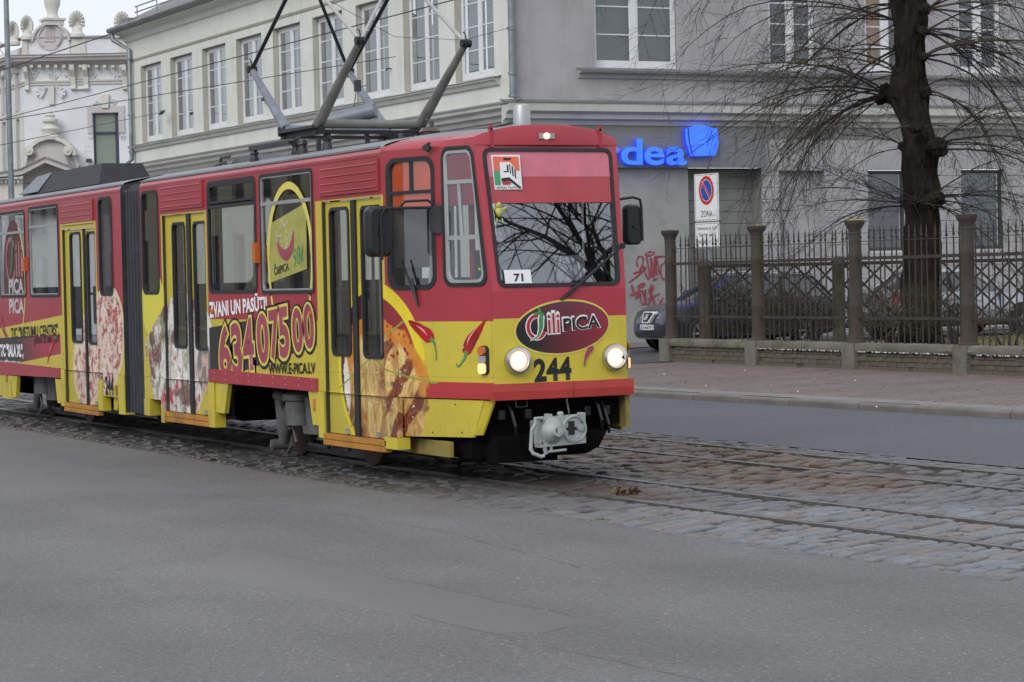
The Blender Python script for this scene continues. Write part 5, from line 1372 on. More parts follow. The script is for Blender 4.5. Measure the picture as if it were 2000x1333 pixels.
# long dark rails under the pantograph on insulators
m = MB(); m.box(-5.35, -2.6, -0.66, -0.60, 3.30, 3.36); m.box(-5.35, -2.6, 0.60, 0.66, 3.30, 3.36)
m = MB()
def isol(x, y, z0=3.18, h=0.2, s=1.0, mat=None):
    m = MB(); m.lathe([(0.05 * s, 0), (0.055 * s, h * .25), (0.04 * s, h * .6), (0.055 * s, h * .7), (0.035 * s, h)], (x, y, z0), 'Z', 16); rp(m, "roof_insulator", mat or M_dgrey, smooth=40)
    m = MB(); m.box(x - .09, x + .09, y - .02, y + .02, z0 + h * .72, z0 + h * .80); rp(m, "insulator_clip", M_dgrey)
for x, y in ((PX0 + .02, -.48), (PX0 + .02, .52), (PX1 - .02, -.48), (PX1, .52)): isol(x, y, 3.17, 0.20)
# frame
m = MB()
for x in (PX0, PX1): m.box(x - .035, x + .035, -0.62, 0.62, 3.375, 3.41)
m.box(PX0 - .1, PX1 + .1, -.61, -.55, 3.37, 3.44); m.box(PX0 - .1, PX1 + .1, .55, .61, 3.37, 3.44); rp(m, "pantograph_frame", M_pantb)
m = MB(); m.box(PX0 - .02, PX1 + .02, -.66, -.62, 3.43, 3.46); m.box(PX0 - .05, PX0 - .02, -.66, -.55, 3.40, 3.50); rp(m, "frame_angle", M_dgrey)
for x, mat in ((PX0, M_gut), (PX1, M_panto)):
    m = MB(); m.tube([(x, -.60, 3.475), (x, .60, 3.475)], .048, 14); rp(m, "pantograph_shaft", mat, smooth=40)
KB, KF, TX, TZ = (-6.12, 4.20), (-3.05, 4.22), -4.60, 5.12
for y in (-.58, .58):
    m = MB(); m.tube([(PX0, y, 3.475), (KB[0], y, KB[1])], [.060, .034], 12); rp(m, "lower_arm", M_gut, smooth=40)
    m = MB(); m.tube([(PX1, y, 3.475), (KF[0], y, KF[1])], [.062, .034], 12); rp(m, "lower_arm", M_panto, smooth=40)
    m = MB(); m.tube([(KB[0], y, KB[1]), (TX, y, TZ)], .022, 8); rp(m, "upper_arm", M_pantb, smooth=40)
    m = MB(); m.tube([(KF[0], y, KF[1]), (TX, y, TZ)], .020, 8); rp(m, "upper_arm", M_pantw, smooth=40)
    for kx, kz in (KB, KF):
        m = MB(); m.tube([(kx, y - .05, kz), (kx, y + .05, kz)], .042, 10); m.tube([(kx + .05 * cos(a), y - .02, kz + .02 + .09 * sin(a)) for a in [rad(v) for v in range(-80, 101, 20)]], .008, 5)
        rp(m, "knee_joint", M_pantb, smooth=40)
m = MB(); m.tube([(KB[0], .58, KB[1]), (TX, -.5, TZ)], .020, 8); rp(m, "diagonal_brace", simple("dark_green_tube", (0.015, 0.035, 0.03), .45), smooth=40)
m = MB(); m.tube([(KF[0], -.58, KF[1]), (TX, .5, TZ)], .017, 8); rp(m, "diagonal_brace", M_pantw, smooth=40)
m = MB(); m.tube([(TX, -.7, TZ), (TX, .7, TZ)], .03, 10); rp(m, "head_tube", M_pantb)
for dx in (-.16, .16):
    m = MB(); m.tube([(TX + dx, -.85, TZ + .02), (TX + dx, -.62, TZ + .14), (TX + dx, .62, TZ + .14), (TX + dx, .85, TZ + .02)], .022, 8); rp(m, "contact_strip", M_dgrey)
# spring drum
m = MB(); m.tube([(-4.60, -.28, 3.53), (-4.28, .10, 3.63)], .085, 16); m.tube([(-4.75, -.42, 3.50), (-4.60, -.28, 3.53)], .03, 8); m.tube([(-4.30, .1, 3.63), (-4.22, .14, 3.48)], .02, 8); rp(m, "spring_drum", M_gut, smooth=40)
m = MB(); m.tube([(-5.3, .45, 3.98), (-4.9, .15, 3.9), (-4.6, -.02, 3.60)], .006, 5); m.tube([(-4.75, .1, 3.95), (-4.75, .1, 3.72)], .005, 5); m.box(-4.78, -4.72, .07, .13, 3.86, 3.98); rp(m, "pull_cord", M_dgrey)
# busbar on its own insulators at the rear near corner
m = MB(); m.box(-5.75, -4.55, -.78, -.73, 3.28, 3.325); m.tube([(-4.55, -.75, 3.31), (-4.45, -.72, 3.34), (-4.38, -.7, 3.35)], .012, 5); rp(m, "busbar", M_dgrey)
isol(-5.65, -.75, 3.15, .13, .9); isol(-4.36, -.70, 3.15, .17, 1.0)
# ribbed brown arrester
m = MB(); m.lathe([(.10, 0), (.10, .07), (.13, .075), (.13, .10), (.095, .11), (.095, .13), (.125, .14), (.09, .18), (.03, .19)], (-3.30, .28, 3.20), 'Z', 22); rp(m, "arrester", M_ins, smooth=30)
m = MB(); m.tube([(-3.30, .28, 3.39), (-3.33, .28, 3.45), (-3.42, .28, 3.47), (-3.5, .28, 3.43)], .01, 6); m.tube([(-3.26, .28, 3.39), (-3.26, .28, 3.44)], .018, 6); rp(m, "arrester_lead", M_dgrey)
for q_ in ([(-4.9, -.3, 3.37), (-4.9, -.3, 3.2)], [(-4.3, .0, 3.37), (-4.25, 0, 3.2)], [(-4.1, .3, 3.37), (-4.05, .3, 3.2)]):
    m = MB(); m.tube(q_, .03, 6); rp(m, "frame_stay", M_dgrey)
# horn housing, small box and bar
m = MB(); m.lathe([(.088, 0), (.090, .03), (.082, .035), (.080, .19), (.07, .215), (.04, .228), (.001, .23)], (-.92, .12, 3.215), 'Z', 26); rp(m, "siren_cap", M_alu, smooth=40)
m = MB(); m.box(-1.40, -1.26, .66, .80, 3.15, 3.28); rp(m, "roof_junction_box", M_alu)
m = MB(); m.tube([(-1.1, .35, 3.20), (-1.3, .6, 3.26), (-1.33, .66, 3.26)], .012, 6); rp(m, "conduit", M_alu)
# low vents over the middle
m = MB(); m.hexa([(-8.1, -.2, 3.19), (-6.7, -.2, 3.19), (-6.7, .5, 3.2), (-8.1, .5, 3.2)], [(-7.95, -.12, 3.33), (-7.3, -.12, 3.33), (-7.3, .42, 3.33), (-7.95, .42, 3.33)]); rp(m, "roof_vent", M_dgrey)
m = MB(); m.tube([(-8.55, -.2, 3.17), (-8.5, -.2, 3.25), (-8.1, -.2, 3.28), (-8.0, -.2, 3.2)], .02, 6); m.tube([(-8.3, -.2, 3.2), (-8.25, -.2, 3.34), (-7.95, -.2, 3.34)], .018, 6); rp(m, "roof_grab_rail", M_dgrey)
m = MB(); m.box(-7.2, -6.5, -.1, .4, 3.19, 3.26); rp(m, "roof_vent", M_alu)
# long dark cover on the rear half with a sloping pale end
m = MB(); m.hexa([(-15.9, -.42, 3.23), (-12.7, -.42, 3.23), (-12.7, .36, 3.23), (-15.9, .36, 3.23)], [(-15.5, -.30, 3.52), (-12.9, -.30, 3.52), (-12.9, .26, 3.52), (-15.5, .26, 3.52)]); rp(m, "resistor_cover", simple("resistor_black", (0.022, 0.024, 0.026), .6, .1, var=.3), True)
m = MB(); m.hexa([(-17.2, -.38, 3.26), (-15.9, -.425, 3.26), (-15.9, .365, 3.26), (-17.2, .34, 3.26)], [(-16.4, -.30, 3.50), (-15.5, -.305, 3.525), (-15.5, .265, 3.525), (-16.4, .26, 3.50)]); rp(m, "cover_end", M_gut, True)
m = MB(); m.tube([(-16.5, -.3, 3.2), (-16.5, -.35, 3.3)], .04, 8); m.box(-16.7, -15.0, -.36, -.3, 3.2, 3.24); rp(m, "cover_bracket", M_dgrey, True)
# ================================================================== BUILDINGS
CAMP = Vector((19.3, -10.1, 1.83))
def _ray(px, py): return _f * 4760 + _r * (px - 1000) - _u * (py - 666.5)
def atY(px, py, Y):
    d = _ray(px, py); return CAMP + d * ((Y - CAMP.y) / d.y)
def atX(px, py, X):
    d = _ray(px, py); return CAMP + d * ((X - CAMP.x) / d.x)
def atZ(px, py, Z):
    d = _ray(px, py); return CAMP + d * ((Z - CAMP.z) / d.z)

def plaster(name, a, b, stain=(0.2, 0.19, 0.17), sk=0.35, bump=0.35):
    t = Tree(name)
    n = t.noise(0.9, 6, 0.6); f = t.noise(70, 4, 0.7); s = t.noise(2.5, 6, 0.7, stretch=(1, 1, 0.22))
    c = t.mix(a, b, n.ramp(0.3, 0.7))
    c = t.mix(c, stain, s.ramp(0.48, 0.8) * sk)
    c = t.mix(c, stain, t.noise(0.5, 5, 0.7, off=(7, 3, 1)).ramp(0.55, 0.75) * sk * 0.7)
    c = t.scalec(c, f.ramp(0.15, 0.85) * 0.3 + 0.85)
    return t.finish(c, 0.85, 0, f, bump, 0.006, 0.2)
P_cream = plaster("cream_plaster", (0.65, 0.66, 0.60), (0.72, 0.73, 0.665), sk=0.22)
P_reveal = plaster("reveal_plaster", (0.42, 0.41, 0.36), (0.50, 0.49, 0.43), sk=0.3)
P_grey = plaster("grey_plaster", (0.35, 0.343, 0.36), (0.43, 0.42, 0.435), sk=0.4)
P_pale = plaster("pale_plaster", (0.36, 0.355, 0.36), (0.43, 0.42, 0.425), sk=0.22)
P_dark = plaster("dark_and_shaded_plaster", (0.20, 0.20, 0.192), (0.25, 0.25, 0.24), sk=0.2)  # shade of the wall recess put into the tone; also colours a house
P_ledge = plaster("ledge_plaster", (0.52, 0.52, 0.49), (0.60, 0.60, 0.565), sk=0.3)
M_zinc = simple("zinc_sheet", (0.22, 0.225, 0.225), 0.5, 0.4, var=0.25, scale=2, dirt=0.3)
M_pvc = simple("white_window_paint", (0.72, 0.73, 0.74), 0.4, var=0.04)
M_pipe = simple("zinc_pipe", (0.24, 0.27, 0.29), 0.45, 0.4, var=0.25, scale=3)
M_wgl = glassmat("window_glass", (0.75, 0.8, 0.8), 1.25)
t = Tree("room_dark"); n = t.noise(0.7, 2)
M_room = t.finish(t.mix((0.045, 0.05, 0.05), (0.10, 0.10, 0.09), n), 0.9)
M_blind = simple("grey_curtain", (0.20, 0.215, 0.20), 0.9, var=0.18, scale=1.5)
M_blindp = simple("pale_curtain", (0.33, 0.35, 0.33), 0.9, var=0.12, scale=1.5)
M_brownc = simple("brown_curtain", (0.10, 0.075, 0.055), 0.9, var=0.3, scale=3)
M_orangec = simple("orange_blind", (0.85, 0.38, 0.06), 0.9, var=0.12, scale=4)
M_slate = simple("dark_slat", (0.045, 0.055, 0.075), 0.8, var=0.3, scale=10)

FY = 14.4; FX = -29.5
def Lf(u, v, w): return (u, FY + w, v)
def Rf(u, v, w): return (FX - w, u, v)
cb = thing("corner_building", "two-storey corner building with cream wall, grey side wall and blue lit sign", "building", (FX, FY, 0))
cb.location = (0, 0, 0)
def cp_(m, name, mat, par=None, **k): return m.obj(name, mat, par or cb, **k)

def sash(h, mp, par_mat_room, rows, cols=2, depth=0.28, fw=0.07, mull=0.13, name="window", glass=None, bars=True, frame=None, rooms=None, light=None):
    u0, u1, v0, v1 = h[:4]; frame = frame or M_pvc
    m = MB(); fr = MB()
    lo = [(u1, v1), (u0, v1), (u0, v0), (u1, v0)]; li = [(u1 - fw, v1 - fw), (u0 + fw, v1 - fw), (u0 + fw, v0 + fw * 1.3), (u1 - fw, v0 + fw * 1.3)]
    fr.ring(lo, li, mp, depth, depth + 0.06); w = cp_(fr, name, frame)
    iu0, iu1, iv0, iv1 = u0 + fw, u1 - fw, v0 + fw * 1.3, v1 - fw
    cw = (iu1 - iu0 - (cols - 1) * mull) / cols
    for c in range(1, cols):
        b = MB(); x = iu0 + c * cw + (c - 1) * mull; b.prism([(x, iv0), (x + mull, iv0), (x + mull, iv1), (x, iv1)], mp, depth - 0.012, depth + 0.05); cp_(b, "mullion", frame, w)
    rh = (iv1 - iv0) / rows
    for c in range(cols):
        x = iu0 + c * (cw + mull)
        # sash stile
        s_ = MB(); s_.ring([(x + cw, iv1), (x, iv1), (x, iv0), (x + cw, iv0)], [(x + cw - .035, iv1 - .035), (x + .035, iv1 - .035), (x + .035, iv0 + .05), (x + cw - .035, iv0 + .05)], mp, depth + 0.004, depth + 0.045); cp_(s_, "sash_frame", frame, w)
        for r in range(rows):
            if r and bars:
                b = MB(); z = iv0 + r * rh; b.prism([(x + .035, z - .014), (x + cw - .035, z - .014), (x + cw - .035, z + .014), (x + .035, z + .014)], mp, depth + 0.008, depth + 0.04); cp_(b, "muntin", frame, w)
            p = MB(); g_ = 0.003
            p.poly([mp(x + .03, iv0 + r * rh, depth + .025), mp(x + cw - .03, iv0 + r * rh, depth + .025 + rnd.uniform(-g_, g_)), mp(x + cw - .03, iv0 + (r + 1) * rh, depth + .025 + rnd.uniform(-g_, g_)), mp(x + .03, iv0 + (r + 1) * rh, depth + .025)])
            cp_(p, "pane", glass or M_wgl, w)
    rooms = rooms or [M_room] * cols
    for c in range(cols):
        x = iu0 + c * (cw + mull)
        p = MB(); p.poly([mp(x - .04, iv0 - .05, depth + .16), mp(x + cw + .04, iv0 - .05, depth + .16), mp(x + cw + .04, iv1 + .05, depth + .16), mp(x - .04, iv1 + .05, depth + .16)]); cp_(p, "curtain_and_reflection", rooms[c % len(rooms)], w)
    return w

# ---- cream wall facing the tracks
LW_ = []
for k in range(9):
    u1 = -54.2 + 2.963 * k; LW_.append((u1 - 2.06, u1, 6.44, 8.90))
m = MB(); m.panel(-57.3, FX, 5.83, 9.2, LW_, Lf, reveal=0); cp_(m, "upper_wall", P_cream)
m = MB()
for h in LW_:
    L = rr(*h[:4], 0)
    for i in range(4):
        a, b = L[i], L[(i + 1) % 4]; m.poly([Lf(*a, 0), Lf(*a, .24), Lf(*b, .24), Lf(*b, 0)])
cp_(m, "window_reveals", P_reveal)
for k, h in enumerate(LW_):
    rm = [[M_blindp, M_blind], [M_blind, M_blindp], [M_blind, M_blindp], [M_blindp, M_brownc], [M_blind, M_brownc], [M_blind, M_blind], [M_brownc, M_blind], [M_brownc, M_brownc], [M_blind, M_blind]][k]
    sash((h[0] + .02, h[1] - .02, 6.48, 8.88), Lf, None, 4, 2, 0.16, 0.09, 0.15, rooms=rm)
m = MB(); m.panel(-57.3, FX, 0, 5.8, [], Lf); cp_(m, "lower_wall", P_cream)
# string course under the windows, frieze line, cornices
def mould(u0, u1, prof, mp, name, mat, par=None):
    m = MB(); m.rings([[mp(u0, z, -w) for w, z in prof], [mp(u1, z, -w) for w, z in prof]]); return cp_(m, name, mat, par)
mould(-57.3, -30.2, [(0, 6.20), (0.06, 6.22), (0.10, 6.30), (0.16, 6.34), (0.16, 6.375), (0, 6.44)], Lf, "sill_course", P_ledge)
mould(-57.3, -30.15, [(0.0, 6.40), (0.18, 6.374), (0.18, 6.39), (0, 6.43)], Lf, "sill_flashing", M_zinc)
mould(-57.3, FX, [(0, 5.35), (0.05, 5.37), (0.09, 5.46), (0.20, 5.50), (0.22, 5.58), (0.34, 5.64), (0.36, 5.72), (0, 5.80)], Lf, "storey_cornice", P_ledge)
mould(-57.3, FX + .37, [(0.0, 5.80), (0.38, 5.72), (0.38, 5.735), (0, 5.835)], Lf, "cornice_flashing", M_zinc)
mould(-57.3, FX, [(0, 5.05), (0.03, 5.05), (0.05, 5.12), (0, 5.14)], Lf, "lower_band", P_ledge)
mould(-57.3, FX, [(0, 9.12), (0.03, 9.13), (0.05, 9.18), (0, 9.20)], Lf, "frieze_band", P_reveal)
mould(-57.6, FX + .5, [(0, 9.20), (0.02, 9.2), (0.03, 9.75), (0.10, 9.80), (0.16, 9.95), (0.45, 10.05), (0.50, 10.16), (0, 10.18)], Lf, "eaves_cornice", P_cream)
m = MB(); m.tube([(-57.8, FY - .55, 10.18), (FX + .3, FY - .55, 10.22)], 0.09, 8); cp_(m, "eaves_gutter", M_zinc)
t = Tree("roof_sheet"); seam = (t.x * 9.5).sin().ramp(0.93, 1.0)
c = t.mix((0.17, 0.155, 0.145), (0.24, 0.215, 0.20), t.noise(1.5, 5).ramp(.35, .65)); M_roofs = t.finish(c, .7, 0, seam + t.noise(20) * .3, .4, .03)
m = MB(); m.poly([(-57.8, FY - .6, 10.2), (FX + .6, FY - .6, 10.2), (FX - 6, FY + 6, 13.4), (-57.8, FY + 6, 13.4)]); m.poly([(FX + .6, FY - .6, 10.2), (FX + .6, FY + 30, 10.2), (FX - 6, FY + 30, 13.4), (FX - 6, FY + 6, 13.4)]); m.poly([(-57.8, FY - .6, 10.2), (-57.8, FY + 6, 13.4), (-57.8, FY + 12, 10.2)]); cp_(m, "roof", M_roofs)
m = MB(); m.poly([(-57.3, FY, 0), (-57.3, FY + 12, 0), (-57.3, FY + 12, 10.2), (-57.3, FY, 10.2)]); cp_(m, "gable_wall", P_cream)
m = MB()
for z in (10.62, 10.80): m.tube([(-56.2, FY - .15, z), (-40, FY - .15, z)], .022, 6)
for i in range(9): m.tube([(-56 + 2 * i, FY - .15, 10.35), (-56 + 2 * i, FY - .15, 10.8)], .02, 6)
cp_(m, "snow_rail", M_pipe)
m = MB(); m.box(-56.6, -55.9, FY - .5, FY + .1, 10.25, 10.42); cp_(m, "gutter_outlet", M_zinc)
# projecting portal bay low on the cream wall
m = MB(); m.box(-44.5, FX + .05, FY - .32, FY - .002, 0, 5.1); cp_(m, "ground_floor_bay", P_cream)
mould(-44.9, FX + .35, [(0, 4.72), (0.38, 4.76), (0.42, 4.86), (0.55, 4.92), (0.56, 5.04), (0.66, 5.10), (0.66, 5.18), (0, 5.30)], Lf, "bay_cornice", P_ledge)
mould(-45.0, FX + .4, [(0, 5.34), (0.70, 5.19), (0.70, 5.205), (0, 5.36)], Lf, "bay_flashing", M_zinc)
for k in range(5):
    m = MB(); a = -43.9 + k * 3; m.box(a, a + .5, FY - .38, FY - .32, 0, 4.7); m.box(a - .06, a + .56, FY - .42, FY - .32, 4.45, 4.7); cp_(m, "pilaster", P_ledge)
# downpipes
def pipe(pts, r=.065, name="downpipe", rings=()):
    m = MB(); m.tube(pts, r, 10)
    for (x, y, z) in rings: m.lathe([(r * 1.35, -.03), (r * 1.35, .03)], (x, y, z), 'Z', 10)
    o = cp_(m, name, M_pipe); smooth_by_angle(o, 50); return o
pipe([(-57.6, FY - .52, 10.1), (-57.5, FY - .5, 9.85), (-57.0, FY - .13, 9.5), (-57.0, FY - .13, 5.95), (-57.25, FY - .45, 5.65), (-57.3, FY - .45, 3)], .075, rings=[(-57.0, FY - .13, z) for z in (9.2, 7.4, 6.2)])
pipe([(FX + .10, FY - .10, 10.2), (FX + .10, FY - .10, 5.86)], .075, rings=[(FX + .10, FY - .10, z) for z in (8.9, 7.4, 6.4, 5.9)])
m = MB(); m.box(-45.1, -44.9, FY - .12, FY, 6.95, 7.05); m.tube([(-36.3, FY, 7.1), (-36.3, FY - .12, 7.1), (-36.24, FY - .16, 7.06)], .02, 6); cp_(m, "wall_hook", M_dgrey)

# ---- grey wall of the side street
RW = [(16.47, 18.72, 6.58, 9.4), (21.12, 22.50, 6.60, 9.3), (23.86, 25.22, 6.60, 9.3), (26.62, 28.02, 6.62, 9.3), (29.4, 30.8, 6.62, 9.3)]
m = MB(); m.panel(FY, 42, 5.83, 9.6, RW, Rf, reveal=0.30); m.panel(FY, 42, 9.6, 10.2, [], Rf); cp_(m, "grey_upper_wall", P_grey)
rooms = [[M_blindp, M_blindp], [M_brownc, M_blind], [M_orangec, M_brownc], [M_slate, M_slate], [M_slate, M_slate]]
for k, h in enumerate(RW):
    sash((h[0] + .02, h[1] - .02, h[2] + .02, h[3] - .02), Rf, None, 4 if k == 0 else 5, 2, 0.20 if k == 0 else .14, 0.09, 0.16, rooms=rooms[k])
# slats of the vertical blind
m = MB()
for i in range(16): m.box(FX - .27, FX - .24, 26.75 + i * .075, 26.785 + i * .075, 6.7, 9.2)
cp_(m, "blind_slats", simple("blind_slat_grey", (0.09, 0.10, 0.12), .8))['kind'] = 'stuff'
mould(16.0, 42, [(0, 6.32), (0.05, 6.34), (0.07, 6.42), (0.20, 6.46), (0.20, 6.49), (0, 6.56)], Rf, "sill_course", P_pale)
mould(15.98, 42, [(0, 6.54), (0.22, 6.485), (0.22, 6.50), (0, 6.57)], Rf, "sill_flashing", M_zinc)
mould(FY - .34, 42, [(0, 5.25), (0.05, 5.27), (0.09, 5.36), (0.20, 5.40), (0.22, 5.50), (0.34, 5.56), (0.36, 5.74), (0, 5.80)], Rf, "storey_cornice", P_ledge)
mould(FY - .38, 42, [(0.0, 5.80), (0.38, 5.74), (0.38, 5.755), (0, 5.835)], Rf, "cornice_flashing", M_zinc)
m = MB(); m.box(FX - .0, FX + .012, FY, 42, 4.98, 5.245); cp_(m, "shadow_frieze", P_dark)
m = MB(); m.panel(FY, 42, 4.30, 5.82, [], Rf); cp_(m, "frieze_wall", P_pale)
mould(FY, 42, [(0, 9.6), (0.3, 9.9), (0.5, 10.05), (0.5, 10.2), (0, 10.2)], Rf, "eaves_cornice", P_grey)
# ground floor: smooth block, recess with shade put into its darker plaster, banded wall
m = MB(); m.panel(FY, 18.85, 0, 4.30, [], Rf); m.box(FX, FX + .03, FY, 18.85, 0, .75)
t = Tree("corner_block_plaster"); n = t.noise(1.2, 6, .6); f = t.noise(60, 4, .7)
c = t.mix((0.30, 0.30, 0.288), (0.36, 0.36, 0.345), n.ramp(.3, .7)); c = t.mix(c, (0.40, 0.39, 0.36), t.noise(1.3, 5, .7, off=(2, 0, 9)).ramp(.55, .62) * (1.6 - t.z).ramp(0, .3) * .5); c = t.mix(c, (0.15, 0.145, 0.14), t.noise(2, 5, .7).ramp(.5, .8) * .5); c = t.scalec(c, f * .3 + .85)
cp_(m, "corner_block", t.finish(c, .85, 0, f, .3, .006, .2))
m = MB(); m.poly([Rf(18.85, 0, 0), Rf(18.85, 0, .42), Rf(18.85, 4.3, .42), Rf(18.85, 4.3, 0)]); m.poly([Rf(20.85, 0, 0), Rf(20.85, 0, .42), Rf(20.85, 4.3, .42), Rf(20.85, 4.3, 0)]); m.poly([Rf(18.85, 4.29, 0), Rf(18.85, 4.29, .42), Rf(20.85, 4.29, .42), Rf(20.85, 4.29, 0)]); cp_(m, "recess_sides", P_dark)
def courses(y0, y1, holes, w, mat, name):
    z = 0.25
    while z < 4.2:
        zt = min(z + 0.275, 4.29); seg = [(y0, y1)]
        for h in holes:
            if h[2] < (z + zt) / 2 < h[3]:
                seg = [q for a, b in seg for q in ((a, min(b, h[0])), (max(a, h[1]), b)) if q[1] - q[0] > .05]
        for a, b in seg:
            m = MB(); d = .014
            m.rings([[Rf(a, z + .004, w), Rf(a, z + d + .004, w - .018), Rf(a, zt - d - .004, w - .018), Rf(a, zt - .004, w)], [Rf(b, z + .004, w), Rf(b, z + d + .004, w - .018), Rf(b, zt - d - .004, w - .018), Rf(b, zt - .004, w)]])
            cp_(m, name, mat)
        z = zt + 0.0
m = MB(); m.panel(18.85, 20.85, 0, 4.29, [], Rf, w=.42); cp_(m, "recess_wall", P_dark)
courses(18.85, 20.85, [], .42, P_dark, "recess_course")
LH = [(21.33, 22.62, 0.6, 4.24), (23.86, 25.02, 2.25, 4.26), (26.62, 27.98, 2.25, 4.28), (29.3, 30.5, 2.25, 4.28)]
m = MB(); m.panel(20.85, 42, 0, 4.30, LH, Rf, reveal=.22); cp_(m, "banded_wall", P_pale)
courses(20.85, 33, LH, 0.0, P_pale, "plaster_course")
m = MB(); m.poly([Rf(21.33, .6, .2), Rf(22.62, .6, .2), Rf(22.62, 4.24, .2), Rf(21.33, 4.24, .2)]); cp_(m, "blind_niche", P_grey)
for k, h in enumerate(LH[1:]):
    fdk = simple("dark_window_frame", (0.05, 0.06, 0.06), .5)
    w = sash((h[0] + .02, h[1] - .02, h[2] + .02, h[3] - .02), Rf, None, 4, 1, 0.14, 0.05, 0.05, frame=fdk, rooms=[[simple("slate_blind", (0.11, 0.105, 0.115), .9, var=.15, scale=2), simple("teal_blind", (0.13, 0.17, 0.18), .9, var=.15, scale=2), MATS["slate_blind"]][k]])
    m = MB(); m.box(FX - .12, FX - .02, h[0], h[1], h[2] - .02, h[2] + .05); cp_(m, "window_ledge", P_ledge, w)
# sign panel and letters
m = MB(); m.box(FX, FX + .14, 14.9, 20.86, 4.30, 5.08); sp = cp_(m, "sign_panel", simple("sign_grey", (0.185, 0.19, 0.205), .45, var=.06, scale=2))
t = Tree("blue_neon"); rim = t.noise(3, 2)
M_neon = t.finish((0.02, 0.08, 0.5), .4, emis=t.mix((0.018, 0.115, 1.0), (0.05, 0.20, 1.0), rim), estr=1.35)
M_neoside = emitter("blue_neon_side", (0.01, 0.03, 1.0), 1.6, (0.02, 0.04, 0.4))
def Sf(u, v, w): return (FX + .14 - w, u, v)
def neon(txt, u, v, h, wid, **k):
    o = textmesh(txt, Sf, u, v, h, wid, 0.018, 0, mat=M_neon, name="sign_letter", parent=cb, w=-.06, depth=.10, **k)
    o.data.materials.append(M_neoside)
    for p in o.data.polygons:
        if abs(p.normal.x) < .7: p.material_index = 1
    return o
def SX(px): return atX(px, 300, FX + .22).y
for (ch_, a, b, v, h) in (("N", 1090, 1135, 4.37, .60), ("o", 1138, 1178, 4.37, .60), ("r", 1181, 1207, 4.37, .60), ("d", 1210, 1252, 4.37, .60), ("e", 1255, 1294, 4.37, .60), ("a", 1298, 1338, 4.37, .60)): neon(ch_, SX(a), v, h, SX(b) - SX(a))
# sail emblem
m = MB()
N_ = 14
def sail(s_, t_):  # s across, t up
    px = (1349 + (1397 - 1349) * s_) * (1 - t_) + (1338 + (1400 - 1338) * s_) * t_ + 5 * s_ * sin(pi * t_) - 3 * (1 - s_) * sin(pi * t_)
    py = 306 - 53 * t_ - 7 * sin(pi * min(1, s_ * 1.1)) * t_ + 5 * sin(pi * s_) * (1 - t_) * .0 - 2 * s_
    p = atX(px, py, FX + .28); return p.y, p.z
g0 = [[sail(i / N_, j / 6) for i in range(N_ + 1)] for j in range(7)]
for j in range(6):
    for i in range(N_): m.poly([Sf(*g0[j][i], -.14), Sf(*g0[j][i + 1], -.14), Sf(*g0[j + 1][i + 1], -.14), Sf(*g0[j + 1][i], -.14)])
bd = g0[0] + [r[-1] for r in g0[1:]] + g0[-1][::-1][1:] + [r[0] for r in g0[::-1][1:-1]]
b0 = len(m.f)
for i in range(len(bd)):
    a, b = bd[i], bd[(i + 1) % len(bd)]; m.cur = 1; m.poly([Sf(*a, -.14), Sf(*b, -.14), Sf(*b, -.04), Sf(*a, -.04)])
m.cur = 0
cp_(m, "sign_emblem", [M_neon, M_neoside])
m = MB(); m.rings([[Sf(*sail(.08, k / 8), -.145) for k in range(9)], [Sf(*sail(.115, k / 8), -.145) for k in range(9)]], False, False); cp_(m, "emblem_line", simple("navy_line", (0.01, 0.02, 0.12), .5))
m = MB(); m.rings([[Sf(*sail(.62 + .2 * k / 8, .35 + .55 * k / 8), -.145) for k in range(9)], [Sf(*sail(.645 + .2 * k / 8, .35 + .55 * k / 8), -.145) for k in range(9)]], False, False); cp_(m, "emblem_line", MATS["navy_line"])
# conduit and cabinet at the foot of the wall
m = MB(); m.box(FX + .03, FX + .10, 16.85, 16.95, .2, 3.0); cp_(m, "conduit", M_pipe)
# sprayed graffiti
G = [[(300, 60), (345, 58), (350, 75), (300, 92), (275, 80), (300, 60)], [(205, 190), (200, 130), (225, 95), (255, 120), (235, 200), (215, 235), (240, 240), (280, 190)], [(165, 250), (250, 230), (130, 330)], [(250, 170), (270, 240), (300, 300), (310, 250), (285, 100), (300, 190), (330, 280), (325, 110)], [(320, 110), (350, 290), (355, 100), (375, 260)], [(355, 100), (470, 95)], [(370, 110), (390, 200), (400, 250)], [(410, 180), (430, 160), (455, 150), (470, 170), (465, 250), (445, 300), (415, 280), (405, 220), (415, 180)], [(340, 310), (385, 290)],
     [(220, 350), (255, 335), (265, 350), (235, 368), (210, 362), (220, 350)], [(150, 350), (195, 470), (215, 370)], [(140, 440), (250, 395)], [(215, 400), (240, 510), (270, 500), (250, 420), (240, 410)], [(270, 390), (280, 520), (320, 480), (300, 380)], [(320, 340), (330, 430), (360, 550)], [(290, 480), (400, 425)], [(330, 400), (345, 350)], [(180, 478), (185, 482)], [(380, 478), (386, 484)], [(400, 520), (425, 460)], [(580, 400), (600, 370), (575, 345)]]
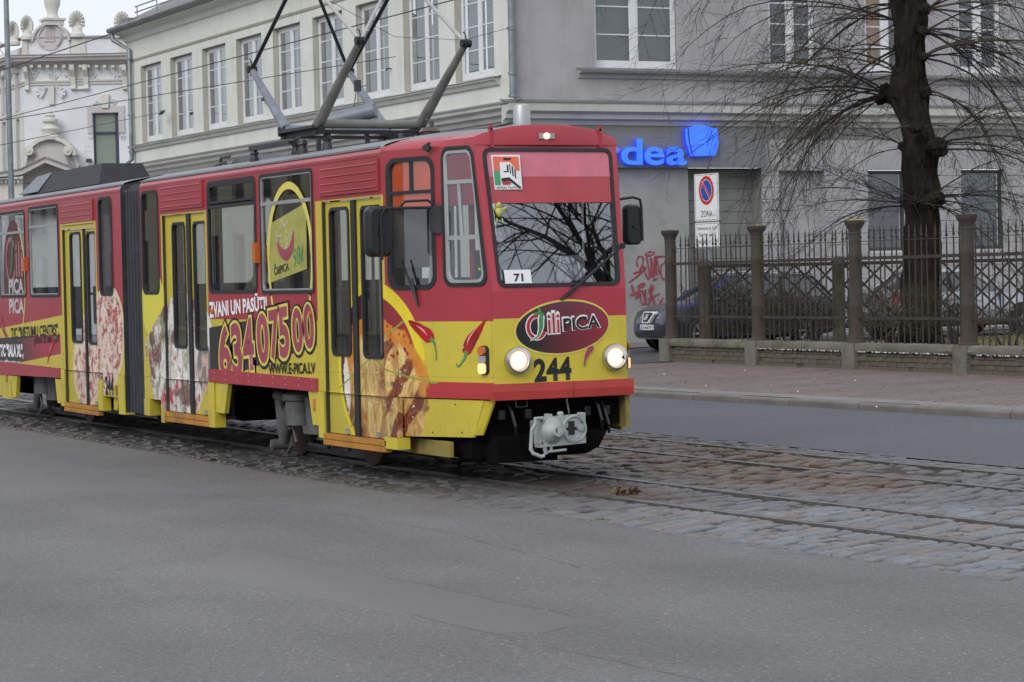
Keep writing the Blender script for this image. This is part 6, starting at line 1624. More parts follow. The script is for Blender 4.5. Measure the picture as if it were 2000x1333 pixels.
for g_ in G:
    P = [atX(1200 + x / 4.545, 480 + y / 4.545, FX) for x, y in g_]
    # smooth the stroke
    Q = []
    for i in range(len(P) - 1):
        p0, p1, p2, p3 = P[max(i - 1, 0)], P[i], P[i + 1], P[min(i + 2, len(P) - 1)]
        for k in range(5):
            s_ = k / 5; Q.append(0.5 * ((2 * p1) + (p2 - p0) * s_ + (2 * p0 - 5 * p1 + 4 * p2 - p3) * s_ ** 2 + (3 * p1 - p0 - 3 * p2 + p3) * s_ ** 3))
    Q.append(P[-1]); m = MB(); pr = None
    for i, p in enumerate(Q):
        d = (Q[min(i + 1, len(Q) - 1)] - Q[max(i - 1, 0)]); d.x = 0; d.normalize(); nn = Vector((0, -d.z, d.y)) * (.019 + .006 * sin(i))
        xo = FX + .004 + .0012 * G.index(g_) + .0002 * i; a, b = (xo, p.y + nn.y, p.z + nn.z), (xo, p.y - nn.y, p.z - nn.z)
        if pr: m.poly([pr[0], a, b, pr[1]])
        pr = (a, b)
    cp_(m, "graffiti_stroke", simple("spray_red", (0.30, 0.045, 0.07), .7, var=.25, scale=6))

# ---- far ornate building, its chamfered front turned to us
RG = Vector((0.446, 0.895, 0)); AW = Vector((-0.895, 0.446, 0)); D95 = 95.0
O95 = Vector((19.3, -10.1, 0)) + AW * D95
def FB(px, py): return (px - 1000) * D95 / 4760, 1.83 + (597 - .0221 * (px + 1370) - py) * D95 / 4760
def Ff(s_, h, w):
    p = O95 + RG * s_ + AW * w; return (p.x, p.y, h)
ob = thing("ornate_building", "pale lilac and cream ornate building with shell finials at the far left behind the tram", "building")
P_lil = plaster("lilac_plaster", (0.66, 0.67, 0.69), (0.73, 0.74, 0.76), (0.35, 0.35, 0.36), .2, .1)
P_ivo = plaster("ivory_stucco", (0.60, 0.59, 0.54), (0.68, 0.66, 0.60), (0.35, 0.33, 0.3), .25, .1)
P_pin = plaster("pink_stucco", (0.52, 0.48, 0.47), (0.58, 0.54, 0.53), (0.3, 0.26, 0.25), .2, .1)
M_navy = simple("navy_frame", (0.035, 0.05, 0.08), .4)
def op(m, name, mat, par=None, sm=None):
    o = m.obj(name, mat, par or ob)
    if sm: smooth_by_angle(o, sm)
    return o
def fbox(px0, px1, py0, py1, w0, w1, name, mat, par=None):
    s0, h0 = FB(px0, py1); s1, h1 = FB(px1, py0); m = MB(); m.prism([(s0, h0), (s1, h0), (s1, h1), (s0, h1)], Ff, w0, w1); return op(m, name, mat, par)
s58, h72 = FB(58, 74); s270, _ = FB(330, 74); hb = 0
sw0, hw0 = FB(191, 333); sw1, hw1 = FB(241, 222)
m = MB(); m.panel(s58, s270, 0, h72, [(sw0, sw1, hw0, hw1)], Ff, reveal=.25); op(m, "front_wall", P_lil)
# wing running away to the left, parallel to the tracks
pl = Ff(s58, 0, 0)
def Wf(u, v, w): return (pl[0] - u, pl[1] + w, v)
def Wx(px):
    th_ = math.atan2(2370, 4760) + math.atan((px - 1000) / 4760.0); return 19.3 - (pl[1] + 10.1) / math.tan(th_)
def wq(px): return pl[0] - Wx(px)
hol = []
for a, b, y0, y1 in ((46.5, 53.5, 230, 352), (19, 26.5, 236, 352), (-9, 2.5, 242, 352), (-38, -27, 242, 352)):
    c_ = atY((a + b) / 2, y0, pl[1]); d_ = atY((a + b) / 2, y1, pl[1]); hol.append((wq(b), wq(a), d_.z, c_.z))
ztop = atY(30, 121, pl[1]).z
m = MB(); m.panel(0, 40, 0, h72 - .4, hol, Wf, reveal=.3); op(m, "side_wing_wall", P_lil)
for h in hol:
    m = MB(); m.poly([Wf(h[0], h[2], .22), Wf(h[1], h[2], .22), Wf(h[1], h[3], .22), Wf(h[0], h[3], .22)]); w_ = op(m, "wing_window", M_navy)
    m = MB(); m.box(0, 0, 0, 0, 0, 0); m = MB(); m.prism([(h[0], (h[2] + h[3]) / 2 + .3), (h[1], (h[2] + h[3]) / 2 + .3), (h[1], (h[2] + h[3]) / 2 + .42), (h[0], (h[2] + h[3]) / 2 + .42)], Wf, .16, .2); op(m, "transom", M_navy, w_)
    m = MB(); m.ring([(h[1] + .35, h[3] + .3), (h[0] - .35, h[3] + .3), (h[0] - .35, h[2]), (h[1] + .35, h[2])], [(h[1], h[3]), (h[0], h[3]), (h[0], h[2]), (h[1], h[2])], Wf, -.08, 0); op(m, "window_surround", P_ivo, w_)
    m = MB(); cx = (h[0] + h[1]) / 2; m.prism([(cx - .15, h[3] + .3), (cx + .15, h[3] + .3), (cx + .12, h[3] + 1.6), (cx - .12, h[3] + 1.6)], Wf, -.12, 0); op(m, "keystone", P_pin, w_)
# cornices
def fm(prof, name, mat, zc, px0=None):
    m = MB(); m.rings([[Ff(s58 - w * .6, zc + z, -w) for w, z in prof], [Ff(s270, zc + z, -w) for w, z in prof]]); op(m, name, mat)
    m = MB(); m.rings([[Wf(-w * .4, zc + z, -w) for w, z in prof], [Wf(40, zc + z, -w) for w, z in prof]]); op(m, name, mat)
zc = FB(150, 130)[1]
fm([(0, 0), (.10, .02), (.16, .10), (.45, .16), (.50, .28), (.58, .30), (.58, .36), (0, .44)], "main_cornice", P_pin, zc)
fm([(0, .44), (.6, .365), (.6, .40), (0, .46)], "cornice_flashing", M_zinc, zc)
zp = FB(150, 74)[1]
fm([(0, -.1), (.10, -.06), (.14, 0.0), (0, .02)], "parapet_coping", P_pin, zp)
z3 = FB(150, 160)[1]
fm([(0, -.06), (.06, -.04), (.08, .02), (0, .03)], "frieze_moulding", P_ivo, z3); fm([(0, -.04), (.05, -.02), (.05, .02), (0, .03)], "frieze_moulding", P_pin, z3 - .13)
for k in range(14):
    fbox(74 + k * 15.8, 80 + k * 15.8, 130, 135.5, -.32, 0, "dentil", P_ivo)
for k in range(16):
    u = .6 + k * 1.05; m = MB(); m.prism([(u, zc - .2), (u + .4, zc - .2), (u + .4, zc), (u, zc)], Wf, -.35, 0); op(m, "dentil", P_ivo)
def bracket(px, py0=130, py1=178, wd=9):
    m = MB(); s0, h1 = FB(px, py0); s1, h0 = FB(px + wd, py1)
    m.rings([[Ff(s0, h, -w) for w, h in ((0, h1), (.42, h1), (.40, h1 - .2), (.18, h1 - .45), (.12, h0 + .2), (.2, h0 + .05), (.1, h0), (0, h0))], [Ff(s1, h, -w) for w, h in ((0, h1), (.42, h1), (.40, h1 - .2), (.18, h1 - .45), (.12, h0 + .2), (.2, h0 + .05), (.1, h0), (0, h0))]]); return op(m, "console_bracket", P_ivo)
for px in (151, 176, 252): bracket(px)
for px in (62, ): bracket(px, 134, 180, 7)
fbox(160, 176, 136, 157, -.05, 0, "console_panel", P_ivo); fbox(151, 185, 174, 177, -.12, 0, "console_base", P_ivo)
# stucco ornaments in relief
def blobs(px0, px1, py0, py1, n, name, seed, mat=None):
    q = random.Random(seed); m = MB()
    for i in range(n):
        px, py = q.uniform(px0, px1), q.uniform(py0, py1); s_, h = FB(px, py); r_ = q.uniform(.03, .075); a0 = q.uniform(0, 6.28)
        pts = [Ff(s_ + cos(a0 + k) * (.02 + k * r_ * .35), h + sin(a0 + k) * (.02 + k * r_ * .35), -.04) for k in [j * .8 for j in range(7)]]
        m.tube(pts, [r_ * .55 * (1 - j / 9) for j in range(7)], 6)
    return op(m, name, mat or P_lil, None, 50)
for a, b, sd_ in ((73, 90, 1), (104, 122, 2), (136, 152, 3), (186, 200, 4), (231, 246, 5)): blobs(a, b, 143, 155, 5, "stucco_scroll", sd_)
blobs(197, 212, 201, 210, 5, "window_scroll", 9); blobs(221, 234, 201, 210, 5, "window_scroll", 10)
blobs(183, 188, 262, 272, 3, "side_scroll", 11); blobs(246, 251, 262, 272, 3, "side_scroll", 12)
# parapet piers
for a, b in ((29, 33), (57, 68), (153, 181), (245, 262)): fbox(a, b, 78, 116, -.06, 0, "parapet_pier", P_ivo)
# round gable with the lyre medallion
cs, chh = FB(114, 88); R_ = FB(150, 88)[0] - cs
m = MB(); pts = [(cs + R_ * 1.0 * cos(a), chh + R_ * 1.06 * sin(a)) for a in [rad(v) for v in range(0, 181, 9)]] + [(cs - R_, chh - .5), (cs + R_, chh - .5)]
m.prism(pts, Ff, -.05, .4); op(m, "round_gable", P_lil)
o_, i_ = arc(cs, chh, R_ * 1.02, R_ * 1.08, 8, 172, .09); m = MB()
for k in range(len(o_) - 1):
    for w0, w1 in ((-.16, .45),):
        m.hexa([Ff(*i_[k], w0), Ff(*i_[k + 1], w0), Ff(*i_[k + 1], w1), Ff(*i_[k], w1)], [Ff(*o_[k], w0), Ff(*o_[k + 1], w0), Ff(*o_[k + 1], w1), Ff(*o_[k], w1)])
op(m, "gable_coping", P_pin)
ms, mh = FB(112, 75); m = MB(); m.prism(circ(ms, mh, .52, .52, 36), Ff, -.09, -.05); med = op(m, "medallion", P_pin)
for k in range(6):
    m = MB(); x = ms - .16 + k * .064; m.prism([(x, mh - .1), (x + .03, mh - .1), (x + .03, mh + .42), (x, mh + .42)], Ff, -.12, -.09); op(m, "lyre_string", P_pin, med)
for sg in (-1, 1):
    m = MB(); m.tube([Ff(ms + sg * (.2 + .24 * sin(k / 8 * pi * .9)), mh + .40 - .75 * k / 8, -.12) for k in range(9)], .035, 6); op(m, "lyre_arm", P_pin, med)
m = MB(); m.prism([(ms - .2, mh - .18), (ms + .2, mh - .18), (ms + .2, mh - .11), (ms - .2, mh - .11)], Ff, -.13, -.09); op(m, "lyre_base", P_pin, med)
def urn(px, py, sc, name="urn", prof=None, w=-.1):
    s_, h = FB(px, py); c_ = Ff(s_, h, w); m = MB()
    prof = prof or [(.42, 0), (.42, .08), (.30, .14), (.26, .22), (.30, .30), (.22, .36), (.16, .42), (.26, .55), (.30, .75), (.27, .95), (.18, 1.1), (.24, 1.15), (.24, 1.2), (.10, 1.3), (.05, 1.5)]
    m.lathe([(r * sc, z * sc) for r, z in prof], c_, 'Z', 16); return op(m, name, P_ivo, None, 40)
m = MB(); c0 = Ff(*FB(117, 50), .1); m.box(c0[0] - .36, c0[0] + .36, c0[1] - .36, c0[1] + .36, c0[2] - .05, c0[2] + .14); m.box(c0[0] - .42, c0[0] + .42, c0[1] - .42, c0[1] + .42, c0[2] + .14, c0[2] + .22); op(m, "urn_plinth", P_ivo)
urn(117, 39, 1.25, w=.1, prof=[(.24, 0), (.17, .1), (.16, .2), (.24, .42), (.26, .62), (.22, .82), (.17, .9), (.24, .95), (.24, 1.0), (.12, 1.1), (.04, 1.4)])
urn(112, 276, 1.0, "portal_urn", [(.34, 0), (.36, .12), (.28, .2), (.30, .3), (.36, .42), (.22, .55), (.18, .62), (.30, .70), (.30, .80), (.16, .86), (.22, .95), (.12, 1.0), (.10, 1.06), (.03, 1.1)], w=-.45)
# scallop shell finials
def shell(px, py, ang, sc=1.0, flip=1):
    s_, h = FB(px, py); m = MB(); n = 11; yaw = rad(ang)
    def q(a, r, w): 
        ls = cos(a) * r * sc * .70; return Ff(s_ + ls * cos(yaw), h + sin(a) * r * sc * 1.0, w + ls * sin(yaw))
    for k in range(n):
        a0, a1 = rad(-28 + 236 * k / n), rad(-28 + 236 * (k + 1) / n); am = (a0 + a1) / 2
        R1 = .40
        m.rings([[q(a0, .06, -.03), q(am, .06, -.10), q(a1, .06, -.03), q(am, .06, .05)], [q(a0, R1 * .75, -.05), q(am, R1 * .78, -.14), q(a1, R1 * .75, -.05), q(am, R1 * .78, .06)], [q(a0, R1, -.02), q(am, R1 * 1.05, -.07), q(a1, R1, -.02), q(am, R1 * 1.03, .04)]])
    m.prism([(s_ + .30 * sc * .70 * cos(t_), h + .33 * sc * sin(t_) - (.10 * sc if sin(t_) < 0 else 0)) for t_ in [k * 2 * pi / 16 for k in range(16)]], Ff, -.03, .03)
    o = op(m, "shell_finial", P_ivo)
    m = MB(); c_ = Ff(s_, h - .42 * sc, 0); m.lathe([(.26 * sc, -.12), (.26 * sc, 0), (.2 * sc, .08), (.15 * sc, .25)], c_, 'Z', 12); op(m, "shell_base", P_ivo, o)
shell(41, 64, 50, 1.0); shell(68, 53, 40, 1.0); shell(165, 46, 5, 1.1); shell(253, 47, 0, 1.1)
m = MB(); 
for px in (190, 236): pass
# tall window
w_ = fbox(191, 241, 222, 333, .2, .24, "tall_window", simple("celadon_glass", (0.20, 0.24, 0.19), .15, var=.06, coat=.6))
for a in ((191, 194, 222, 333), (233, 241, 222, 333), (191, 241, 222, 225), (191, 236, 258, 264), (191, 241, 328, 333)): fbox(*a, .14, .2, "window_frame", M_navy, w_)
m = MB(); s0, h1 = FB(181, 210); s1, _ = FB(253, 210); _, hm = FB(190, 262)
m.ring([(s1, h1), (s0, h1), (s0, hm), (s1, hm)], [(sw1 + .02, hw1 + .02), (sw0 - .02, hw1 + .02), (sw0 - .02, hm), (sw1 + .02, hm)], Ff, -.06, 0); op(m, "window_surround", P_pin)
m = MB(); a, b = FB(210, 213); c_, d_ = FB(223, 213); e_, f_ = FB(224.5, 186); g_, _ = FB(209, 186); m.prism([(a, b), (c_, b), (e_, f_), (g_, f_)], Ff, -.14, 0); op(m, "keystone", P_ivo)
# wings of the carved head between the windows
for sg in (-1, 1):
    m = MB(); s_, h = FB(112 + sg * 14, 183); m.lathe([(.001, -.10), (.16, -.08), (.24, 0)], Ff(s_, h, 0), 'X', 14); m = MB()
    for k in range(5):
        a = rad(-60 + 40 * k); m.tube([Ff(s_, h, -.05), Ff(s_ + sg * .30 * cos(a), h + .22 * sin(a), -.08)], [.04, .07], 6)
    op(m, "carved_wing", P_lil, None, 50)
m = MB(); m.prism([FB(107, 206), FB(117, 206), FB(118, 170), FB(106, 170)], Ff, -.12, 0); op(m, "carved_keystone", P_ivo)
# portal: arched gable over the door, small roofs
cs, chh = FB(112, 318); Rr = .95
pts = [(cs + Rr * cos(a), chh + Rr * .92 * sin(a)) for a in [rad(v) for v in range(20, 161, 7)]] + [(cs - 1.15, chh - .8), (cs + 1.15, chh - .8)]
m = MB(); m.prism(pts, Ff, -.5, 0); op(m, "portal_arch", P_pin)
o_, i_ = arc(cs, chh, Rr + .03, Rr * .95, 14, 166, .14, 20); m = MB()
for k in range(len(o_) - 1): m.hexa([Ff(*i_[k], -.7), Ff(*i_[k + 1], -.7), Ff(*i_[k + 1], 0), Ff(*i_[k], 0)], [Ff(*o_[k], -.7), Ff(*o_[k + 1], -.7), Ff(*o_[k + 1], 0), Ff(*o_[k], 0)])
op(m, "arch_moulding", P_ivo)
for px in (72, 147):
    c_ = FB(px, 297); o = MB(); o.prism(circ(c_[0], c_[1], .17, .19, 16), Ff, -.78, -.5); q = op(o, "scroll_boss", P_ivo); o = MB(); o.prism(circ(c_[0], c_[1], .07, .07, 10), Ff, -.83, -.78); op(o, "boss_centre", P_ivo, q)
for a, b in (((60, 325), (72, 303)), ((165, 325), (150, 303))):
    m = MB(); m.prism([FB(*a), FB(a[0] + (14 if a[0] < 100 else -14), 340), FB(b[0] + (12 if a[0] < 100 else -12), 303), FB(*b)], Ff, -.5, 0); op(m, "portal_scroll", P_ivo)
m = MB(); m.prism([FB(0, 352), FB(0, 346), FB(60, 336), FB(108, 313), FB(165, 335), FB(262, 332), FB(262, 345), FB(165, 343), FB(108, 322), FB(62, 345)], Ff, -1.3, -.3); op(m, "porch_roof", P_pin)
m = MB(); m.prism([FB(0, 346), FB(60, 336), FB(108, 313), FB(165, 335), FB(165, 332), FB(108, 310), FB(60, 333), FB(0, 343)], Ff, -1.35, -.25); op(m, "porch_flashing", M_zinc)
fbox(70, 150, 340, 420, -.32, -.1, "porch_gable", simple("dark_tympanum", (0.07, 0.06, 0.06), .9)); fbox(0, 60, 352, 430, -.9, -.3, "porch_wall", P_ivo)
for k in range(7): fbox(3 + k * 8, 7 + k * 8, 355, 361, -1.05, -.9, "dentil", P_ivo)
m = MB(); c_ = FB(183, 316); m.prism([(c_[0] - .1, c_[1] - .06), (c_[0] + .1, c_[1] - .06), (c_[0] + .1, c_[1] + .08), (c_[0] - .1, c_[1] + .08)], Ff, -.3, -.1); op(m, "flood_lamp", M_dgrey)
for yy in (287, 296): fbox(174, 190, yy, yy + 1, -.01, 0.0, "groove", P_pin)
fbox(40, 270, 20, 74, 8, 9, "rear_roof", M_zinc).hide_render = False
bpy.data.objects.remove([o for o in ob.children if o.name.startswith("rear_roof")][0])
m = MB(); m.prism([FB(60, 110), FB(330, 110), FB(330, 76), FB(60, 76)], Ff, .35, 12); op(m, "roof_block", M_zinc)
# ================================================================== STREET THINGS
M_iron = simple("rusted_iron", (0.048, 0.040, 0.034), 0.75, 0.2, var=0.45, scale=7, bump=0.3, dirt=0.7, dcol=(0.085, 0.05, 0.032))
t = Tree("rusted_column"); n = t.noise(4, 6, .7, stretch=(1, 1, .4)); f = t.noise(50, 4, .7)
c = t.mix((0.055, 0.054, 0.048), (0.062, 0.050, 0.042), n.ramp(.38, .62)); c = t.mix(c, (0.072, 0.047, 0.037), (1.2 - t.z).ramp(-.6, .5) * n.ramp(.3, .6) * .6); c = t.mix(c, (0.08, 0.08, 0.055), t.noise(6, 4, off=(3, 3, 3)).ramp(.55, .7) * .5)
M_col = t.finish(c, .8, 0, f, .4, .006, .3)
M_lich = simple("yellow_lichen", (0.42, 0.29, 0.03), 0.95, var=.35, scale=25, bump=.8)
t = Tree("mossy_stone"); n = t.noise(2.2, 6, .7); f = t.noise(40, 5, .75)
c = t.mix((0.15, 0.145, 0.125), (0.22, 0.205, 0.18), n.ramp(.3, .7)); c = t.mix(c, (0.075, 0.088, 0.038), t.noise(1.6, 6, .75, off=(5, 2, 1)).ramp(.46, .66) * .85); c = t.mix(c, (0.5, 0.5, 0.5), t.noise(16, 5, .8).ramp(.66, .74) * .35)
M_cop = t.finish(t.scalec(c, f * .6 + .7), .95, 0, f, .7, .015, .15)
def brickmat(nm, a, b):
    t = Tree(nm); n = t.noise(3, 6, .7); f = t.noise(45, 5, .75)
    c = t.mix(a, b, n.ramp(.3, .7)); c = t.mix(c, (0.075, 0.082, 0.045), t.noise(1.3, 5, .7, off=(1, 4, 0)).ramp(.42, .62) * .75)
    return t.finish(t.scalec(c, f * .5 + .75), .92, 0, f, .5, .008, .15)
M_brk = [brickmat("brick_grey", (0.125, 0.11, 0.10), (0.17, 0.15, 0.135)), brickmat("brick_rose", (0.145, 0.112, 0.10), (0.185, 0.148, 0.132)), brickmat("brick_brown", (0.12, 0.095, 0.082), (0.155, 0.125, 0.11))]
YF = 13.8; PXS = [-21.72 + 3.135 * k for k in range(6)]
wall = thing("boundary_wall", "low mossy brick wall with coping stones carrying the iron fence beside the pavement", "wall")
m = MB(); m.box(-21.9, PXS[-1] + .2, YF - .10, YF + .16, 0.0, 0.47); m.obj("mortar_core", simple("old_mortar", (0.085, 0.078, 0.068), .95, var=.3, scale=10), wall)
bme = []
for k in range(6):
    m = MB(); j = lambda: rnd.uniform(-.005, .005)
    B = [(-.118 + j(), -.02, -.040 + j()), (.118 + j(), -.02, -.040 + j()), (.118 + j(), .04, -.04), (-.118 + j(), .04, -.04)]
    T_ = [(-.118 + j(), -.02 + j(), .034 + j()), (.118 + j(), -.02 + j(), .034 + j()), (.118, .04, .034), (-.118, .04, .034)]
    m.hexa(B, T_); me = bpy.data.meshes.new("brick"); me.from_pydata(m.v, [], m.f); me.materials.append(M_brk[k % 3]); bme.append(me)
mh = MB(); j = 0
mh = MB(); mh.hexa([(-.052, -.02, -.05), (.052, -.02, -.05), (.052, .04, -.05), (-.052, .04, -.05)], [(-.052, -.022, .045), (.05, -.018, .045), (.052, .04, .045), (-.052, .04, .045)])
hme = bpy.data.meshes.new("header_brick"); hme.from_pydata(mh.v, [], mh.f); hme.materials.append(M_brk[1])
nb = 0
for b in range(5):
    a0, a1 = PXS[b] + .19, PXS[b + 1] - .17
    for r in range(3):
        x = a0 + (.0 if r % 2 else .12); z = 0.255 + r * .083
        while x < a1 - .1:
            if nb < 200:
                o = link("brick", bme[rnd.randrange(6)], wall); o.location = (x + .12, YF - .105 + rnd.uniform(-.004, .006), z); o.rotation_euler = (0, rnd.uniform(-.02, .02), rnd.uniform(-.02, .02))
                if x + .24 > a1: o.scale = ((a1 - x) / .24, 1, 1); o.location.x = x + (a1 - x) / 2
                nb += 1
            x += .252
    x = a0; hole = (a0 + a1) / 2 + (.15 if b != 1 else .0)
    while x < a1 - .05:
        if abs(x + .05 - hole) > .09:
            o = link("brick", hme, wall); o.location = (x + .055, YF - .105 + rnd.uniform(-.004, .004), .165); o.rotation_euler = (0, rnd.uniform(-.03, .03), 0)
        x += .114
    # coping stones
    n_ = 2 if b else 1; L = (a1 - a0) / n_
    for q in range(n_):
        c0, c1 = a0 + q * L + .006, a0 + (q + 1) * L - .006; m = MB(); rings = []
        for i in range(9):
            x = c0 + (c1 - c0) * i / 8; jj = lambda: rnd.uniform(-.010, .010)
            rings.append([(x, YF - .165 + jj(), .455), (x, YF - .185 + jj(), .50 + jj()), (x, YF - .165 + jj(), .575 + jj()), (x, YF - .08, .60 + jj()), (x, YF + .15, .60 + jj()), (x, YF + .2, .5)])
        m.rings(rings); o = m.obj("coping_stone", M_cop, wall); smooth_by_angle(o, 45)
    # frost lying on the joint under the coping
    if b:
        m = MB()
        for i in range(60):
            x = rnd.uniform(a0, a1); m.box(x, x + rnd.uniform(.02, .09), YF - .175, YF - .125, .445, .457 + rnd.uniform(0, .012))
        m.obj("frost_line", simple("frost_white", (0.6, 0.61, 0.62), .9), wall)['kind'] = 'stuff'
for k, x in enumerate(PXS):
    m = MB(); m.box(x - .185, x + .185, YF - .19, YF + .19, 0.05, .60); o = m.obj("stone_pier", M_cop, wall)

fence = thing("iron_fence", "rusty wrought iron park fence with spear topped pickets between cast columns on the low wall", "fence")
colp = [(.17, 0), (.17, .03), (.13, .06), (.125, .12), (.118, .16), (.112, .6), (.118, .62), (.118, .66), (.112, .68), (.108, 1.45), (.116, 1.47), (.116, 1.52), (.108, 1.55), (.106, 1.86), (.115, 1.87), (.115, 1.89), (.106, 1.90), (.115, 1.95), (.155, 2.02), (.175, 2.05), (.175, 2.10), (.05, 2.11)]
cm = MB(); cm.lathe(colp, (0, 0, 0), 'Z', 14); cme = bpy.data.meshes.new("column"); cme.from_pydata(cm.v, [], cm.f); cme.materials.append(M_col)
for k, x in enumerate(PXS):
    o = link("cast_column", cme, fence); o.location = (x, YF, .59)
    if k == 0: smooth_by_angle(o, 40)
    if k in (1, 2):
        m = MB()
        for i in range(26):
            a, r_ = rnd.uniform(0, 6.28), rnd.uniform(0, .14); c_ = Vector((cos(a) * r_, sin(a) * r_, 2.10)); s_ = rnd.uniform(.012, .03)
            m.lathe([(s_, 0), (s_ * .7, s_ * .6), (.001, s_ * .8)], c_, 'Z', 6)
        m.obj("lichen_crust", M_lich, o)
pk = MB(); pk.box(-.011, .011, -.008, .008, .70 - .12, 2.30); pk.lathe([(.010, 2.30), (.010, 2.36), (.024, 2.385), (.024, 2.40), (.011, 2.42), (.017, 2.46), (.001, 2.60)], (0, 0, 0), 'Z', 6)
pme = bpy.data.meshes.new("picket"); pme.from_pydata(pk.v, [], pk.f); pme.materials.append(M_iron)
for b in range(5):
    a0, a1 = PXS[b] + .12, PXS[b + 1] - .12; n_ = 17
    for i in range(n_):
        o = link("picket", pme, fence); o.location = (a0 + (a1 - a0) * (i + .5) / n_, YF, rnd.uniform(-.012, .012) - (.12 if (b == 0 and i == 0) or (b == 0 and i == 4) else 0)); o.rotation_euler = (rnd.uniform(-.01, .01), rnd.uniform(-.006, .006), 0)
    for z, h_ in ((1.02, .045), (2.04, .055), (2.33, .012)):
        m = MB(); m.box(a0 - .02, a1 + .02, YF - (.022 if h_ > .02 else .006), YF + (.022 if h_ > .02 else .006), z - h_ / 2, z + h_ / 2); o = m.obj("rail", M_iron, fence)
    for z in (1.07, 1.10):
        pass
# return fence along the side street: two wooden-brown posts, rails, crossed straps
rf = thing("strap_fence", "iron fence of crossed flat straps running back along the side street behind the pickets", "fence")
XR = -21.35
M_wpost = simple("weathered_post", (0.085, 0.070, 0.055), .9, var=.35, scale=5, bump=.5, dirt=.5, dcol=(.12, .12, .11))
for k, y in enumerate((14.35, 17.45, 20.6, 23.7)):
    m = MB(); m.lathe([(.15, .3), (.14, .5), (.125, .6), (.125, 1.95), (.15, 1.98), (.14, 2.06), (.07, 2.12), (.001, 2.13)], (XR, y, 0), 'Z', 14); o = m.obj("post", M_wpost, rf); smooth_by_angle(o, 40)
    if k < 3:
        for z in (.72, 1.98): 
            m = MB(); m.box(XR - .02, XR + .02, y + .12, y + 3.0, z - .035, z + .035); m.obj("rail", M_iron, rf)
        ns = 6; w_ = 2.9 / ns
        for i in range(ns):
            for h_ in range(3):
                z0, z1 = .74 + h_ * .41, .74 + (h_ + 1) * .41; y0, y1 = y + .13 + i * w_, y + .13 + (i + 1) * w_
                for a, b in (((y0, z0), (y1, z1)), ((y0, z1), (y1, z0))):
                    m = MB(); d = Vector((0, b[0] - a[0], b[1] - a[1])).normalized(); nn = Vector((0, -d.z, d.y)) * .022
                    off = .008 if a[1] < b[1] else -.008
                    P = [Vector((XR + off, a[0], a[1])) - nn, Vector((XR + off, a[0], a[1])) + nn, Vector((XR + off, b[0], b[1])) + nn, Vector((XR + off, b[0], b[1])) - nn]
                    m.rings([[p + Vector((-.005, 0, 0)) for p in P], [p + Vector((.005, 0, 0)) for p in P]]); m.obj("strap", M_iron, rf)
rf2 = MB()
# ---- parking sign
sg = thing("parking_sign", "white no-parking zone sign with smaller text plate on a pale pole behind the fence corner", "sign", (-21.83, 14.72, .2), rad(12))
m = MB(); m.tube([(0, .03, 0), (0, .03, 3.6)], .03, 10); m.obj("pole", M_pipe, sg)
def sgm(u, v, w): return (u, -.0 + w, v)
def plate(z0, z1, wd):
    m = MB(); m.prism(rr(-wd, wd, z0, z1, .035), sgm, -.012, .0); p = m.obj("sign_plate", simple("sign_white", (.74, .76, .76), .35, var=.03), sg)
    m = MB(); m.ring(rr(-wd + .02, wd - .02, z0 + .02, z1 - .02, .03), rr(-wd + .027, wd - .027, z0 + .027, z1 - .027, .026), sgm, -.014, -.012); m.obj("border_line", M_black, p); return p
p1 = plate(2.67, 3.60, .345); p2 = plate(2.14, 2.64, .345)
def sgd(pts, mat, w, nm): m = MB(); m.poly([sgm(u, v, w) for u, v in pts]); return m.obj(nm, mat, p1)
M_sr = simple("sign_red", (.55, .03, .02), .4, var=.03); M_sb = simple("sign_blue", (.02, .07, .36), .4, var=.03)
sgd(circ(0, 3.27, .215, .285, 40), M_sr, -.0145, "red_ring"); sgd(circ(0, 3.27, .160, .215, 40), M_white, -.0155, "ring_edge"); sgd(circ(0, 3.27, .152, .205, 40), M_sb, -.0165, "blue_disc")
sgd([(-.135, 3.415), (-.105, 3.455), (.135, 3.125), (.105, 3.085)], M_white, -.0175, "slash_edge"); sgd([(-.13, 3.41), (-.105, 3.44), (.13, 3.13), (.105, 3.10)], M_sr, -.0185, "slash")
textmesh("ZONA", sgm, -.165, 2.755, .125, .33, 0.0, 0, mat=M_black, name="sign_text", parent=p1, w=-.015)
for txt, z, wd in (("Izņemot ar SIA", 2.50, .54), ("\"Skvēra nams\"", 2.37, .50), ("atļaujām nr 1-20", 2.24, .60)): textmesh(txt, sgm, -wd / 2, z, .07, wd, 0.0, 0, mat=M_black, name="sign_text", parent=p2, w=-.015)

# ---- lamp post, flag, wires
lp = thing("lamp_post", "tall slim grey lamp post behind the rear end of the tram", "lamp post", (-49.6, 8.3, 0))
m = MB(); m.tube([(0, 0, 0), (0, 0, 5), (0, 0, 13.5)], [.095, .085, .065], 12); smooth_by_angle(m.obj("pole", M_pipe, lp), 50)
m = MB(); m.lathe([(.14, 0), (.14, .5), (.1, .55)], (0, 0, 0), 'Z', 12); m.obj("base_sleeve", M_pipe, lp)
m = MB(); m.tube([(0, 0, 13.5), (.3, -.6, 13.9), (.6, -1.3, 14)], .04, 8); m.obj("arm", M_pipe, lp)
m = MB(); m.hexa([(.5, -1.2, 13.93), (.75, -1.3, 13.93), (.95, -1.9, 13.98), (.7, -1.85, 13.98)], [(.55, -1.2, 14.08), (.72, -1.3, 14.08), (.9, -1.85, 14.08), (.72, -1.8, 14.08)]); m.obj("lantern", M_dgrey, lp)
fl = thing("red_flag", "red banner hanging at the very left edge above the ornate building", "flag")
q = [Ff(*FB(x + 10, y + 4), -.9 - .15 * sin(y * .1)) for x, y in ((-22, 52), (-6, 55), (0, 66), (5, 84), (6, 96), (2, 106), (-4, 96), (-16, 70))]
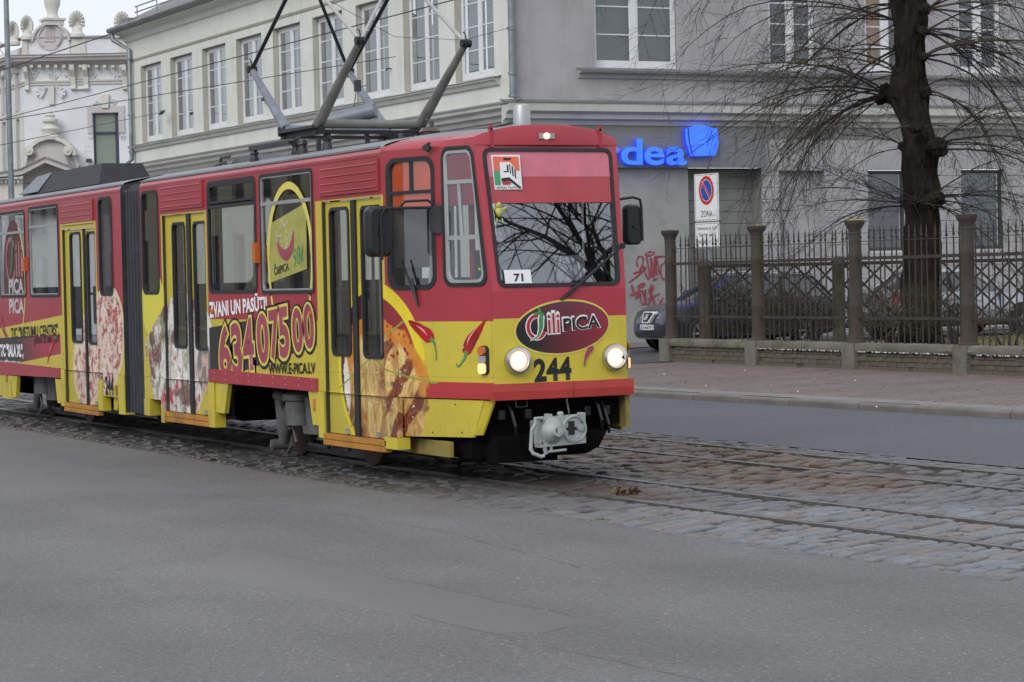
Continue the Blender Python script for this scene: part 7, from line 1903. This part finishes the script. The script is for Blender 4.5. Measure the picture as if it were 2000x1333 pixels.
m = MB(); m.rings([q, [(a + .03, b + .03, c_) for a, b, c_ in q]]); m.obj("cloth", simple("flag_red", (.42, .02, .025), .7), fl)
m = MB(); m.tube([Ff(*FB(-10, 40), -.9), Ff(*FB(6, 134), -.9)], .03, 6); m.tube([Ff(*FB(12, 74), -.9), Ff(*FB(26, 95), -.5)], .012, 5); m.tube([Ff(*FB(12, 88), -.9), Ff(*FB(26, 110), -.5)], .012, 5); m.tube([Ff(*FB(10, 108), -.9), Ff(*FB(18, 126), -.5)], .02, 5); m.obj("staff", M_dgrey, fl)
def wire(pts, r, label, sag=0.0, name="overhead_wire"):
    P = []
    for i in range(len(pts) - 1):
        a, b = Vector(pts[i]), Vector(pts[i + 1])
        for k in range(12): s_ = k / 12; P.append(a.lerp(b, s_) - Vector((0, 0, sag * 4 * s_ * (1 - s_))))
    P.append(Vector(pts[-1])); m = MB(); m.tube(P, r, 5); return tag(m.obj(name, MATS['cable_black']), label, "wire", "overhead wires across the street")
simple("cable_black", (.03, .03, .032), .6)
wire([(-110, 0.0, 5.32), (-4.6, 0.0, 5.30), (30, .7, 5.3)], .009, "thick contact wire running directly above the tram's pantograph")
wire([(-110, 2.86, 5.30), (-4.6, 2.86, 5.30), (30, 3.6, 5.3)], .008, "contact wire above the second empty track crossing the cream facade")
a = atY(773, 111, FY - .1); b = atY(0, 236, 2.6)
wire([b, a], .009, "thin span wire rising to the hook on the cream wall")
a = atY(320, 219, FY - .05); b = atY(0, 284, 2.0)
wire([b, a], .008, "lowest thin span wire ending in a brown insulator at the first cream windows")
r_ = thing("wire_insulator", "small brown insulator on the lowest wire in front of the cream wall windows", "insulator", tuple(atY(316, 220, FY - .3)))
m = MB(); m.tube([(-.25, 0, -.05), (-.1, 0, -.02), (0, 0, 0), (.12, 0, .02), (.3, 0, .03)], [.02, .05, .07, .05, .02], 8); m.obj("insulator_body", M_ins, r_)
a = atX(1066, 28, FX + .1); b = atY(770, 72, 9.0)
wire([atY(1008, 51, FY - .2), atY(906, 79, FY - 1.5), atY(770, 72, FY - 2.5), atY(640, 0, FY - 4)], .006, "very thin slack cable from the corner downpipe towards the cream facade")

# ================================================================== CARS
def carpaint(nm, col, metal=.5, rough=.3):
    t = Tree(nm); n = t.noise(6, 4); c = t.mix(col, tuple(v * .8 for v in col), n.ramp(.4, .7) * .4); c = t.mix(c, (0.12, 0.11, 0.10), (0.45 - t.z).ramp(-.1, .3) * n.ramp(.3, .7) * .4)
    return t.finish(c, rough, metal, coat=.6)
M_cgl = simple("car_glass", (0.02, 0.028, 0.03), .06, var=.1, coat=1.0)
M_tyre = simple("tyre", (0.018, 0.018, 0.018), .85); M_rim = simple("alloy_rim", (0.35, 0.36, 0.37), .35, .7)
M_hl = simple("headlight_glass", (0.45, 0.48, 0.5), .12, .3, coat=1.0); M_tl = simple("tail_red", (0.5, 0.015, 0.02), .2, coat=1.0)
def car(name, label, loc, rz, paint, st, gh, wheels, wr=.32, W2=.88):
    """st: stations x, z bottom, z shoulder, half width ; gh: greenhouse outline bottom/top"""
    r = thing(name, label, "car", loc, rz, "cars parked along the side street")
    m = MB(); rings = []
    for x, zb, zs, hw in st:
        half = [(.0, zb), (hw * .80, zb), (hw * .96, zb + .07), (hw, zb + (zs - zb) * .45), (hw * .985, zb + (zs - zb) * .72), (hw * .93, zs - .02), (hw * .80, zs + .012), (hw * .4, zs + .035), (0, zs + .042)]
        ring = [(x, y, z) for y, z in half] + [(x, -y, z) for y, z in half[-2:0:-1]]
        rings.append(ring)
    m.rings(rings); b = m.obj("body", paint, r); smooth_by_angle(b, 32)
    # greenhouse
    (fx0, rx0, hb, zb), (fx1, rx1, ht, zt) = gh
    xm = [rx0, rx0 + (fx0 - rx0) * .02, fx0]; n = 8; lo, hi = [], []
    def loop(f, rr_, h, z, bow): return [(f, h * .8, z), (f + bow, 0, z), (f, -h * .8, z), (f - .25, -h, z), (rr_ + .25, -h, z), (rr_, -h * .82, z), (rr_ - bow * .5, 0, z), (rr_, h * .82, z), (rr_ + .25, h, z), (f - .25, h, z)]
    A, B = loop(fx0, rx0, hb, zb - .03, .12), loop(fx1, rx1, ht, zt, .07)
    m = MB(); m.rings([A, B], False); g_ = m.obj("window_glass", M_cgl, r); smooth_by_angle(g_, 40)
    C_ = loop(fx1 - .02, rx1 + .02, ht * .97, zt + .035, .05); D_ = loop(fx1 - .22, rx1 + .22, ht * .7, zt + .062, .02); E_ = loop(fx1 + .02, rx1 - .02, ht + .012, zt - .02, .08)
    m = MB(); m.rings([E_, B, C_, D_]); ro = m.obj("roof", paint, r); smooth_by_angle(ro, 50)
    for i in (0, 2, 5, 7):
        m = MB(); m.tube([A[i], tuple((Vector(A[i]) + Vector(B[i])) / 2 * 1.0 + Vector((0, 0, .015))), B[i]], .038, 6); m.obj("pillar", paint, r)
    for sgn in (1, -1):
        xm_ = (fx1 + rx1) / 2 - .05; m = MB(); m.tube([(xm_ + .05, sgn * (hb + .004), zb), (xm_, sgn * (ht + .006), zt)], .034, 6); m.obj("door_pillar", M_blk, r)
        m = MB(); m.tube([(fx0 - .35, sgn * (hb + .0), zb + .02), (fx0 - .42, sgn * (hb + .14), zb + .08)], .03, 6); m.lathe([(.05, -.06), (.09, -.05), (.10, .03), (.05, .07)], (fx0 - .42, sgn * (hb + .15), zb + .10), 'X', 10); m.obj("door_mirror", paint, r)
        for i, xh in enumerate((0.15, -.75)):
            m = MB(); m.box(xh, xh + .14, sgn * W2 * .985 - .01, sgn * W2 * .985 + .02, .74, .77); m.obj("door_handle", paint, r)
        m = MB(); 
        for xh in (.75, -.25, -1.1): m.box(xh, xh + .008, sgn * W2 * .90, sgn * W2 * 1.003, .32, zb - .05)
        m.obj("door_gap", M_blk, r)
    for x in wheels:
        for sgn in (1, -1):
            m = MB(); m.lathe([(wr + .06, -.02), (wr + .05, .012), (.01, .012)], (x, sgn * W2 * .97, wr + .01), 'Y' , 24); m.obj("wheel_arch", M_blk, r)
            m = MB(); m.lathe([(.1, -.10), (wr - .02, -.10), (wr, -.07), (wr, .07), (wr - .03, .10), (wr * .72, .10), (wr * .68, .04)], (x, sgn * (W2 - .07), wr), 'Y', 26); w = m.obj("wheel", M_tyre, r); smooth_by_angle(w, 40)
            m = MB()
            for k in range(7):
                a = k * 2 * pi / 7; m.tube([(x, sgn * (W2 + .015), wr), (x + cos(a) * wr * .68, sgn * (W2 + .0), wr + sin(a) * wr * .68)], .028, 6)
            m.lathe([(wr * .70, -.02), (wr * .72, .02), (wr * .64, .02), (wr * .64, -.02)], (x, sgn * (W2 + .0), wr), 'Y', 24, False); m.obj("rim", M_rim, w)
    return r
P_dk = carpaint("dark_blue_grey_paint", (0.035, 0.042, 0.062), .4, .22); P_sv = carpaint("silver_paint", (0.42, 0.44, 0.47), .5, .3)
sx = -25.05
st = [(2.13, .34, .52, .60), (2.09, .26, .66, .70), (1.98, .22, .80, .78), (1.75, .20, .88, .84), (1.3, .19, .96, .875), (.8, .19, 1.03, .885), (0, .19, 1.03, .885), (-1.0, .19, 1.05, .885), (-1.6, .22, 1.06, .87), (-2.0, .26, 1.03, .82), (-2.15, .32, .95, .74)]
c1 = car("parked_car", "dark blue-grey hatchback parked facing the street, its nose showing left of the fence corner", (sx, 17.30, .27), rad(-90), P_dk, st, ((1.05, -2.05, .80, 1.04), (.20, -1.60, .64, 1.47)), (1.35, -1.25), .33)
def nsf(u, v, w):      # on the front of the car, following its curved bumper
    return (2.135 - .30 * (u / .8) ** 2 - max(0, v - .62) * .55 - w, u, v)
m = MB(); m.ring([(.20, .80), (-.20, .80), (-.24, .76), (-.14, .56), (.14, .56), (.24, .76)], [(.17, .78), (-.17, .78), (-.205, .75), (-.115, .585), (.115, .585), (.205, .75)], nsf, -.085, .02); gr = m.obj("grille_ring", simple("silver_trim", (0.62, 0.63, 0.64), .35), c1)
m = MB(); m.prism([(.17, .78), (-.17, .78), (-.205, .75), (-.115, .585), (.115, .585), (.205, .75)], nsf, -.062, .03); m.obj("grille", M_blk, c1)
m = MB(); [m.prism(q_, nsf, -.085, -.06) for q_ in ([(-.045, .64), (.045, .64), (.045, .662), (-.045, .662)], [(-.045, .672), (.045, .694), (.045, .712), (-.045, .69)][:4], [(-.045, .722), (.045, .722), (.045, .744), (-.045, .744)])]; m.prism([(.02, .655), (.045, .655), (.045, .70), (.02, .70)], nsf, -.084, -.06); m.obj("badge", MATS["silver_trim"], c1)
m = MB(); m.prism([(.60, .25), (-.60, .25), (-.70, .42), (-.40, .50), (.40, .50), (.70, .42)], nsf, -.045, .05); m.obj("lower_intake", M_blk, c1)
m = MB(); m.prism([(.62, .225), (-.62, .225), (-.64, .262), (.64, .262)], nsf, -.07, .05); m.obj("bumper_lip", M_alu, c1)
m = MB(); m.prism([(.26, .42), (-.26, .42), (-.26, .53), (.26, .53)], lambda u, v, w: (2.17 - w, u, v), -.022, .03); npl = m.obj("number_plate", simple("plate_white", (.66, .68, .70), .4, var=.02), c1)
m = MB(); m.poly([(2.193, -.26, .42), (2.193, -.26, .53), (2.193, -.225, .53), (2.193, -.225, .42)]); m.obj("plate_band", simple("plate_blue", (.02, .09, .45), .4), npl)
textmesh("JU-6679", lambda u, v, w: (2.192 - w, u, v), -.205, .44, .072, .44, .012, 0, mat=M_black, name="plate_number", parent=npl, w=-.003)
for sgn in (1, -1):
    m = MB(); m.prism([(sgn * .34, .66), (sgn * .66, .70), (sgn * .74, .80), (sgn * .60, .80), (sgn * .42, .745)], nsf, -.06, .03); m.obj("headlight", M_hl, c1)
    m = MB(); m.prism(circ(sgn * .52, .34, .06, .05, 14), nsf, -.035, .0); m.obj("fog_lamp", M_hl, c1)
m = MB(); m.tube([(.2, .62, 1.55), (-.7, .64, 1.60), (-1.6, .60, 1.53)], .02, 6); m.tube([(.2, -.62, 1.55), (-.7, -.64, 1.60), (-1.6, -.60, 1.53)], .02, 6); m.obj("roof_rail", M_alu, c1)
st = [(2.15, .32, .55, .62), (2.08, .25, .68, .72), (1.9, .22, .76, .80), (1.4, .20, .86, .85), (.9, .2, .94, .86), (0, .2, .95, .865), (-1.2, .2, .97, .865), (-1.8, .22, 1.00, .85), (-2.1, .26, .99, .80), (-2.2, .34, .93, .74)]
c2 = car("parked_car", "silver saloon parked behind the tree trunk and fence with a red tail light", (-24.4, 22.4, .38), rad(90), P_sv, st, ((.95, -1.75, .76, .95), (.15, -1.0, .60, 1.40)), (1.32, -1.28), .31)
for sgn in (1, -1):
    m = MB(); m.hexa([(-2.18, sgn * .46, .72), (-2.08, sgn * .82, .70), (-1.90, sgn * .862, .74), (-2.0, sgn * .5, .76)], [(-2.16, sgn * .46, .98), (-2.05, sgn * .78, .985), (-1.88, sgn * .80, .99), (-2.0, sgn * .5, .99)]); m.obj("tail_light", M_tl, c2)
m = MB(); m.box(-2.235, -2.18, -.26, .26, .55, .66); m.obj("number_plate", MATS['plate_white'], c2)
m = MB(); m.box(-2.22, -2.12, -.7, .7, .34, .38); m.obj("bumper_trim", M_blk, c2)
for sgn in (1, -1):
    m = MB(); m.box(-1.6, 1.6, sgn * .855, sgn * .875, .52, .545); m.obj("side_moulding", M_alu, c2)

# bits of litter, leaves and late snow on the pavement
lit = MB(); rl = random.Random(9)
for i in range(420):
    x = rl.uniform(-21, -3); y = kerb_y(x) + .3 + rl.random() * 5.4; z = gz(x, y) + .003; a = rl.uniform(0, 3); s_ = rl.uniform(.008, .026)
    lit.poly([(x - cos(a) * s_, y - sin(a) * s_, z), (x + sin(a) * s_ * .6, y - cos(a) * s_ * .6, z + .004), (x + cos(a) * s_, y + sin(a) * s_, z), (x - sin(a) * s_ * .6, y + cos(a) * s_ * .6, z + .006)])
lit.obj("pavement_litter", simple("litter_brown", (.08, .055, .035), .9, var=.5, scale=3))['kind'] = 'stuff'
sn = MB()
for px, py in ((1297, 731), (1379, 751), (1558, 762), (1670, 744), (1712, 790), (1455, 725)):
    c_ = atZ(px, py, .13); r_ = .012
    sn.lathe([(r_, 0), (r_ * .7, .012), (.001, .016)], (c_.x, c_.y, gz(c_.x, c_.y) + .002), 'Z', 7)
sn.obj("snow_crumbs", simple("old_snow", (.7, .72, .74), .9))['kind'] = 'stuff'
# ================================================================== TREES AND SHRUBS
t = Tree("bark"); n = t.noise(5, 6, .7, stretch=(1, 1, .35)); vz = t.voro(13, stretch=(1, 1, .28)); f = t.noise(45, 4, .7)
c = t.mix((0.014, 0.011, 0.010), (0.034, 0.027, 0.023), n.ramp(.35, .65)); c = t.mix(c, (0.012, 0.009, 0.008), (0.16 - vz).st(.12) * .0 + vz.ramp(.45, .7) * .4)
c = t.mix(c, (0.055, 0.060, 0.028), t.noise(1.6, 5, .7, off=(3, 1, 0)).ramp(.55, .72) * .35)
M_bark = t.finish(c, .95, 0, vz + f * .4, .9, .05, .1)
M_twig = simple("twig_bark", (0.026, 0.020, 0.018), .9, var=.35, scale=4)
M_twigy = simple("twig_mossy", (0.055, 0.045, 0.025), .9, var=.35, scale=4)
rt = random.Random(21)
def rv(): return Vector((rt.uniform(-1, 1), rt.uniform(-1, 1), rt.uniform(-1, 1)))
def branch(m, p, d, L, r, droop, n, wob, sides, taper=.15):
    P, R = [p.copy()], [r]; d = d.normalized(); st_ = L / n
    for i in range(n):
        d = (d + Vector((0, 0, -droop)) * (st_) + rv() * wob).normalized(); p = p + d * st_; P.append(p.copy()); R.append(r * (1 - (1 - taper) * (i + 1) / n))
    m.tube(P, R, sides, False); return P, R
def spray(mm, tw, p, d, L, r, droop, lev=0, dens=1.0):
    P, R = branch(mm, p, d, L, r, droop, 12, .10, 5)
    for i in range(2, len(P)):
        dd = (P[i] - P[i - 1]).normalized()
        for q in range(rt.choice((1, 2, 2)) if dens > .6 else 2):
            s_ = dd.cross(rv()).normalized(); d2 = (dd * rt.uniform(.55, 1.0) + s_ * rt.uniform(.4, .9) + Vector((0, 0, -.12))).normalized()
            L2 = L * rt.uniform(.14, .36) * (1.15 - i / len(P) * .5)
            P2, R2 = branch(tw, P[i], d2, L2, max(.0042, R[i] * .5), droop * .8, 5, .10, 3, .4)
            for j in range(1, 6):
                if rt.random() < .8 * dens:
                    d3 = ((P2[j] - P2[j - 1]).normalized() + rv() * .8).normalized(); branch(tw, P2[j], d3, L2 * rt.uniform(.2, .5), .0036, droop * .5, 3, .12, 3, .5)
YT = 17.4
tree = thing("linden_tree", "big bare tree with a knobbly dark trunk and drooping branches behind the iron fence", "tree", (0, 0, 0))
prof = [(1800, 720, 120), (1799, 690, 108), (1798, 640, 94), (1799, 560, 90), (1800, 480, 88), (1798, 430, 84), (1797, 400, 80), (1803, 370, 84), (1797, 330, 78), (1800, 300, 82), (1798, 275, 80), (1790, 245, 72), (1783, 215, 80), (1776, 190, 96), (1776, 160, 84), (1777, 130, 72), (1778, 100, 70), (1778, 60, 72), (1775, 20, 84), (1770, -20, 100), (1765, -60, 110)]
rings = []
from mathutils import noise as mn
for k in range(len(prof) - 1):
    for s_ in [e / 8 for e in range(8)]:
        a, b = prof[k], prof[k + 1]; px, py, w = [a[i] + (b[i] - a[i]) * s_ for i in range(3)]
        c_ = atY(px, py, YT); rad_ = w * .0091 / 2 * .88; ring = []
        for j in range(60):
            an = 2 * pi * j / 60; dv_ = Vector((cos(an), sin(an), 0))
            q = mn.noise(Vector((cos(an) * 1.3, sin(an) * 1.3, c_.z * 1.6))) * .22 + mn.noise(Vector((cos(an) * 4, sin(an) * 4, c_.z * 3))) * .09 + mn.noise(Vector((cos(an) * 9, sin(an) * 9, c_.z * 1.8))) * .10 + abs(mn.noise(Vector((cos(an) * 16, sin(an) * 16, c_.z * 2.6)))) * .09 - .04
            if c_.z < 1.1: q += (1.1 - c_.z) * .15 * (1 + sin(an * 5))
            ring.append(c_ + dv_ * rad_ * (1 + q))
        rings.append(ring)
m = MB(); m.rings(rings); tk = m.obj("trunk", M_bark, tree); smooth_by_angle(tk, 60)
def knob(px, py, sx_, dy=0, r=.2):
    c_ = atY(px, py, YT + dy); m = MB(); rg_ = []
    for i in range(15):
        ph = pi * i / 14; rr_ = sin(ph) * r; ring = []
        for j in range(22):
            an = 2 * pi * j / 22; v = Vector((cos(ph) * r * 1.25, cos(an) * rr_, sin(an) * rr_)); v *= .95 + .5 * mn.noise(v * 5 + c_) + .28 * mn.noise(v * 16 + c_); ring.append(c_ + Vector((v.x * sx_ * .446 * 1.6 if False else v.x, v.y, v.z)))
        rg_.append(ring)
    m.rings(rg_, False); o = m.obj("burl", M_bark, tree); smooth_by_angle(o, 60); return c_
U_ = Vector((.446, .895, 0)); 
twg = MB(); twy = MB()
spec = [(1716, 186, -1, .0, .24, 13, 4.3, .30), (1740, 140, -1, -.2, .16, 4, 4.6, .30), (1745, 95, -1, -.1, .14, 5, 5.0, .30), (1748, 45, -1, 0, .14, 6, 5.2, .34), (1742, 10, -1, 0, .14, 5, 4.6, .36),
        (1845, 287, 1, 0, .22, 6, 3.0, .36), (1838, 392, 1, 0, .22, 7, 3.0, .28), (1818, 62, 1, 0, .14, 7, 4.6, .30), (1822, 20, 1, 0, .14, 6, 5.0, .34), (1818, 110, 1, 0, .12, 6, 4.2, .36),
        (1818, 180, 1, .1, .18, 4, 3.2, .5), (1760, 400, -1, -.2, .13, 6, 2.5, .22), (1785, 395, 0, -.42, .16, 5, 1.6, .4), (1752, 285, -1, -.25, .14, 3, 2.6, .40), (1790, 250, 0, -.4, .14, 4, 1.8, .7)]
for px, py, sgx, dy, kr, nbr, L, dr in spec:
    c_ = knob(px - sgx * 15, py, sgx, dy, kr * .80)
    for i in range(int(26 * kr / .2)):
        branch(twg, c_ + rv() * kr * .7, (U_ * sgx * .8 + rv()), rt.uniform(.15, .6), .006, rt.uniform(0, .6), 5, .2, 3, .3)
    for i in range(nbr):
        up = rt.uniform(-.35, .75) if sgx else rt.uniform(-.2, .5)
        side_ = sgx if sgx else rt.choice((-1, 1)) * rt.uniform(.3, 1)
        d = U_ * side_ * rt.uniform(.8, 1) + Vector((.895, -.446, 0)) * rt.uniform(-.5, .6) + Vector((0, 0, up))
        LL = L * rt.uniform(.6, 1.12); m = MB(); tw = twg if rt.random() < .7 else twy
        rad_ = .024 * rt.uniform(.6, 1.15) * (LL / 4) ** .5
        spray(m, tw, c_ + rv() * kr * .35, d, LL, rad_, dr * (1.2 if up < 0 else 1.0), 0, 1.0)
        lb = m.obj("limb", M_twigy if rt.random() < .25 else M_twig, tree)
# branches that hang in from above the picture
for i in range(26):
    px = rt.choice((rt.uniform(1330, 1720), rt.uniform(1850, 2050))); c_ = atY(px, rt.uniform(-170, -60), YT + rt.uniform(-1.2, 1.2)); sg_ = -1 if px < 1760 else 1
    d = U_ * sg_ * rt.uniform(.5, 1) + Vector((0, 0, rt.uniform(-.8, .1))); m = MB()
    spray(m, twg, c_, d, rt.uniform(1.8, 3.2), .014, .35, 0, .9); m.obj("limb", M_twig, tree)
o = twg.obj("twigs", M_twig, tree); o['kind'] = 'stuff'; o = twy.obj("twigs", M_twigy, tree); o['kind'] = 'stuff'
# shrubs
def shrub(label, px0, px1, py0, py1, Y, n, stems, mat):
    r = thing("shrub", label, "shrub", group="shrubs behind the park fence"); a, b = atY(px0, py1, Y), atY(px1, py0, Y); cx, cz = (a.x + b.x) / 2, (a.z + b.z) / 2; rx, rz = abs(b.x - a.x) / 2, abs(b.z - a.z) / 2
    m = MB()
    for i in range(n):
        v = rv()
        while v.length > 1: v = rv()
        p = Vector((cx + v.x * rx, Y + v.y * .55, cz + v.z * rz)); d = (Vector((v.x, v.y, v.z * .6 + .5)) + rv() * .9).normalized()
        branch(m, p, d, rt.uniform(.15, .42), rt.uniform(.003, .007), .3, 4, .22, 3, .4)
    m.obj("twig_mass", mat, r)['kind'] = 'stuff'
    for px, py in stems:
        q = atY(px, py, Y); m = MB()
        for k in range(4): branch(m, Vector((q.x + rt.uniform(-.03, .03), Y + rt.uniform(-.03, .03), q.z - .1)), Vector((rt.uniform(-.4, .4), rt.uniform(-.3, .3), 1)), max(.3, cz - q.z + .2), .035, .1, 6, .10, 6, .4)
        m.obj("stem", M_twig, r)
    return r
shrub("rounded leafless shrub on two stems right in front of the big tree trunk", 1650, 1880, 565, 655, 16.3, 1500, ((1728, 690), (1866, 690)), M_twigy)
shrub("thorny brown shrub behind the first fence bay in front of the dark car", 1372, 1500, 560, 652, 14.9, 1100, ((1390, 670), (1450, 670)), M_twigy)
shrub("brown twiggy shrub behind the second fence bay hiding the dark car's wheel", 1495, 1612, 572, 655, 15.1, 900, ((1540, 680), (1590, 680)), M_twigy)
shrub("thin young shrub with few twigs at the right edge behind the fence", 1935, 2010, 600, 680, 16.9, 160, ((1972, 695),), M_twigy)
# bare trees across the road, out of the picture; the windscreen mirrors them
def plain_tree(label, x, y, h):
    r = thing("bare_tree", label, "tree", group="bare trees along the pavement ahead"); m = MB(); P, R = branch(m, Vector((x, y, 0)), Vector((rt.uniform(-.1, .1), rt.uniform(-.1, .1), 1)), h * .55, .17, -.02, 8, .05, 9, .6)
    m.obj("trunk", M_bark, r); lm = MB(); tw = MB()
    for i in range(10):
        j = rt.randrange(3, 9); a = rt.uniform(0, 6.28); d = Vector((cos(a), sin(a), rt.uniform(.3, 1.1)))
        P2, R2 = branch(lm, P[j], d, h * rt.uniform(.3, .5), .065, -.03, 8, .16, 6, .25)
        for k in range(2, 9):
            for q in range(2):
                d3 = ((P2[k] - P2[k - 1]).normalized() + rv() * .8).normalized(); P3, R3 = branch(lm, P2[k], d3, h * rt.uniform(.1, .22), .02, .05, 5, .2, 4, .3)
                for e in range(1, 6):
                    branch(tw, P3[e], ((P3[e] - P3[e - 1]).normalized() + rv() * .9).normalized(), h * rt.uniform(.03, .09), .008, .1, 4, .15, 3, .4)
    lm.obj("limb", M_bark, r); tw.obj("twigs", M_twig, r)['kind'] = 'stuff'
plain_tree("bare street tree standing beyond the right edge of the picture by the kerb", 15.0, 9.7, 12)
plain_tree("second bare tree further along the pavement beyond the right edge of the picture", 22, 12.5, 13)
# ================================================================== THE NEAR SIDE OF THE STREET (behind the viewer, mirrored in the glass)
def plain_house(label, x0, x1, y, h, mat, floors, face=1, axis='Y', nw=None):
    r = thing("town_house", label, "house", group="houses on the viewer's side")
    if axis == 'Y': mp = lambda u, v, w: (u, y - w * face, v)
    else: mp = lambda u, v, w: (y - w * face, u, v)
    nw = nw or int((x1 - x0) / 2.8); sp = (x1 - x0) / nw; fh = (h - 1.2) / floors; H_ = []
    for f in range(floors):
        for k in range(nw): a = x0 + sp * (k + .28); H_.append((a, a + sp * .44, .9 + f * fh + .3, .9 + f * fh + fh * .74))
    m = MB(); m.panel(x0, x1, 0, h, H_, mp, reveal=.2); m.obj("wall", mat, r)
    for hh in H_:
        m = MB(); m.poly([mp(hh[0], hh[2], .18), mp(hh[1], hh[2], .18), mp(hh[1], hh[3], .18), mp(hh[0], hh[3], .18)]); w_ = m.obj("window", M_room, r)
    m = MB(); m.rings([[mp(x0 - .3, z, -w) for w, z in ((0, h - .5), (.2, h - .3), (.5, h - .1), (.5, h), (0, h + .1))], [mp(x1 + .3, z, -w) for w, z in ((0, h - .5), (.2, h - .3), (.5, h - .1), (.5, h), (0, h + .1))]]); m.obj("cornice", P_ledge, r)
    m = MB(); m.poly([mp(x0 - .3, h, -.5), mp(x1 + .3, h, -.5), mp(x1 + .3, h + 3.2, 6), mp(x0 - .3, h + 3.2, 6)]); m.poly([mp(x0, 0, 0), mp(x0, 0, 10), mp(x0, h, 10), mp(x0, h, 0)]); m.poly([mp(x1, 0, 0), mp(x1, 0, 10), mp(x1, h, 10), mp(x1, h, 0)]); m.obj("roof", M_roofs, r)
P_och = plaster("ochre_plaster", (0.42, 0.37, 0.27), (0.50, 0.44, 0.33)); P_brn = plaster("brown_plaster", (0.36, 0.31, 0.26), (0.44, 0.38, 0.32))
plain_house("brown three-storey house on the viewer's side of the street, out of the picture", -50, -22, -24, 11, P_brn, 3)
plain_house("ochre two-storey house on the viewer's side further down the street", -84, -51, -25, 9, P_och, 2)
plain_house("grey three-storey house on the viewer's side far down the street", -130, -85, -25, 12, P_dark, 3)
